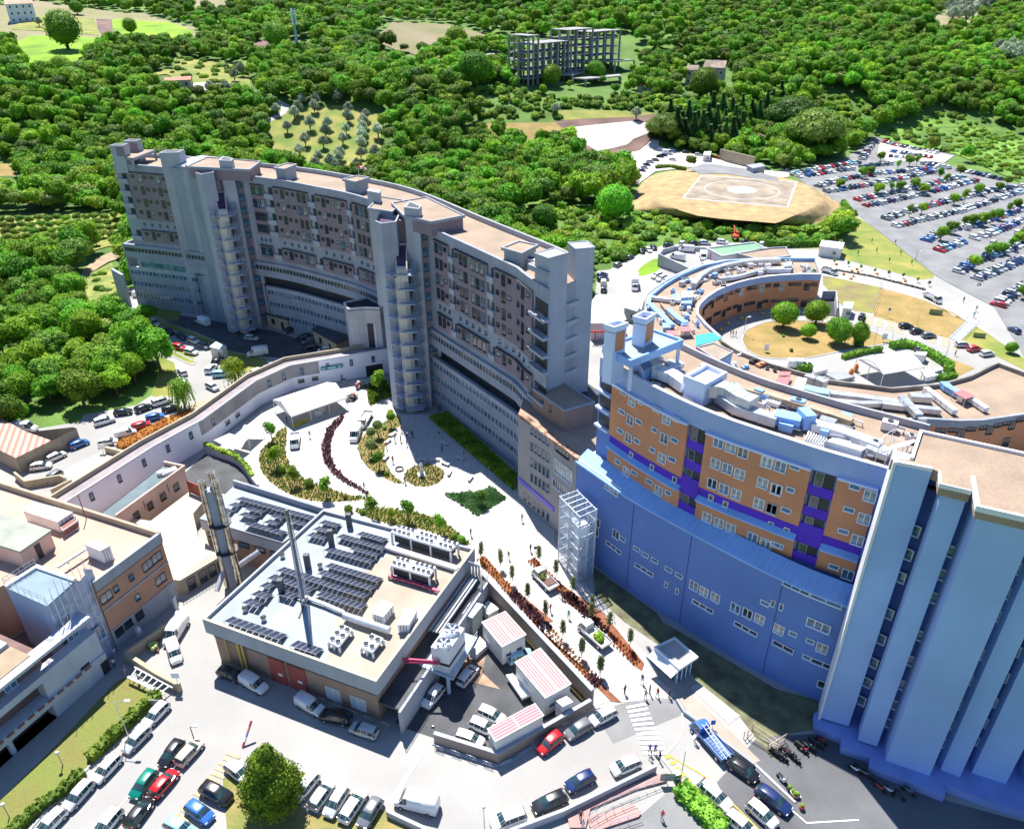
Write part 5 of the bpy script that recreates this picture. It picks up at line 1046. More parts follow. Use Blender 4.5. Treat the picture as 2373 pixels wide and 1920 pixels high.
ahu('105:270,165 400,60 855,185 680,300',ZR,1.9,'long white ribbed roof plant box on the terracotta roof');ahu('105:690,310 905,225 910,290 740,400',ZR,1.2,'louvred brown unit under the long white roof box',mat('louvre_brown',(.25,.1,.08),.7))
ahu('105:1000,560 1120,530 1300,580 1185,640',ZR,2.2,'white cabinet standing alone on the terracotta roof')
duct_run('105:1060,610 780,790 690,850',ZR+.6,.3,.3,'thin white pipe running from the lone cabinet to the scaffolding',wmetal)
t=thing('red_aerial','dark red thin pole on the rear parapet of the terracotta roof','pole',(*q(105,1000,205,ZB),ZB));a=q(105,1000,205,ZB);mb=MB(redm);mb.cyl(*a,ZB-.9,ZB+3.2,.07,6);mb.build('pole',t)
# scaffolded block
sc_b=thing('scaffolded_block','blue-grey block wrapped in scaffolding and white sheeting beside the brick building','building',(*q(105,500,1050,11),0))
ZS=12.5
SP=L('105:60,1055 430,820 880,975 545,1275',ZS);mb=MB(stained('blue_grey_render',(.34,.42,.56),amt=.25));mb.prism(SP,0,ZS-.3,top=False);mb.use(mat('blue_grey_felt',(.2,.28,.34),.7,.1));mb.prism(SP,ZS-.4,ZS-.3);mb.use(white);mb.strip([SP[0],SP[1],SP[2]],.5,ZS-.4,ZS,closed=False);mb.build('walls',sc_b)
mb=MB(steel)
for h_ in(.6,1.1):mb.tube([(*p,ZS+h_)for p in(SP[1],SP[0],SP[3])],.04,4)
for A_,B_ in((SP[1],SP[0]),(SP[0],SP[3])):
 for i in range(7):p=Vector(A_).lerp(Vector(B_),i/6);mb.tube([(p.x,p.y,ZS-.3),(p.x,p.y,ZS+1.1)],.03,4)
mb.build('roof_railing',sc_b)
SH=L('105:690,1200 1050,900 1075,930 720,1230',ZS+1);A_,B_=Vector(SP[3]),Vector(SP[2]);d_=(B_-A_);nrm=Vector((d_.y,-d_.x)).normalized();B_=B_+d_.normalized()*1.6
mb=MB(mat('white_sheeting',(.5,.56,.72),.5,.15,.5));q1,q2=A_+d_*.3+nrm*1.1,B_+nrm*1.1
rows_=[]
for k in range(9):z=(ZS+.3)*k/8;rows_.append([(q1 .lerp(q2,i/10).x+.12*sin(i*2+k),q1 .lerp(q2,i/10).y+.1*cos(i*1.7+k),z)for i in range(11)]+[((B_-d_.normalized()*.1).x,(B_-d_.normalized()*.1).y,z)])
mb.grid(rows_);mb.build('sheeting',sc_b)
mb=MB(steel)
for i in range(8):
 for o_ in(.2,1.25):p=(A_+nrm*o_).lerp(B_+nrm*o_,i/7);mb.tube([(p.x,p.y,0),(p.x,p.y,ZS+1+U(0,1.2))],.035,4,False)
for k in range(6):
 for o_ in(.2,1.25):mb.tube([(*(A_+nrm*o_),1.9*k+1),(*(B_+nrm*o_),1.9*k+1)],.03,4,False)
 p,r_=A_+nrm*1.25,A_+d_*.3+nrm*1.25;mb.tube([(*p,1.9*k),(*r_,1.9*k+1.9)],.03,4,False)
mb.build('scaffolding',sc_b,kind='stuff')
# long lower-left building with flower-box galleries
ZL=9.2
ll=thing('gallery_building','long low building with shaded galleries and flower boxes at the lower left','building',(*q(3,300,500,5),0))
F1=Vector(q(3,915,400));F0=Vector(q(3,265,975));dv=(F0-F1).normalized();nv=Vector((-dv.y,dv.x));nv=nv if nv.x<0 else-nv
F9=F0+dv*26;lp=[tuple(F1),tuple(F9),tuple(F9+nv*16),tuple(F1+nv*16)]
wl_l=stained('blue_white_render',(.5,.53,.6),amt=.25);LLW=Wall([tuple(F9),tuple(F1)])
mb=MB(wl_l);mb.prism([lp[0],lp[1],tuple(Vector(lp[1])+nv*1.5),tuple(Vector(lp[0])+nv*1.5)],0,.01,True);curved(mb,LLW,0,LLW.len,5.7,6.6,-1.5,0,60);curved(mb,LLW,0,LLW.len,2.2,3.2,-1.5,.25,60);curved(mb,LLW,0,LLW.len,8.7,9.1,-1.6,.1,60);curved(mb,LLW,LLW.len-7.5,LLW.len,0,5.8,-1.5,.02,60);mb.build('gallery_fronts',ll)
mb=MB(mat('dark_brick_inner',(.2,.12,.11),.9,.15));mb.prism([tuple(Vector(p)+nv*(1.5 if i in(0,1)else 0)+dv*(6 if i in(0,3)else 0))for i,p in enumerate(lp)],0,8.8);mb.prism([tuple(Vector(p)+nv*(1.5 if i in(0,1)else 0)-dv*(0 if i in(0,3)else 20))for i,p in enumerate(lp)],0,3);mb.build('inner_walls',ll)
mb=MB(wl_l);[mb.box(*LLW.at(s_,-.3)[0],0,.5,.5,2.3,atan2(dv.y,dv.x))for s_ in[i*6.0 for i in range(9)]];mb.build('pillars',ll,kind='stuff')
mb=MB(mat('pale_curved_roof',(.4,.45,.5),.5,.08));mb.prism([tuple(Vector(lp[0])+nv*4.5+dv*7),tuple(Vector(lp[1])+nv*4.5),tuple(Vector(lp[1])+nv*16),tuple(Vector(lp[0])+nv*16+dv*7)],8.8,9.6);mb.use(mat('tan_membrane',(.34,.26,.17),.8,.15));mb.prism([tuple(Vector(lp[0])+nv*1.0+dv*7),tuple(Vector(lp[1])+nv*1.0),tuple(Vector(lp[1])+nv*4.2),tuple(Vector(lp[0])+nv*4.2+dv*7)],8.8,9.2);mb.build('roof',ll)
gwin=window_mesh(1.3,1.9,frame_w,glass_b,.07,1)
IW=Wall([tuple(F9+nv*1.5),tuple(F1+nv*1.5)])
for s_ in(16,23.5,31,38):put(IW,s_,4.6,gwin,ll,.03)
for s_ in(12,20,27,35):put(IW,s_,7.6,gwin,ll,.03)
fb=MB(mat('terracotta',(.4,.16,.1),.9));fb.box(0,0,0,.8,.22,.2);fbm=fb.mesh('flower_box')
for i in range(26):p,e,n=LLW.at(3+i*1.25,.4);child('flower_box',fbm,ll,(p.x,p.y,3.05),atan2(e.y,e.x))
mb=MB(dark);curved(mb,LLW,LLW.len-3.2,LLW.len-2.0,2.6,3.6,0,.05,9);curved(mb,LLW,LLW.len-.9,LLW.len+.1,0,2.6,0,.06,9);mb.build('openings',ll)
# wall and lane objects left of the plant
mb=MB(cream_w);mb.strip(L('3:1030,250 1480,-60',1.6),.4,0,1.6);mb.strip(L('3:1030,250 1300,420 1480,515',1.4),.5,0,1.4);mb.top('garden_wall',q(3,1030,260),'low cream wall round the little yard with green balls by the gallery building','wall')
t=thing('slatted_canopy','white slatted pergola frame over the ramp by the corner of the lawn','pergola',q(3,1240,520));a,b,c_,d=[Vector(p)for p in L('3:1115,375 1430,545 1360,595 1060,455',.9)]
mb=MB(wmetal);mb.strip([tuple(a),tuple(b)],.15,.8,.95);mb.strip([tuple(d),tuple(c_)],.3,.8,.95);mb.build('rails',t)
for i in range(7):mb=MB(wmetal);mb.strip([tuple(a.lerp(b,(i+.5)/7)),tuple(d.lerp(c_,(i+.5)/7))],.12,.85,1.0);mb.build('slat',t)
mb=MB(steel);[mb.tube([(*p,0),(*p,.9)],.04,4)for p in(a,b,c_,d)];mb.build('posts',t)
t=thing('ball_planter','dark planter holding a cluster of round pale green shrubs','planter',q(3,1260,190));mb=MB(soil);mb.prism(L('3:1180,210 1220,120 1330,120 1320,260'),0,.4);mb.build('bed',t)
for x,y in((1235,155),(1270,180),(1250,200),(1285,210),(1265,225),(1290,185),(1240,185)):a=q(3,x,y,.6);mb=MB(mat('pale_shrub',(.4,.5,.18),.9,.2,3));mb.ball(*a,.65,.32,seg=10,jit=.04);mb.build('shrub_ball',t)
# garage and walls at far left
t=thing('garage_block','long concrete walled garage with faded red and white striped metal roof','garage',q(2,130,490))
P=L('2:130,360 -400,100 -150,-60 210,140 425,215',3.2);mb=MB(stained('garage_wall',(.34,.3,.23),amt=.45));mb.prism([P[0],q(2,640,130,2.6),q(2,610,120,2.6),P[3],P[2],P[1]],0,3.0,top=False);mb.build('walls',t)
mb=MB(stripes('faded_stripes',(.42,.16,.1),(.44,.36,.3),.35,1.1,.5,.7,.15));mb.prism(P,3.0,3.2,True,True);mb.build('roof',t)
mb=MB(cream_w);mb.strip(L('2:870,265 1110,325',1.2),.5,0,1.2);mb.strip(L('2:1110,325 1200,300 1500,200 1690,90',1),.3,0,1.0);mb.top('parapet_wall',q(2,900,290),'cream parapet wall beside the orange flower bed near the white wall','wall')
mb=MB(cream_w);P=L('2:140,535 230,610 520,560 600,600 440,680');mb.strip(P,.35,0,1.5);mb.top('ramp_wall',P[1],'cream zigzag ramp walls below the dark car at far left','wall')
# cooling tower on its platform, containers, walls of the service yard
t=thing('cooling_tower','white cooling tower with two big fans on a railed steel platform','cooling tower',q(107,330,1100))
zc=3.4;PP=L('107:110,940 365,1040 555,720 455,685 300,690',zc);mb=MB(mat('platform_blue',(.4,.5,.62),.5,.08));mb.prism(PP,zc-.35,zc,True,True);mb.build('platform',t)
mb=MB(mat('platform_blue',(.4,.5,.62)));[mb.box(*p,0,.4,.4,zc-.35,.3)for p in(q(107,335,1150),q(107,200,1080),PP[3])];mb.build('column',t)
BX=L('107:195,795 330,830 455,650 330,610',zc+3.7);mb=MB(wmetal);mb.prism(BX,zc,zc+3.7);mb.use(dark);mb.strip(BX,.04,zc+1.1,zc+1.5,-.02,True);mb.build('casing',t)
big=MB(wmetal);big.tube([(0,0,0),(0,0,.65)],1.28,28,False);big.use(mat('fan_throat',(.4,.45,.55)));big.prism([(1.25*cos(i*pi/12),1.25*sin(i*pi/12))for i in range(24)],.05,.1);big.use(mat('fan_blade',(.5,.53,.6)))
for i in range(6):a=i*pi/3;big.face([(.15*cos(a-.3),.15*sin(a-.3),.5),(1.2*cos(a-.18),1.2*sin(a-.18),.5),(1.2*cos(a+.18),1.2*sin(a+.18),.42),(.15*cos(a+.5),.15*sin(a+.5),.42)])
big.cyl(0,0,.3,.6,.2,12);bgm=big.mesh('fan')
for x,y in((358,650),(292,755)):a=q(107,x,y,zc+4.3);child('fan',bgm,t,(*a,zc+3.7),0,(.68,.68,.8))
mb=MB(steel);rp_=[PP[0],PP[1],PP[2]]
for h_ in(.5,1.0):mb.tube([(*p,zc+h_)for p in rp_],.04,5)
for A_,B_,n_ in((PP[0],PP[1],6),(PP[1],PP[2],8)):
 for i in range(n_+1):p=Vector(A_).lerp(Vector(B_),i/n_);mb.tube([(p.x,p.y,zc),(p.x,p.y,zc+1)],.03,4)
mb.build('railing',t)
def striped(name,c1,c2,a,b,period,duty=.55):ang=atan2(b[1]-a[1],b[0]-a[0]);return stripes(name,c1,c2,ang+pi/2,period,duty)
def container(s,h,label,roofm,name='site_container',cat='portable cabin',wm=None,wins_=2,roof_over=.1):
 P=L(s,h);c=Vector((sum(p[0]for p in P)/4,sum(p[1]for p in P)/4));t=thing(name,label,cat,(c.x,c.y,0));wm=wm or mat('cabin_white',(.7,.7,.66),.6,.06)
 P2=[tuple(c+(Vector(p)-c)*.97)for p in P];mb=MB(wm);mb.prism(P2,.15,h-.1,top=False);mb.build('walls',t);mb=MB(roofm);mb.prism(P,h-.12,h,True,True);mb.build('roof',t)
 mb=MB(wmetal);mb.strip(P,.1,h-.05,h+.05,closed=True);m_=Vector(P[0]).lerp(Vector(P[1]),.5),Vector(P[3]).lerp(Vector(P[2]),.5);mb.strip([tuple(m_[0]),tuple(m_[1])],.12,h,h+.05);mb.build('roof_trim',t)
 for k in range(wins_):wl_=Wall([P2[3],P2[2]]);put(wl_,wl_.len*(k+.6)/(wins_+.2),1.5,window_mesh(.8,.5,frame_w,glass_d,.05,0),t,.02)
 wl_=Wall([P2[0],P2[3]]);put(wl_,wl_.len*.35,1.2,window_mesh(.8,1.9,frame_w,mat('door_panel',(.6,.62,.65)),.05,0,False),t,.02,'door');return t
pa,pb=q(107,590,605,3),q(107,745,795,3)
st1=striped('pink_stripes',(.48,.15,.16),(.45,.31,.31),pa,pb,.36)
container('107:590,605 770,522 930,700 745,795',3.4,'white cabin with pink striped roof nearest the long brick retaining wall',st1)
container('107:848,915 1042,805 1280,1080 1080,1190',3.4,'largest white cabin with pink striped roof and open window flaps',st1)
pc=q(107,635,1430,3),q(107,1005,1235,3);st2=striped('red_stripes',(.46,.1,.13),(.45,.27,.28),pc[0],pc[1],.36)
container('107:635,1430 1000,1235 1068,1325 695,1525',3.3,'long white cabin with red striped roof along the front wall of the yard',st2)
container('107:435,535 510,445 595,470 515,570',3.4,'grey ribbed steel container beside the pipe rack',stripes('grey_ribs',(.5,.55,.56),(.58,.63,.65),.4,.4),wm=mat('container_grey',(.3,.36,.36),.6,.1),wins_=0)
container('107:590,490 640,440 720,500 640,545',1.4,'white folded sheet bin between container and cabin',wmetal,'skip_bin','bin',wins_=0);container('107:510,850 575,720 632,780 540,860',.9,'low white trailer beside the cooling tower',wmetal,'trailer','trailer',wins_=0)
container('107:1170,1215 1245,1180 1290,1220 1215,1255',2.6,'small white porch shelter beside the largest cabin',wmetal,'porch_shelter','shelter',wins_=0)
t=thing('fluids_trailer','white tray trailer on dark wheels parked left of the largest cabin','trailer',q(107,880,1150));mb=MB(wmetal);P=L('107:775,1010 830,1000 965,1160 900,1190',1.0);mb.prism(P,.6,1.0,True,True);mb.use(dark);mb.strip(P[2:],.2,.1,.6);mb.build('tray',t)
BRW=stained('yard_brick_wall',(.3,.24,.2),amt=.2)
wp=[L('107:605,215 590,235')[0]]+L('107:1440,1150',2.6)
YW=[q(12,1860,1330,3.6),q(23,622,578,2.4),q(23,592,640,1.9)]
mb=MB(BRW);mb.strip(YW[:2],.4,0,[3.8,2.6]);mb.use(conc_l);mb.strip(YW[:2],.6,[3.8,2.6],[3.92,2.72]);mb.top('retaining_wall',YW[0],'long brick retaining wall between the cabins and the promenade','wall')
YV=[q(107,1440,1200,1.6),q(107,715,1615,1.6),q(107,220,1460,1.6)];mb=MB(BRW);mb.strip(YV,.35,0,1.6);mb.use(conc_l);mb.strip(YV,.45,1.6,1.68);mb.top('yard_front_wall',YV[1],'V-shaped low concrete wall at the front of the cabin yard','wall')
mb=MB(yelp);a,b=q(107,935,730,.4),q(107,1370,1200,.4);mb.tube([(*a,.3),(*b,.3)],.14,6);mb.top('gas_pipe',(*a,.3),'yellow gas pipe at the foot of the brick retaining wall','pipe')
# kiosk and glass lift
t=thing('kiosk','small glazed kiosk with flat pale roof and folding awning by the blue wall','kiosk',q(23,1350,440))
P=L('23:1140,210 1300,135 1485,290 1340,385',3.2);c=Vector((sum(p[0]for p in P)/4,sum(p[1]for p in P)/4));mb=MB(mat('kiosk_roof',(.5,.47,.44),.8,.1));mb.prism(P,2.9,3.1,True,True);mb.use(wmetal);mb.strip(P,.25,2.9,3.25,closed=True);mb.build('roof',t)
P2=[tuple(c+(Vector(p)-c)*.78)for p in P];mb=MB(glass_b);mb.prism(P2,.1,2.9,top=False);mb.build('glazing',t);mb=MB(wmetal);[mb.box(*Vector(P2[i]).lerp(Vector(P2[(i+1)%4]),f),0,.12,.12,2.9)for i in range(4)for f in(0,.33,.66)];mb.build('frame',t)
mb=MB(wmetal);a,b=Vector(P[0]),Vector(P[3]);nn=Vector((b.y-a.y,a.x-b.x)).normalized();nn=nn if nn.x<0 else-nn;mb.face([(*a,2.9),(*b,2.9),(*(b+nn*1.3),2.4),(*(a+nn*1.3),2.4)]);mb.build('awning',t)
t=thing('glass_lift','glazed steel lift tower with open top frame against the blue wall','lift tower',q(22,520,1350))
LP=[(6.6,86.2),(9.0,81.6),(11.4,83.2),(9.1,87.6)];ZG=11.6
gl=bpy.data.materials.new('lift_glass');gl.use_nodes=True;bs=gl.node_tree.nodes['Principled BSDF'];bs.inputs['Base Color'].default_value=(.55,.7,.85,1);bs.inputs['Roughness'].default_value=.08;bs.inputs['Alpha'].default_value=.38;bs.inputs['Specular IOR Level'].default_value=.9
wlf=Wall(LP+[LP[0]])
for i in range(4):
 a,b=LP[i],LP[(i+1)%4];mb=MB(gl);mb.face([(*a,.2),(*b,.2),(*b,ZG),(*a,ZG)]);mb.build('glass_wall',t)
lm=mat('lift_frame',(.6,.66,.72),.4,.05,1,.4)
for i in range(4):
 a,b=Vector(LP[i]),Vector(LP[(i+1)%4])
 for f in(0,.5):p=a.lerp(b,f);mb=MB(lm);mb.box(p.x,p.y,0,.16,.16,ZG);mb.build('post',t)
mb=MB(lm)
for k in range(7):mb.strip(LP,.1,k*1.9,k*1.9+.12,closed=True)
for i in range(1,5):p,r_=Vector(LP[0]).lerp(Vector(LP[1]),i/5),Vector(LP[3]).lerp(Vector(LP[2]),i/5);mb.strip([tuple(p),tuple(r_)],.1,ZG-.12,ZG)
for k in range(6):
 for i in(0,1,3):a,b=LP[i],LP[(i+1)%4];mb.tube([(*a,k*1.9),(*b,k*1.9+1.9)],.035,4,False)
mb.build('bracing',t,kind='stuff');mb=MB(frame_w);mb.box(9.6,84,.1,1.5,1.7,8.3,-1.05);mb.build('lift_car_shaft',t)
mb=MB(stairs_m:=mat('stair_grey',(.3,.36,.42),.5))
for k in range(5):a=Vector((8.1,85.2));mb.prism([(7.4,86.3),(8.9,83.6),(9.5,84),(8.1,86.6)],k*1.9+.9,k*1.9+1.0,True,True)
mb.build('landings',t)
# ================================================================ tents
t=thing('marquee','big white peaked marquee open at the sides beside the grey corridor wall','marquee',q(108,1150,560))
fa,fb_,fc,fd=[Vector((*q(*p,2.6),2.6))for p in((108,970,512),(108,1500,330),(108,1180,230),(108,795,355))]
fc=fb_+(fd-fa);rid0=(fa+fd)/2+Vector((0,0,1.5));rid1=(fb_+fc)/2+Vector((0,0,1.5));wt=mat('white_canvas',(.82,.82,.82),.6,.03)
mb=MB(wt);n_=8
for s_,e_ in((fa,fb_),(fd,fc)):
 rows_=[[tuple(s_.lerp(e_,i/n_).lerp(rid0 .lerp(rid1,i/n_),k/3)-Vector((0,0,.12*sin(pi*k/3)*(1+.5*sin(i*1.6)))))for k in range(4)]for i in range(n_+1)];mb.grid(rows_)
mb.face([fa,rid0,fd]);mb.face([fb_,rid1,fc]);mb.grid([[tuple(p),tuple(p-Vector((0,0,.3)))]for p in(fa,fb_,fc,fd,fa)],False,False);mb.build('roof',t)
for f in(0,.33,.66,1):
 for s_,e_ in((fa,fb_),(fd,fc)):p=s_.lerp(e_,f);mb=MB(wmetal);mb.cyl(p.x,p.y,0,2.5,.06,6);mb.build('pole',t)
for x0,y0,x1,y1,x2,y2,x3,y3,lb_ in((230,740,375,675,555,730,410,835,'small square white gazebo nearer the curved wall'),(465,690,520,595,690,598,560,710,'second small white gazebo beside the grey wall')):
 P=[Vector((*q(108,x,y,2.3),2.3))for x,y in((x0,y0),(x1,y1),(x2,y2),(x3,y3))];c=sum(P,Vector())/4;t=thing('gazebo',lb_,'gazebo',(c.x,c.y,0));ap=c+Vector((0,0,.9));mb=MB(wt)
 for i in range(4):a,b=P[i],P[(i+1)%4];m_=(a+b)/2;mb.grid([[tuple(a),tuple(a.lerp(ap,.5)-Vector((0,0,.12))),tuple(ap)],[tuple(m_),tuple(m_.lerp(ap,.5)-Vector((0,0,.12))),tuple(ap)],[tuple(b),tuple(b.lerp(ap,.5)-Vector((0,0,.12))),tuple(ap)]])
 mb.build('canopy',t)
 for p in P:mb=MB(wmetal);mb.cyl(p.x,p.y,0,2.3,.05,6);mb.build('pole',t)
mb=MB(mat('yellow_sheet',(.65,.5,.05),.7,.2));P=L('108:960,610 1110,540 1125,565 1020,620');mb.prism(P,.05,.35);mb.top('yellow_tarpaulin',P[0],'folded yellow tarpaulin on the ground at the marquee front','tarpaulin')
for x,y,lb_ in((1235,500,'white crate under the marquee'),(1265,470,'second white crate under the marquee behind the first'),(1255,440,'brown cardboard crate under the marquee')):a=q(108,x,y);mb=MB(wood if 'brown' in lb_ else wmetal);mb.box(*a,.03,1.5,.8,.7,.3);mb.box(*a,.73,1.55,.85,.06,.3);mb.top('crate',a,lb_,'crate')
# ================================================================ bottom: pink ramps and low walls
t=thing('pink_ramp','pink tiled pedestrian ramps with railings below the road at the bottom','ramp',q(23,800,1500));pt=mat('pink_tiles',(.44,.26,.24),.8,.1)
for P in(L('23:400,1570 1240,1250 1230,1330 970,1400 600,1560 560,1717 430,1717'),L('23:580,1625 950,1520 1020,1600 1000,1625 600,1760')):mb=MB(pt);mb.prism(P,.02,.3);mb.build('ramp_slab',t)
mb=MB(steel)
for s_ in('23:590,1640 760,1520 1230,1330','23:590,1700 770,1600 980,1510','23:760,1717 1020,1630'):
 P=L(s_)
 for h_ in(.5,.95):mb.tube([(*p,.3+h_)for p in P],.03,4)
 wl_=Wall(P);[mb.tube([(*wl_.at(k*1.0)[0],.3),(*wl_.at(k*1.0)[0],1.25)],.025,4)for k in range(int(wl_.len))]
mb.build('railing',t);mb=MB(conc_l);mb.strip([q(23,1145,1190,1),q(23,380,1560,1),q(23,-40,1717,1),q(23,-700,2000,1)],.35,0,1.1);mb.top('roadside_wall',q(23,380,1590),'low concrete wall between the lower road and the pink ramps','wall')
mb=MB(conc_l);mb.strip([q(13,1060,1560,.9),q(13,1400,1717,.9),q(13,1900,1950,.9)],.35,0,.9);mb.top('road_corner_wall',q(13,1060,1580),'low concrete wall behind the big white van','wall')
sheet('ramp_court',L('23:1020,1600 1230,1420 1290,1400 1560,1717 1500,1900 500,1900 620,1717'),asphm,2.5)
mb=MB(conc);mb.strip(L('23:1320,640 1380,740 1560,870 1960,1175',.5),.3,0,.55);mb.top('pavement_wall',q(23,1560,880),'low wall along the pavement edge above the blue flatbed','wall')
t=thing('timber_frame','light lattice of timber scaffolding by the motorbike parking','scaffold',q(33,50,1040));mb=MB(mat('pale_timber',(.6,.5,.38),.8))
for s_ in('23:1870,970 1940,900 2146,1040','23:1900,960 2146,1100','33:20,1080 160,990','33:20,1040 100,1080'):
 for z_ in(.5,1.2):P=L(s_);mb.tube([(*p,z_)for p in P],.05,4)
 for p in P:mb.tube([(*p,0),(*p,1.3)],.05,4)
mb.build('frame',t)
# ================================================================ beyond: car park edge buildings
def shed(s,h,label,wm,rm,name='shed',cat='shed',base=0,over=.2,par_=False):
 P=L(s,h+base)if base==0 else[gt(*S(*k))for k in toks(s)]
 c=Vector((sum(p[0]for p in P)/len(P),sum(p[1]for p in P)/len(P)));t=thing(name,label,cat,(c.x,c.y,base));mb=MB(wm);mb.prism([tuple(c+(Vector(p)-c)*.95)for p in P],base-1,base+h-.15,top=False);mb.build('walls',t)
 mb=MB(rm);mb.prism(P,base+h-.2,base+h,True,True)
 if par_:mb.use(wm);mb.strip(P,.3,base+h,base+h+.4,closed=True)
 mb.build('roof',t)
 wl_=Wall([P[0],P[-1]]);put(wl_,wl_.len*.7,base+h*.5,window_mesh(.9,.8,frame_w,glass_d,.05,0),t,.02);return t
shed('31:450,320 470,272 660,292 640,345',3.2,'white prefab hut with ribbed roof on the triangular meadow',mat('cabin_white',(.7,.7,.66)),wmetal,'prefab_hut','portable cabin')
shed('31:645,835 655,782 735,785 720,840',2.6,'small white guard booth at the court entrance',mat('cabin_white',(.7,.7,.66)),wmetal,'guard_booth','booth')
shed('1:1735,1155 1790,1112 1880,1155 1840,1180',2.6,'grey-white portable cabin at the corner of the road left of the yard',mat('cabin_white',(.7,.7,.66)),stripes('cabin_ribs',(.62,.64,.64),(.72,.74,.74),.5,.5),'gate_cabin','portable cabin')
shed('21:1690,410 1565,345 1960,298 2050,350',3.4,'low ambulance station with pale green roof',white,greenr,'ambulance_station','building',par_=True)
shed('21:1800,385 2100,345 31:170,338 210,410 21:2000,440',3.4,'flat gravel roofed wing behind the crescent top',conc_l,gravel,'station_wing','building',par_=True)
mb=MB(mat('red_panel',(.75,.04,.03),.5));a,b=q(21,1592,440,.5),q(21,1660,425,.5);mb.strip([a,b],.2,.2,2.6);mb.top('red_doors',(*a,0),'red door panel at the corner of the ambulance station','door')
shed('21:1520,455 1575,435 1695,465 1640,500',3,'white flat roof box in front of the ambulance station',white,wmetal,'station_annex','building')
P=[q(21,1440,515,2.5),q(21,1170,390,3.5),q(21,1200,350,1.5),q(21,1300,325,1.2),q(21,1560,335,1.2)];mb=MB(conc_l);mb.strip(P,.4,0,[2.6,3.7,1.6,1.3,1.3]);mb.top('ambulance_yard_wall',P[1],'tall concrete wall round the ambulance yard','wall')
sheet('ambulance_grass',spline(L('21:1000,520 1080,455 1165,425 1170,515 1100,550 1000,570'),2,True),grassb,2.5)
sheet('road_curve_pale',L('21:640,560 760,540 900,460 1180,370 1190,330 990,400 900,440 760,520 660,530'),plaza_m,1.5)
shed('21:650,725 800,725 880,880 900,930 735,960 600,960 600,800',4.5,'white and pale green workshop hall behind the end pillars',white,wmetal,'workshop_hall','building')
mb=MB(mat('red_frame',(.7,.02,.03)));a,b=q(21,595,1030,3),q(21,720,1030,3);mb.strip([a,b],.2,2.8,3.1);mb.strip([tuple(Vector(a).lerp(Vector(b),.35)),tuple(Vector(a).lerp(Vector(b),.42))],.2,1,2.8);mb.top('red_gantry',(*a,1),'red steel goal-shaped frame beside the workshop hall','frame')
shed('21:880,830 960,750 1060,760 985,860',3.4,'grey-green container shed beside the crescent left end',mat('shed_green',(.42,.46,.4),.7),wmetal,'container_shed','shed')
t=thing('barrel_canopy','curved white barrel roof over the open plant yard inside the court','canopy',q(31,950,1400));A_,B_=Vector(q(31,985,1370,3.4)),Vector(q(31,1325,1310,3.4));D_=Vector(q(31,765,1245,3.4));dd=D_-A_
mb=MB(wmetal);n_=10;rows_=[]
for i in range(n_+1):f=i/n_;p=A_+dd*f;z=3.0+1.3*sin(pi*f);rows_.append([(p.x,p.y,z),(p.x+(B_-A_).x,p.y+(B_-A_).y,z)])
mb.grid(rows_);mb.grid([[(a[0],a[1],a[2]-.15)for a in r_]for r_ in rows_]);mb.build('roof',t);[MB(steel).tube([(*p,0),(*p,3.1)],.09,5).build('post',t)for p in(A_,B_,D_,D_+B_-A_,A_+dd*.5)]
mb=MB(wmetal);rows_=[tuple(D_+Vector((-6,-1))),tuple(A_+Vector((-2,-.5)))];mb.strip([tuple(D_),tuple(A_)],.3,2.8,3.1,.5)
mb.build('gutter_beam',t)
for s_,h_,lb_,m_ in(('31:1225,1215 1260,1195 1345,1200 1330,1230',1.8,'white cube machine behind the barrel canopy',None),('31:1395,1330 1460,1320 1475,1345 1410,1360',1.6,'white duct head right of the barrel canopy',None),('31:1290,1345 1350,1330 1440,1390 1330,1410',1.2,'white machinery under the right side of the barrel canopy',None),('31:500,1380 620,1360 740,1400 600,1430',.8,'grey flat tank deck left of the barrel canopy',conc),('31:395,1330 500,1310 520,1340 410,1370',1,'white machine at the left end of the plant yard',None)):ahu(s_,.05,h_,lb_,m_)
for x,y in((715,1370),(755,1330)):a=q(31,x,y,.8);mb=MB(mat('orange_machine',(.7,.2,.03),.5));mb.cyl(*a,.1,1.2,.5,10);mb.box(a[0],a[1],1.2,.5,.5,.5);mb.top('orange_pump',a,'orange '+('front' if x<730 else 'rear')+' pump left of the barrel canopy','pump')
# steps in the bank
t=thing('outdoor_steps','concrete steps with handrail climbing the dry bank to the road','steps',q(31,1640,1040));A_,B_=Vector(q(31,1575,1095)),Vector(q(31,1720,955));n_=14;e_=(B_-A_).normalized();nn=Vector((-e_.y,e_.x))
for i in range(n_):p=A_.lerp(B_,i/n_);mb=MB(conc_l);mb.box(p.x,p.y,.05,(B_-A_).length/n_,2.6,.08+.05*(i%2),atan2(e_.y,e_.x));mb.build('step',t)
for k in(-1.3,1.3):mb=MB(steel);mb.tube([(*(A_+nn*k),1),(*(B_+nn*k),1)],.04,5);[mb.tube([(*(A_.lerp(B_,i/6)+nn*k),0),(*(A_.lerp(B_,i/6)+nn*k),1)],.03,4)for i in range(7)];mb.build('handrail',t)
t=thing('concrete_bay','open concrete enclosure with gate cut into the bank beside the crescent','enclosure',q(31,540,780));P=L('31:480,700 590,700 600,840 500,830',2.2);mb=MB(conc_l);mb.strip(P[:3],.3,0,2.4);mb.use(dark);mb.prism(P,.03,.08);mb.build('walls',t)
# ================================================================ far buildings on the slopes
def gz(x,y):return hgt(x,y)
def farpt(cr,x,y):p=gt(*S(cr,x,y));return Vector((p[0],p[1],hgt(*p)))
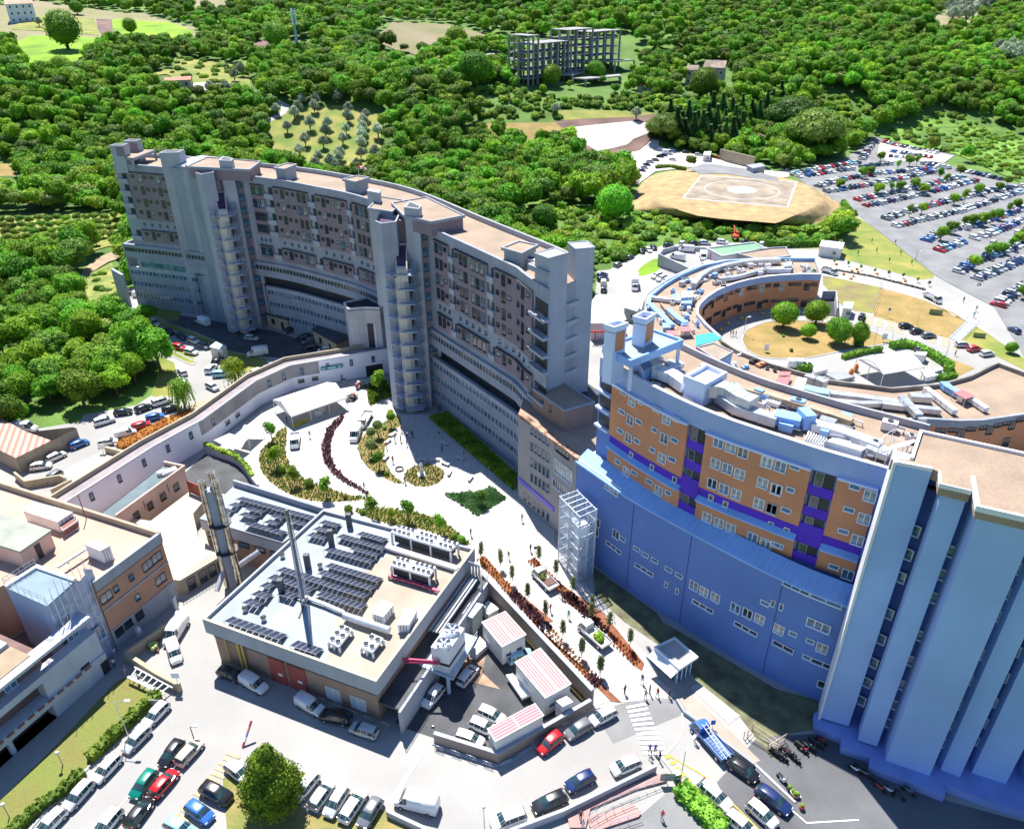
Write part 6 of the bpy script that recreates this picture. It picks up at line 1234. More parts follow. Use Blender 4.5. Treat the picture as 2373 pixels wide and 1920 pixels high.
# concrete skeleton
a=farpt(20,75,715);b=farpt(20,860,555);sk=thing('concrete_skeleton','abandoned unfinished concrete frame building on the wooded slope','ruin',tuple(a))
skm=stained('weathered_frame',(.3,.3,.29),amt=.5);e_=Vector((b.x-a.x,b.y-a.y)).normalized();nn=Vector((-e_.y,e_.x));Ln=Vector((b.x-a.x,b.y-a.y)).length
K=(FWD.y*a.y)/FPX*1.05;fl=58/ZK*a.y/FPX*1.02
def skblock(s0,s1,d0,d1,z0,n,nx,ny=3):
 for k in range(n+1):
  mb=MB(skm);P=[a.xy+e_*s0+nn*d0,a.xy+e_*s1+nn*d0,a.xy+e_*s1+nn*d1,a.xy+e_*s0+nn*d1];mb.prism([tuple(p)for p in P],z0+k*fl-.35,z0+k*fl,True,True);mb.build('floor_slab',sk)
 for i in range(nx):
  for j in range(ny):p=a.xy+e_*(s0+(s1-s0)*(i+.05)/(nx-.9))+nn*(d0+(d1-d0)*(j+.05)/(ny-.9));mb=MB(skm);mb.box(p.x,p.y,z0-fl*1.6,.8,.8,fl*(n+1.6),atan2(e_.y,e_.x));mb.build('column',sk)
z0=a.z+fl*.9
skblock(0,Ln*.1,-1,14,z0,5,3);skblock(Ln*.1,Ln*.44,0,13,z0,4,6);skblock(Ln*.42,Ln*.68,1,15,z0+1,5,4);skblock(Ln*.68,Ln*.92,3,15,z0+3,4,4);skblock(Ln*.92,Ln*1.0,2,14,z0+3,4,2)
for s_,z_ in(('20:455,700 840,660 850,690 560,720',4.5),('20:330,675 450,640 560,650 450,690',4.5),('20:500,570 700,550 960,575 800,605',7),('10:1720,520 1950,490 1960,510 1760,545',5),('10:1930,540 2100,525 2110,545 1950,560',5)):
 P=[farpt(*k)for k in toks(s_)];zz=max(p.z for p in P)+z_*.5;mb=MB(skm);mb.prism([(p.x,p.y)for p in P],zz,zz+.6,True,True)
 for p in P:mb.box(p.x,p.y,p.z-2,.8,.8,zz-p.z+2,.3)
 mb.build('low_deck',sk)
 # stone farmhouse, villa, red roofed house, service hut
def house(cr,pts,h,label,wm,rm,name,cat,nwin=4,gable=True,storeys=2):
 P=[farpt(cr,*p)for p in pts];z=min(p.z for p in P);c=sum(P,Vector())/4;t=thing(name,label,cat,(c.x,c.y,z));X_=[(p.x,p.y)for p in P]
 mb=MB(wm);mb.prism(X_,z-2,z+h,top=False);mb.build('walls',t);mb=MB(rm);o=1.06;Q=[Vector(((x-c.x)*o+c.x,(y-c.y)*o+c.y,z+h))for x,y in X_]
 m0,m1=(Q[0]+Q[3])/2+Vector((0,0,h*.28)),(Q[1]+Q[2])/2+Vector((0,0,h*.28));mb.face([Q[0],Q[1],m1,m0]);mb.face([Q[2],Q[3],m0,m1]);mb.face([Q[3],Q[0],m0]);mb.face([Q[1],Q[2],m1]);mb.face(Q[::-1]);mb.build('roof',t)
 wl_=Wall([X_[0],X_[1]]);me=window_mesh(1.3,1.5,frame_w,glass_d,.1,0)
 for k in range(nwin):
  for f in range(storeys):put(wl_,wl_.len*(k+.6)/(nwin+.2),z+h*(f+.55)/storeys,me,t,.04)
 return t
stone=stained('old_stone',(.33,.3,.27),amt=.4);tile_=mat('old_tiles',(.33,.25,.2),.9,.2,.6);redt=mat('red_tiles',(.42,.14,.08),.85,.15,.6)
house(20,((1520,720),(1690,750),(1710,700),(1560,690)),11,'grey stone farmhouse with tiled roof beside the conifer wood',stone,tile_,'stone_farmhouse','farmhouse',4)
house(20,((1385,700),(1480,705),(1490,680),(1400,670)),7.5,'lower stone barn attached to the left of the farmhouse',stone,tile_,'stone_barn','barn',2)
house(20,((985,775),(1125,775),(1130,760),(1010,755)),3.5,'small shack with a red roof among bushes below the skeleton',stone,redt,'red_roof_shack','shack',1,storeys=1)
house(0,((90,200),(310,175),(300,150),(95,170)),11.5,'white three-storey villa with pale tiled roof and blue shutters at top left',mat('villa_white',(.6,.66,.8),.8,.05),mat('pale_tiles',(.5,.32,.22),.8,.1),'white_villa','villa',4,storeys=3)
house(0,((1385,735),(1590,730),(1600,690),(1370,700)),4,'low cream house with red hipped roof among trees',cream_w,mat('salmon_tiles',(.5,.2,.12),.8,.12),'red_roof_house','house',3,storeys=1)
t=shed('20:1895,1368 1950,1395 2055,1375 2010,1350',6,'concrete service building with a small windsock on its roof',conc_l,conc,'service_building','building',base=hgt(*gt(*S(20,1960,1390))))
P=[gt(*S(20,x,y))for x,y in((1670,1320),(1950,1400))];mb=MB(cream_w);mb.strip(P,.6,0,hgt(*P[1])+5);mb.top('bank_wall',(*P[0],0),'tan retaining wall left of the concrete service building','wall')
shed('20:1530,1340 1540,1300 1600,1300 1590,1345',3,'small white booth at the edge of the gravel yard',mat('cabin_white',(.7,.7,.66)),wmetal,'gravel_booth','booth',base=hgt(*gt(*S(20,1560,1340))))
# telecom mast, pylons, lamp posts
a=farpt(10,328,470);k=a.y/FPX/ZK;t=thing('telecom_mast','tall grey telecom mast with antennas above the woods','mast',tuple(a));mb=MB(mat('mast_grey',(.3,.4,.45),.5));h_=310*k;mb.tube([tuple(a),(a.x,a.y,a.z+h_)],[1.1,.45],8);mb.build('pole',t)
for z_,n_ in((.99,3),(.82,3)):
 for i in range(n_):mb=MB(wmetal);mb.box(a.x+1.3*cos(i*2.1),a.y+1.3*sin(i*2.1),a.z+h_*z_-3,.6,.5,4.2,i*2.1);mb.build('antenna',t)
 # ================================================================ vegetation
random.seed(21)
def leafmat(name,c,c2,tr=.35,sc_=.5):
 m=mat(name,c,.6,0,sc_,c2=c2,spec=.25,mask=.5)
 n=m.node_tree.nodes;l=m.node_tree.links;b=n['Principled BSDF'];src=b.inputs['Base Color'].links[0].from_socket
 oi=n.new('ShaderNodeObjectInfo');hs=n.new('ShaderNodeHueSaturation');mr=n.new('ShaderNodeMapRange');mr.inputs[3].default_value=.62;mr.inputs[4].default_value=1.3;l.new(oi.outputs['Random'],mr.inputs[0])
 nz=n.new('ShaderNodeTexNoise');nz.inputs['Scale'].default_value=.022;nz.inputs['Detail'].default_value=3;l.new(oi.outputs['Location'],nz.inputs['Vector']);m3=n.new('ShaderNodeMapRange');m3 .inputs[1].default_value=.35;m3 .inputs[2].default_value=.65;m3 .inputs[3].default_value=.7;m3 .inputs[4].default_value=1.22;l.new(nz.outputs['Fac'],m3 .inputs[0]);mm=n.new('ShaderNodeMath');mm.operation='MULTIPLY';l.new(mr.outputs[0],mm.inputs[0]);l.new(m3 .outputs[0],mm.inputs[1]);l.new(mm.outputs[0],hs.inputs['Value']);mh=n.new('ShaderNodeMath');mh.operation='MULTIPLY_ADD';mh.inputs[1].default_value=7.31;mh.inputs[2].default_value=0;l.new(oi.outputs['Random'],mh.inputs[0])
 fr=n.new('ShaderNodeMath');fr.operation='FRACT';l.new(mh.outputs[0],fr.inputs[0]);m2=n.new('ShaderNodeMapRange');m2 .inputs[3].default_value=.475;m2 .inputs[4].default_value=.525;l.new(fr.outputs[0],m2 .inputs[0]);l.new(m2 .outputs[0],hs.inputs['Hue'])
 l.new(src,hs.inputs['Color']);l.new(hs.outputs[0],b.inputs['Base Color'])
 t=n.new('ShaderNodeBsdfTranslucent');l.new(hs.outputs[0],t.inputs[0]);mx=n.new('ShaderNodeMixShader');mx.inputs[0].default_value=tr;l.new(b.outputs[0],mx.inputs[1]);l.new(t.outputs[0],mx.inputs[2]);l.new(mx.outputs[0],n['Material Output'].inputs[0])
 return m
LF=leafmat('broad_leaves',(.26,.5,.025),(.09,.24,.012));LFo=leafmat('olive_leaves',(.46,.54,.38),(.26,.34,.2));LFc=leafmat('conifer_needles',(.13,.28,.05),(.04,.12,.03));LFp=leafmat('pine_needles',(.2,.34,.05),(.09,.17,.025))
LFy=leafmat('yellow_green_leaves',(.36,.52,.04),(.14,.3,.02));LFt=leafmat('topiary_leaves',(.3,.36,.12),(.12,.18,.05));LFb=leafmat('scrub_leaves',(.3,.48,.05),(.1,.22,.025));LFr=leafmat('purple_leaves',(.2,.1,.12),(.08,.04,.06));LFor=leafmat('orange_foliage',(.55,.3,.05),(.35,.12,.03))
bark=mat('bark',(.13,.1,.075),.95,.2,3)
def foliage(mb,blobs,n,size,flat=0.0,core=.8,up=.15):
 wts=[b[3]**2 for b in blobs]
 for x,y,z,r,*rz in blobs:
  if core:mb.ball(x,y,z,r*core,r*core,(rz[0]if rz else r)*core,8,5,.06)
 for _ in range(n):
  x,y,z,r,*rz=random.choices(blobs,wts)[0];rz=rz[0]if rz else r
  while True:
   d=Vector((U(-1,1),U(-1,1),U(-1,1)))
   if.1<d.length<1:break
  d.normalize()
  if d.z<-.5 and R()<.6:d.z=-d.z
  k=U(.78,1.08);p=Vector((x+d.x*r*k,y+d.y*r*k,z+d.z*rz*k))
  nn=(d+Vector((U(-1,1),U(-1,1),U(-.6,1)))*.75).normalized();u=nn.cross(Vector((U(-1,1),U(-1,1),U(-1,1)))).normalized();v=nn.cross(u);a=size*U(.6,1.3);b=a*U(.5,.9)
  mb.face([p-u*a*.5,p-v*b*.5+nn*a*.1,p+u*a*.5,p+v*b*.5+nn*a*.1])
 return mb
def trunk_mesh(h,r,limbs=4,spread=1.5):
 mb=MB(bark);mb.tube([(0,0,-.3),(U(-.1,.1),0,h*.5),(U(-.15,.15),U(-.15,.15),h)],[r*1.25,r,r*.6],7)
 for i in range(limbs):a=i*2*pi/max(1,limbs)+U(-.4,.4);mb.tube([(0,0,h*.6),(spread*.5*cos(a),spread*.5*sin(a),h*.95),(spread*cos(a),spread*sin(a),h*1.35)],[r*.5,r*.3,r*.12],5)
 return mb.mesh('trunk')
def broad_blobs(Rr,H,k=7):
 bl=[(0,0,H*.62,Rr*.72,H*.3)]
 for i in range(k):a=i*2*pi/k+U(-.3,.3);d=Rr*U(.4,.62);bl.append((d*cos(a),d*sin(a),H*U(.42,.78),Rr*U(.32,.5)))
 return bl
LIB={}
def lib(kind,i=0):
 key=(kind,i)
 if key in LIB:return LIB[key]
 random.seed(hash(kind)%1+i*31+len(kind)*7)
 if kind=='broad':m=foliage(MB(LF),broad_blobs(3.6,8,9),1700,.48,core=.76).mesh('crown');t=trunk_mesh(3.2,.22)
 elif kind=='broady':m=foliage(MB(LFy if i%2 else LFb),broad_blobs(3.2,6.5),1300,.48,core=.76).mesh('crown');t=trunk_mesh(2.6,.2)
 elif kind=='far':m=foliage(MB(LF),broad_blobs(3.9,8.5,7),760,.78,core=.78).mesh('crown');t=None
 elif kind=='olive':m=foliage(MB(LFo),[(0,0,2.9,1.3),(.9,.3,2.6,1.0),(-.9,.2,2.7,1.05),(.1,-.9,2.5,1.0),(0,.9,2.6,.9),(0,0,3.7,.9)],650,.42,core=.7).mesh('crown');t=trunk_mesh(1.7,.2,3,.9)
 elif kind=='conifer':
  mb=MB(LFc);H=15+i*1.5
  for k in range(13):z=H*(.08+.9*k/13);r=(1-k/13.6)*3.1*U(.85,1.1);mb.tube([(0,0,z-.2),(0,0,z+H/11)],[r*.8,.1],9,False)
  for k in range(900):f=R()**1.3;z=H*(.06+.92*f);r=(1-f)*3.3+.15;a=U(0,2*pi);p=Vector((r*cos(a),r*sin(a),z));u=Vector((-sin(a),cos(a),0));o=Vector((cos(a),sin(a),-.45));s_=U(.5,1.1);mb.face([p-o*s_-u*.3,p+o*s_*.4,p-o*s_+u*.3+Vector((0,0,.2))])
  m=mb.mesh('crown');t=trunk_mesh(H*.5,.28,0)
 elif kind=='umbrella':m=foliage(MB(LFp),[(0,0,9,7,4.4),(5,2,8,4.5,3.2),(-5,1,8.2,4.5,3.2),(1,-5,7.5,4.6,3.2),(0,4,9,5,3.4),(3.5,-4,7.6,4,2.8),(-4,-3.5,7.8,4,3)],3800,.8,core=.88).mesh('crown');t=trunk_mesh(6,.5,5,3)
 elif kind=='slim':m=foliage(MB(leafmat('slim_leaves',(.26,.32,.13),(.13,.18,.06))),[(0,0,1.5,.36,.55),(.05,0,2.2,.4,.7),(0,.05,2.9,.3,.5)],300,.2,core=.6).mesh('crown');t=trunk_mesh(1.3,.045,0)
 elif kind=='topiary':m=foliage(MB(LFt if i%2==0 else LF),[(0,0,2.6,.95,.85)],650,.2,core=.9).mesh('crown');t=trunk_mesh(2.0,.09,0)
 elif kind=='ball':m=foliage(MB(LFb),[(0,0,.45,.5,.45)],260,.14,core=.9).mesh('crown');t=None
 elif kind=='garden':m=foliage(MB(LFy if i%2==0 else LF),[(0,0,2.6,.85,1.0),(.5,.1,2.9,.6),(-.5,.2,2.4,.6),(0,-.4,3.3,.6),(.1,.3,2.0,.5)],520,.3,core=.55).mesh('crown');t=trunk_mesh(2.0,.08,3,.5)
 elif kind=='bush':m=foliage(MB(LFb if i%3 else LFy),[(0,0,.8,1.5,.95),(.9,.5,.7,1.0,.8),(-.9,-.2,.7,1.1,.8),(.1,-.9,.6,.9,.7)],240,.55,core=.85).mesh('crown');t=None
 elif kind=='round':m=foliage(MB(LF),[(0,0,3.6,2.9,2.7),(.8,-.6,3.2,2.4,2.2),(-.8,.3,3.9,2.3,2.1)],3200,.36,core=.93).mesh('crown');t=trunk_mesh(1.5,.28,0)
 elif kind=='willow':
  mb=MB(LFy);foliage(mb,[(0,0,4.2,1.9,1.5)],500,.35,core=.7)
  for k in range(110):a=U(0,2*pi);r=U(.6,2.2);z=U(3,4.8);ln=U(1.2,3.2);p=Vector((r*cos(a),r*sin(a),z));u=Vector((-sin(a),cos(a),0))*.14;[mb.face([p+Vector((cos(a)*.1*j,sin(a)*.1*j,-ln*j/4))-u,p+Vector((cos(a)*.1*j,sin(a)*.1*j,-ln*j/4))+u,p+Vector((cos(a)*.1*(j+1),sin(a)*.1*(j+1),-ln*(j+1)/4-.1))])for j in range(4)]
  m=mb.mesh('crown');t=trunk_mesh(2.6,.2,3,1)
 LIB[key]=(m,t);return LIB[key]
def plant(kind,xy,s,label,cat='tree',name=None,group=None,i=0,z=None,sz=None):
 m,t=lib(kind,i);z=hgt(*xy)if z is None else z
 if t is None:
  o=link(name or 'shrub',m,None,(*xy,z),U(0,6.28),(s,s,sz or s));return tag(o,label,cat,group)
 o=thing(name or 'tree',label,cat,(*xy,z),U(0,6.28),group);o.scale=(s,s,sz or s);link('crown',m,o);link('trunk',t,o);return o
 # ------------------------------------------------ woods
scrub=[T(s)for s in('20:-100,740 300,790 1500,830 1600,870 1180,940 350,925 300,1010 -300,1030 10:1650,900 1750,760 2000,700','10:930,390 1130,440 1400,520 1480,580 1300,600 1050,540','20:960,430 1330,400 1450,540 1100,560','30:250,690 800,800 950,1000 800,1080 600,1000 400,850','11:1700,60 20:900,1717 1000,1540 21:1150,100 2146,150 31:420,150 640,-20 720,100 430,330 0,305 21:2146,300 1190,320 900,440 660,560 300,330 0,190')]
hedges=[]
def excluded(p,m=0.0):
 for c in CLEAR:
  if inside(p,c):return True
 return False
far_pts=[];near_pts=[];bush_pts=[]
random.seed(5)
BB=[(min(p[0]for p in c),max(p[0]for p in c),min(p[1]for p in c),max(p[1]for p in c),c)for c in CLEAR]
SB=[(min(p[0]for p in c),max(p[0]for p in c),min(p[1]for p in c),max(p[1]for p in c),c)for c in scrub]
def hit_any(p,L_,):
 for x0,x1,y0,y1,c in L_:
  if x0<=p[0]<=x1 and y0<=p[1]<=y1 and inside(p,c):return True
 return False
y=78.0
while y<1500:
 sp=5.0 if y<340 else(5.2 if y<520 else(7 if y<800 else 11));half=y*.72+60;x=-half
 while x<half:
  p=(x+U(-.42,.42)*sp,y+U(-.42,.42)*sp);x+=sp
  if hit_any(p,BB):continue
  m_=2.5
  if any(hit_any((p[0]+dx,p[1]+dy),BB)for dx,dy in((m_,0),(-m_,0),(0,m_),(0,-m_)))and R()<.75:continue
  if p[1]<345 and p[0]>150:continue
  if MW.p[0].x-8<p[0]<14 and p[1]<200 and p[1]>90:
  # keep clear of the curved block
   wl_d=min((Vector(p)-a).length for a in MW.p)
   if wl_d<15:continue
  s=hit_any(p,SB)
  if s:
   for _ in range(2):bush_pts.append((p[0]+U(-2.5,2.5),p[1]+U(-2.5,2.5),U(.55,1.5)))
   if R()<.05:near_pts.append((*p,U(.3,.5)))
   continue
  sc_=U(.6,1.25)*(1 if y<800 else 1.5)*(1+.18*sin(p[0]*.03)*cos(p[1]*.021))
  (near_pts if y<520 else far_pts).append((*p,sc_))
 y+=sp
near_pts.sort(key=lambda p:p[1]**2+p[0]**2*.5)
def vis(p):u,v,k=proj(p[0],p[1],hgt(p[0],p[1])+5);return-30<u<2400 and-30<v<1950
ind=[];rest=[]
for p in near_pts:(ind if len(ind)<235 and vis(p)else rest).append(p)
def zone(x,y):
 if x<-100 and y<175:return 'broad green tree in the wood beside the west road'
 if y<230 and x<-60:return 'broad green tree in the wood left of the curved hospital'
 if x<-20:return 'broad green tree in the wood behind the curved hospital'
 return 'broad green tree between the hospital and the helipad'
for k,p in enumerate(ind):
 kd=('broad',k%4)if R()<.8 else('broady',k%3)
 plant(kd[0],(p[0],p[1]),p[2],zone(*p[:2]),'tree','forest_tree',zone(*p[:2]).replace('broad green tree','trees'),kd[1],sz=p[2]*U(.8,1.15))
def scatter(name,pts,meshes,label_kind='stuff'):
 cl=bpy.data.collections.new(name+'_kinds')
 for m in meshes:o=bpy.data.objects.new(name+'_sample',m);cl.objects.link(o)
 me=bpy.data.meshes.new(name);me.from_pydata([(p[0],p[1],hgt(p[0],p[1]))for p in pts],[],[])
 at=me.attributes.new('sc','FLOAT_VECTOR','POINT');at.data.foreach_set('vector',[v for p in pts for v in(p[2],p[2],p[2]*U(.8,1.15))])
 ar=me.attributes.new('rz','FLOAT_VECTOR','POINT');ar.data.foreach_set('vector',[v for p in pts for v in(U(-.06,.06),U(-.06,.06),U(0,6.28))])
 ai=me.attributes.new('ix','INT','POINT');ai.data.foreach_set('value',[random.randrange(len(meshes))for p in pts])
 o=bpy.data.objects.new(name,me);col.objects.link(o);o['kind']='stuff'
 g=bpy.data.node_groups.new(name,'GeometryNodeTree');g.interface.new_socket('Geometry',in_out='INPUT',socket_type='NodeSocketGeometry');g.interface.new_socket('Geometry',in_out='OUTPUT',socket_type='NodeSocketGeometry')
 n=g.nodes;l=g.links;gi=n.new('NodeGroupInput');go=n.new('NodeGroupOutput');ip=n.new('GeometryNodeInstanceOnPoints');ci=n.new('GeometryNodeCollectionInfo');ci.inputs[0].default_value=cl;ci.inputs['Separate Children'].default_value=True;ci.inputs['Reset Children'].default_value=True
 ip.inputs['Pick Instance'].default_value=True;l.new(gi.outputs[0],ip.inputs['Points']);l.new(ci.outputs[0],ip.inputs['Instance']);l.new(ip.outputs[0],go.inputs[0])
 for nm,ty,sk in(('sc','FLOAT_VECTOR','Scale'),('rz','FLOAT_VECTOR','Rotation'),('ix','INT','Instance Index')):
  a=n.new('GeometryNodeInputNamedAttribute');a.data_type=ty;a.inputs[0].default_value=nm;l.new(a.outputs[0],ip.inputs[sk])
 md=o.modifiers.new('scatter','NODES');md.node_group=g;return o
scatter('forest',rest+far_pts,[lib('far',i)[0]for i in range(5)]+[foliage(MB(LFy),broad_blobs(3.6,7,7),700,.76,core=.78).mesh('crown'),foliage(MB(LFp),broad_blobs(3.8,8,7),700,.76,core=.78).mesh('crown')])
sl=T('30:900,1130 1300,1010 1400,930 1760,970 2146,1150 2700,1400 2700,1700 2146,1530 1580,1280');x0,x1=min(p[0]for p in sl),max(p[0]for p in sl);y0,y1=min(p[1]for p in sl),max(p[1]for p in sl)
for _ in range(900):
 p=(U(x0,x1),U(y0,y1))
 if inside(p,sl):bush_pts.append((*p,U(.35,1.1)))
gv=T('0:1450,480 2040,540 2100,800 1700,780 1380,620 1200,640 1450,560')
for _ in range(120):
 p=(U(min(q_[0]for q_ in gv),max(q_[0]for q_ in gv)),U(min(q_[1]for q_ in gv),max(q_[1]for q_ in gv)))
 if inside(p,gv):bush_pts.append((*p,U(.6,1.4)))
rb=T('1:650,670 740,560 930,470 1000,700 860,1000 810,870')
for _ in range(60):
 p=(U(min(q_[0]for q_ in rb),max(q_[0]for q_ in rb)),U(min(q_[1]for q_ in rb),max(q_[1]for q_ in rb)))
 if inside(p,rb):bush_pts.append((*p,U(.3,.8)))
scatter('scrub',bush_pts,[lib('bush',i)[0]for i in range(4)])
# ------------------------------------------------ single trees and groves
for i_,(x_,y_)in enumerate(((700,700),(250,720),(950,600),(430,740))):plant('broad',gt(*S(20,x_,y_)),.6,['small tree in front of the low concrete deck','small tree at the left foot of the skeleton','small tree at the right foot of the skeleton','small tree between the low decks'][i_],'tree','slope_tree',None,i_)
def plants(kind,s,sc_,labels,cat='tree',name='tree',group=None,dy=0,iset=(0,1,2)):
 for k,t in enumerate(toks(s)):
  p=gt(*S(*t));lb=labels if isinstance(labels,str)else labels[k]
  plant(kind,p,sc_*U(.88,1.12),lb,cat,name,group,iset[k%len(iset)])
plants('olive','10:330,960 300,1000 480,880 465,940 240,1110 430,1090 575,1080 745,960 740,1020 725,1125 890,1010 870,1070 865,1125 1030,1060 390,1220 560,1150 540,1240 700,1210 860,1180 855,1250 345,1310 500,1360 680,1340 670,1370 850,1330 1000,1400 310,1390 470,1430 640,1440 820,1430 970,1330 150,960 660,870 360,890 990,1150 600,1410 20:310,960 980,1000',1.45,'silver green olive tree in the grove behind the curved hospital','olive tree','olive_tree','olive trees of the grove')
plants('olive','0:1950,680 1880,790 1960,800 1750,790 330,230 510,260 2010,640',1.5,'silver green olive tree by the red roofed house','olive tree','olive_tree','olive trees by the house')
for k,t in enumerate(toks('30:1520,130 1560,100 1620,95 1680,100 1740,90 1790,95 1850,85 1550,160 1600,150 1660,160 1720,150 1780,130 1540,200 1600,190 1660,200 1910,500 1960,520 2010,490 2060,520 2110,500 2000,550 2080,560')):plant('olive',gt(*S(*t)),2.6,'distant silver olive tree on the upper right slope','olive tree','olive_tree','olive trees on the right hillside',k%3)
k=0
for r_ in range(6):
 for c_ in range(13):
  x,y=20+c_*78+r_*20,110+r_*50-c_*3+12*(c_%2)
  if x<1000 and y<345 and not(x>820 and y>250):
   plant('broady',gt(*S(1,x,y+30)),U(.5,.62),'small round tree, number %d from left in orchard row %d at far left'%(c_+1,r_+1),'orchard tree','orchard_tree','orchard trees in rows',k%3,sz=.48);k+=1
for t in toks('0:60,1310 110,1370 160,1420 200,1480 250,1530 290,1580 330,1620 230,1360 290,1400 350,1450 410,1480 460,1530 520,1560 20,1240'):plant('broady',gt(*S(*t)),.55,'small round tree in the orchard rows at far left','orchard tree','orchard_tree','orchard trees in rows',k%3);k+=1
for s_,kd,sc_,lb in(('0:570,420','round',3.3,'single round dark tree in the bright green field'),('0:645,125','round',1.5,'small dark tree near the white villa garden'),('0:1090,290','round',1.6,'low wide bush clump in the long green field'),('0:540,650','round',1.7,'dark tree at the lower tip of the green field'),('10:1640,420','round',2.1,'single round tree in the brown hill field'),('10:160,430','round',2.6,'big dark tree on the soil strip below the telecom mast'),('0:490,230','round',1.6,'bright green tree in the villa garden'),('10:1800,730','round',2.8,'dark round tree left of the concrete skeleton'),('20:1530,820','round',2.4,'round green tree in front of the stone farmhouse'),('21:215,190','round',1.35,'silvery green round tree behind the end pillars'),('21:790,130','round',2.0,'dark broad tree above the scrub behind the helipad slope'),('20:640,670','round',1.6,'olive green tree growing on the low concrete deck'),('20:280,720','round',1.7,'bushy tree at the left end of the low concrete deck')):
 t=toks(s_)[0];plant(kd,gt(*S(*t)),sc_,lb,'tree','field_tree')
LFrt=lib('round',0)
con='20:1160,1130 1230,1150 1300,1180 1370,1200 1440,1210 1510,1200 1580,1230 1650,1250 1700,1240 1250,1060 1330,1090 1400,1080 1480,1100 1560,1110 1630,1130 1700,1120 1780,1130 1840,1150 1900,1140 1600,1010 1680,1000 1760,1010 1840,1020 1920,1030 1980,1060 2040,1000 2090,960 30:30,960 110,900 20:1350,1140 1450,1150 1540,1160 1760,1230'
for k,t in enumerate(toks(con)):plant('conifer',gt(*S(*t)),U(1.2,1.6),'dark conifer in the planted clump above the helipad','conifer','conifer_tree','conifers above the helipad',k%3,sz=U(.62,.9))
for s_,sc_,lb in(('30:390,1290',1.5,'huge umbrella pine with domed crown at the edge of the car park'),('30:190,1130',1.4,'second umbrella pine behind the huge one'),('20:1190,1170',.9,'umbrella pine at the left end of the conifer clump')):plant('umbrella',gt(*S(*toks(s_)[0])),sc_,lb,'pine tree','umbrella_pine')
for s_,kd,sc_,lb in(('31:145,1000','round',1.02,'large round clipped tree nearest the crescent wall in the court'),('31:415,970','round',.95,'dark round tree second from the crescent wall in the court'),('31:590,1130','round',1.0,'large round tree at the centre front of the court lawn'),('31:350,1090','round',.58,'small ball-shaped tree between the big ones in the court')):
 plant(kd,q(*toks(s_)[0]),sc_,lb,'tree','court_tree')
plant('conifer',q(31,765,1150),.38,'pointed dense tree at the right end of the court tree group','tree','court_tree',sz=.48,i=0)
plant('round',q(31,765,1150),.62,'dense oval tree at the right of the court tree group','tree','court_tree',sz=.95)
plants('round','31:2030,1210',.42,'low wide clipped bush at the right corner of the bank','bush','clipped_bush')
plants('willow','1:1530,1660 1960,1480',1.0,['weeping yellow-green tree by the ladder marking on the lane','yellow-green tree beside the white wall and parked cars'],'tree','willow_tree')
bt=thing('round_tree','big dark green conical tree with dense foliage standing in the bottom car park','tree',(*q(3,2285,1540),0));random.seed(9)
mb=MB(leafmat('dense_dark_leaves',(.34,.5,.035),(.1,.2,.015)));foliage(mb,[(0,0,2.2,3.1,2.0),(0,0,4.2,2.6,2.1),(0,0,6.2,1.8,1.7),(.8,.5,2.8,2.6,2),(-.9,-.4,3.0,2.4,2),(.3,.2,7.6,.9,1.1),(.9,-.9,4.6,1.8,1.6),(-.8,.9,5.0,1.7,1.5)],9000,.34,core=.9);link('crown',mb.mesh('crown'),bt);link('trunk',trunk_mesh(1.4,.35,0),bt);bt.scale=(.95,.95,1.1)
for k,t in enumerate(toks('1:1100,1090 1180,1380 1010,1380 900,1500 1230,1000 740,1500')):plant('broad',q(*t),(.95,1.0,.9,1.0,.8,1.0)[k],['big green tree reaching over the west road','broad dark green tree standing alone at the bend of the west road','tree at the edge of the wood beside the bend','tree at the lower edge of the wood above the parked cars','smaller tree by the shaded bank of the west road','tree at the bottom edge of the western wood'][k],'tree','roadside_tree',None,k%4)
# car park trees
pk_t='30:955,1340 1190,1380 1250,1380 800,1480 870,1460 1440,1500 615,1570 1610,1460 1095,1410 1230,1570 930,1620 1035,1600 1110,1590 1310,1620 1490,1540 1760,1620 1560,1700 1640,1690 1930,1590 2000,1540 31:1190,80 1290,60 1530,220 1640,180 1700,160 1780,160 1860,140 1920,110 1450,280 2010,60 2080,20 1720,520 1830,430 1900,400 1960,390 2030,360 2090,310 2146,290 1560,230 2130,760'
for k,t in enumerate(toks(pk_t)):plant('garden' if k%3==2 else 'broad',gt(*S(*t)),(1.2 if k%3==2 else.55)*U(.9,1.2),'green tree standing between the parked rows of the big car park','tree','car_park_tree','trees of the big car park',k%4)
for k,t in enumerate(toks('31:880,300 740,340 920,380 765,400 1025,460 1210,480 1120,400 1075,310')):plant('slim',q(*t),.5,'young sapling in a mulch ring on the triangular meadow','sapling','sapling','saplings on the triangular meadow')
for k,t in enumerate(toks('31:570,470 685,490 790,520 905,550 1020,570 1140,590 1260,625 1355,655')):plant('garden',q(*t),.42,'small round headed tree in the planter strip of the new road','small tree','strip_tree','small trees of the planter strip',1)
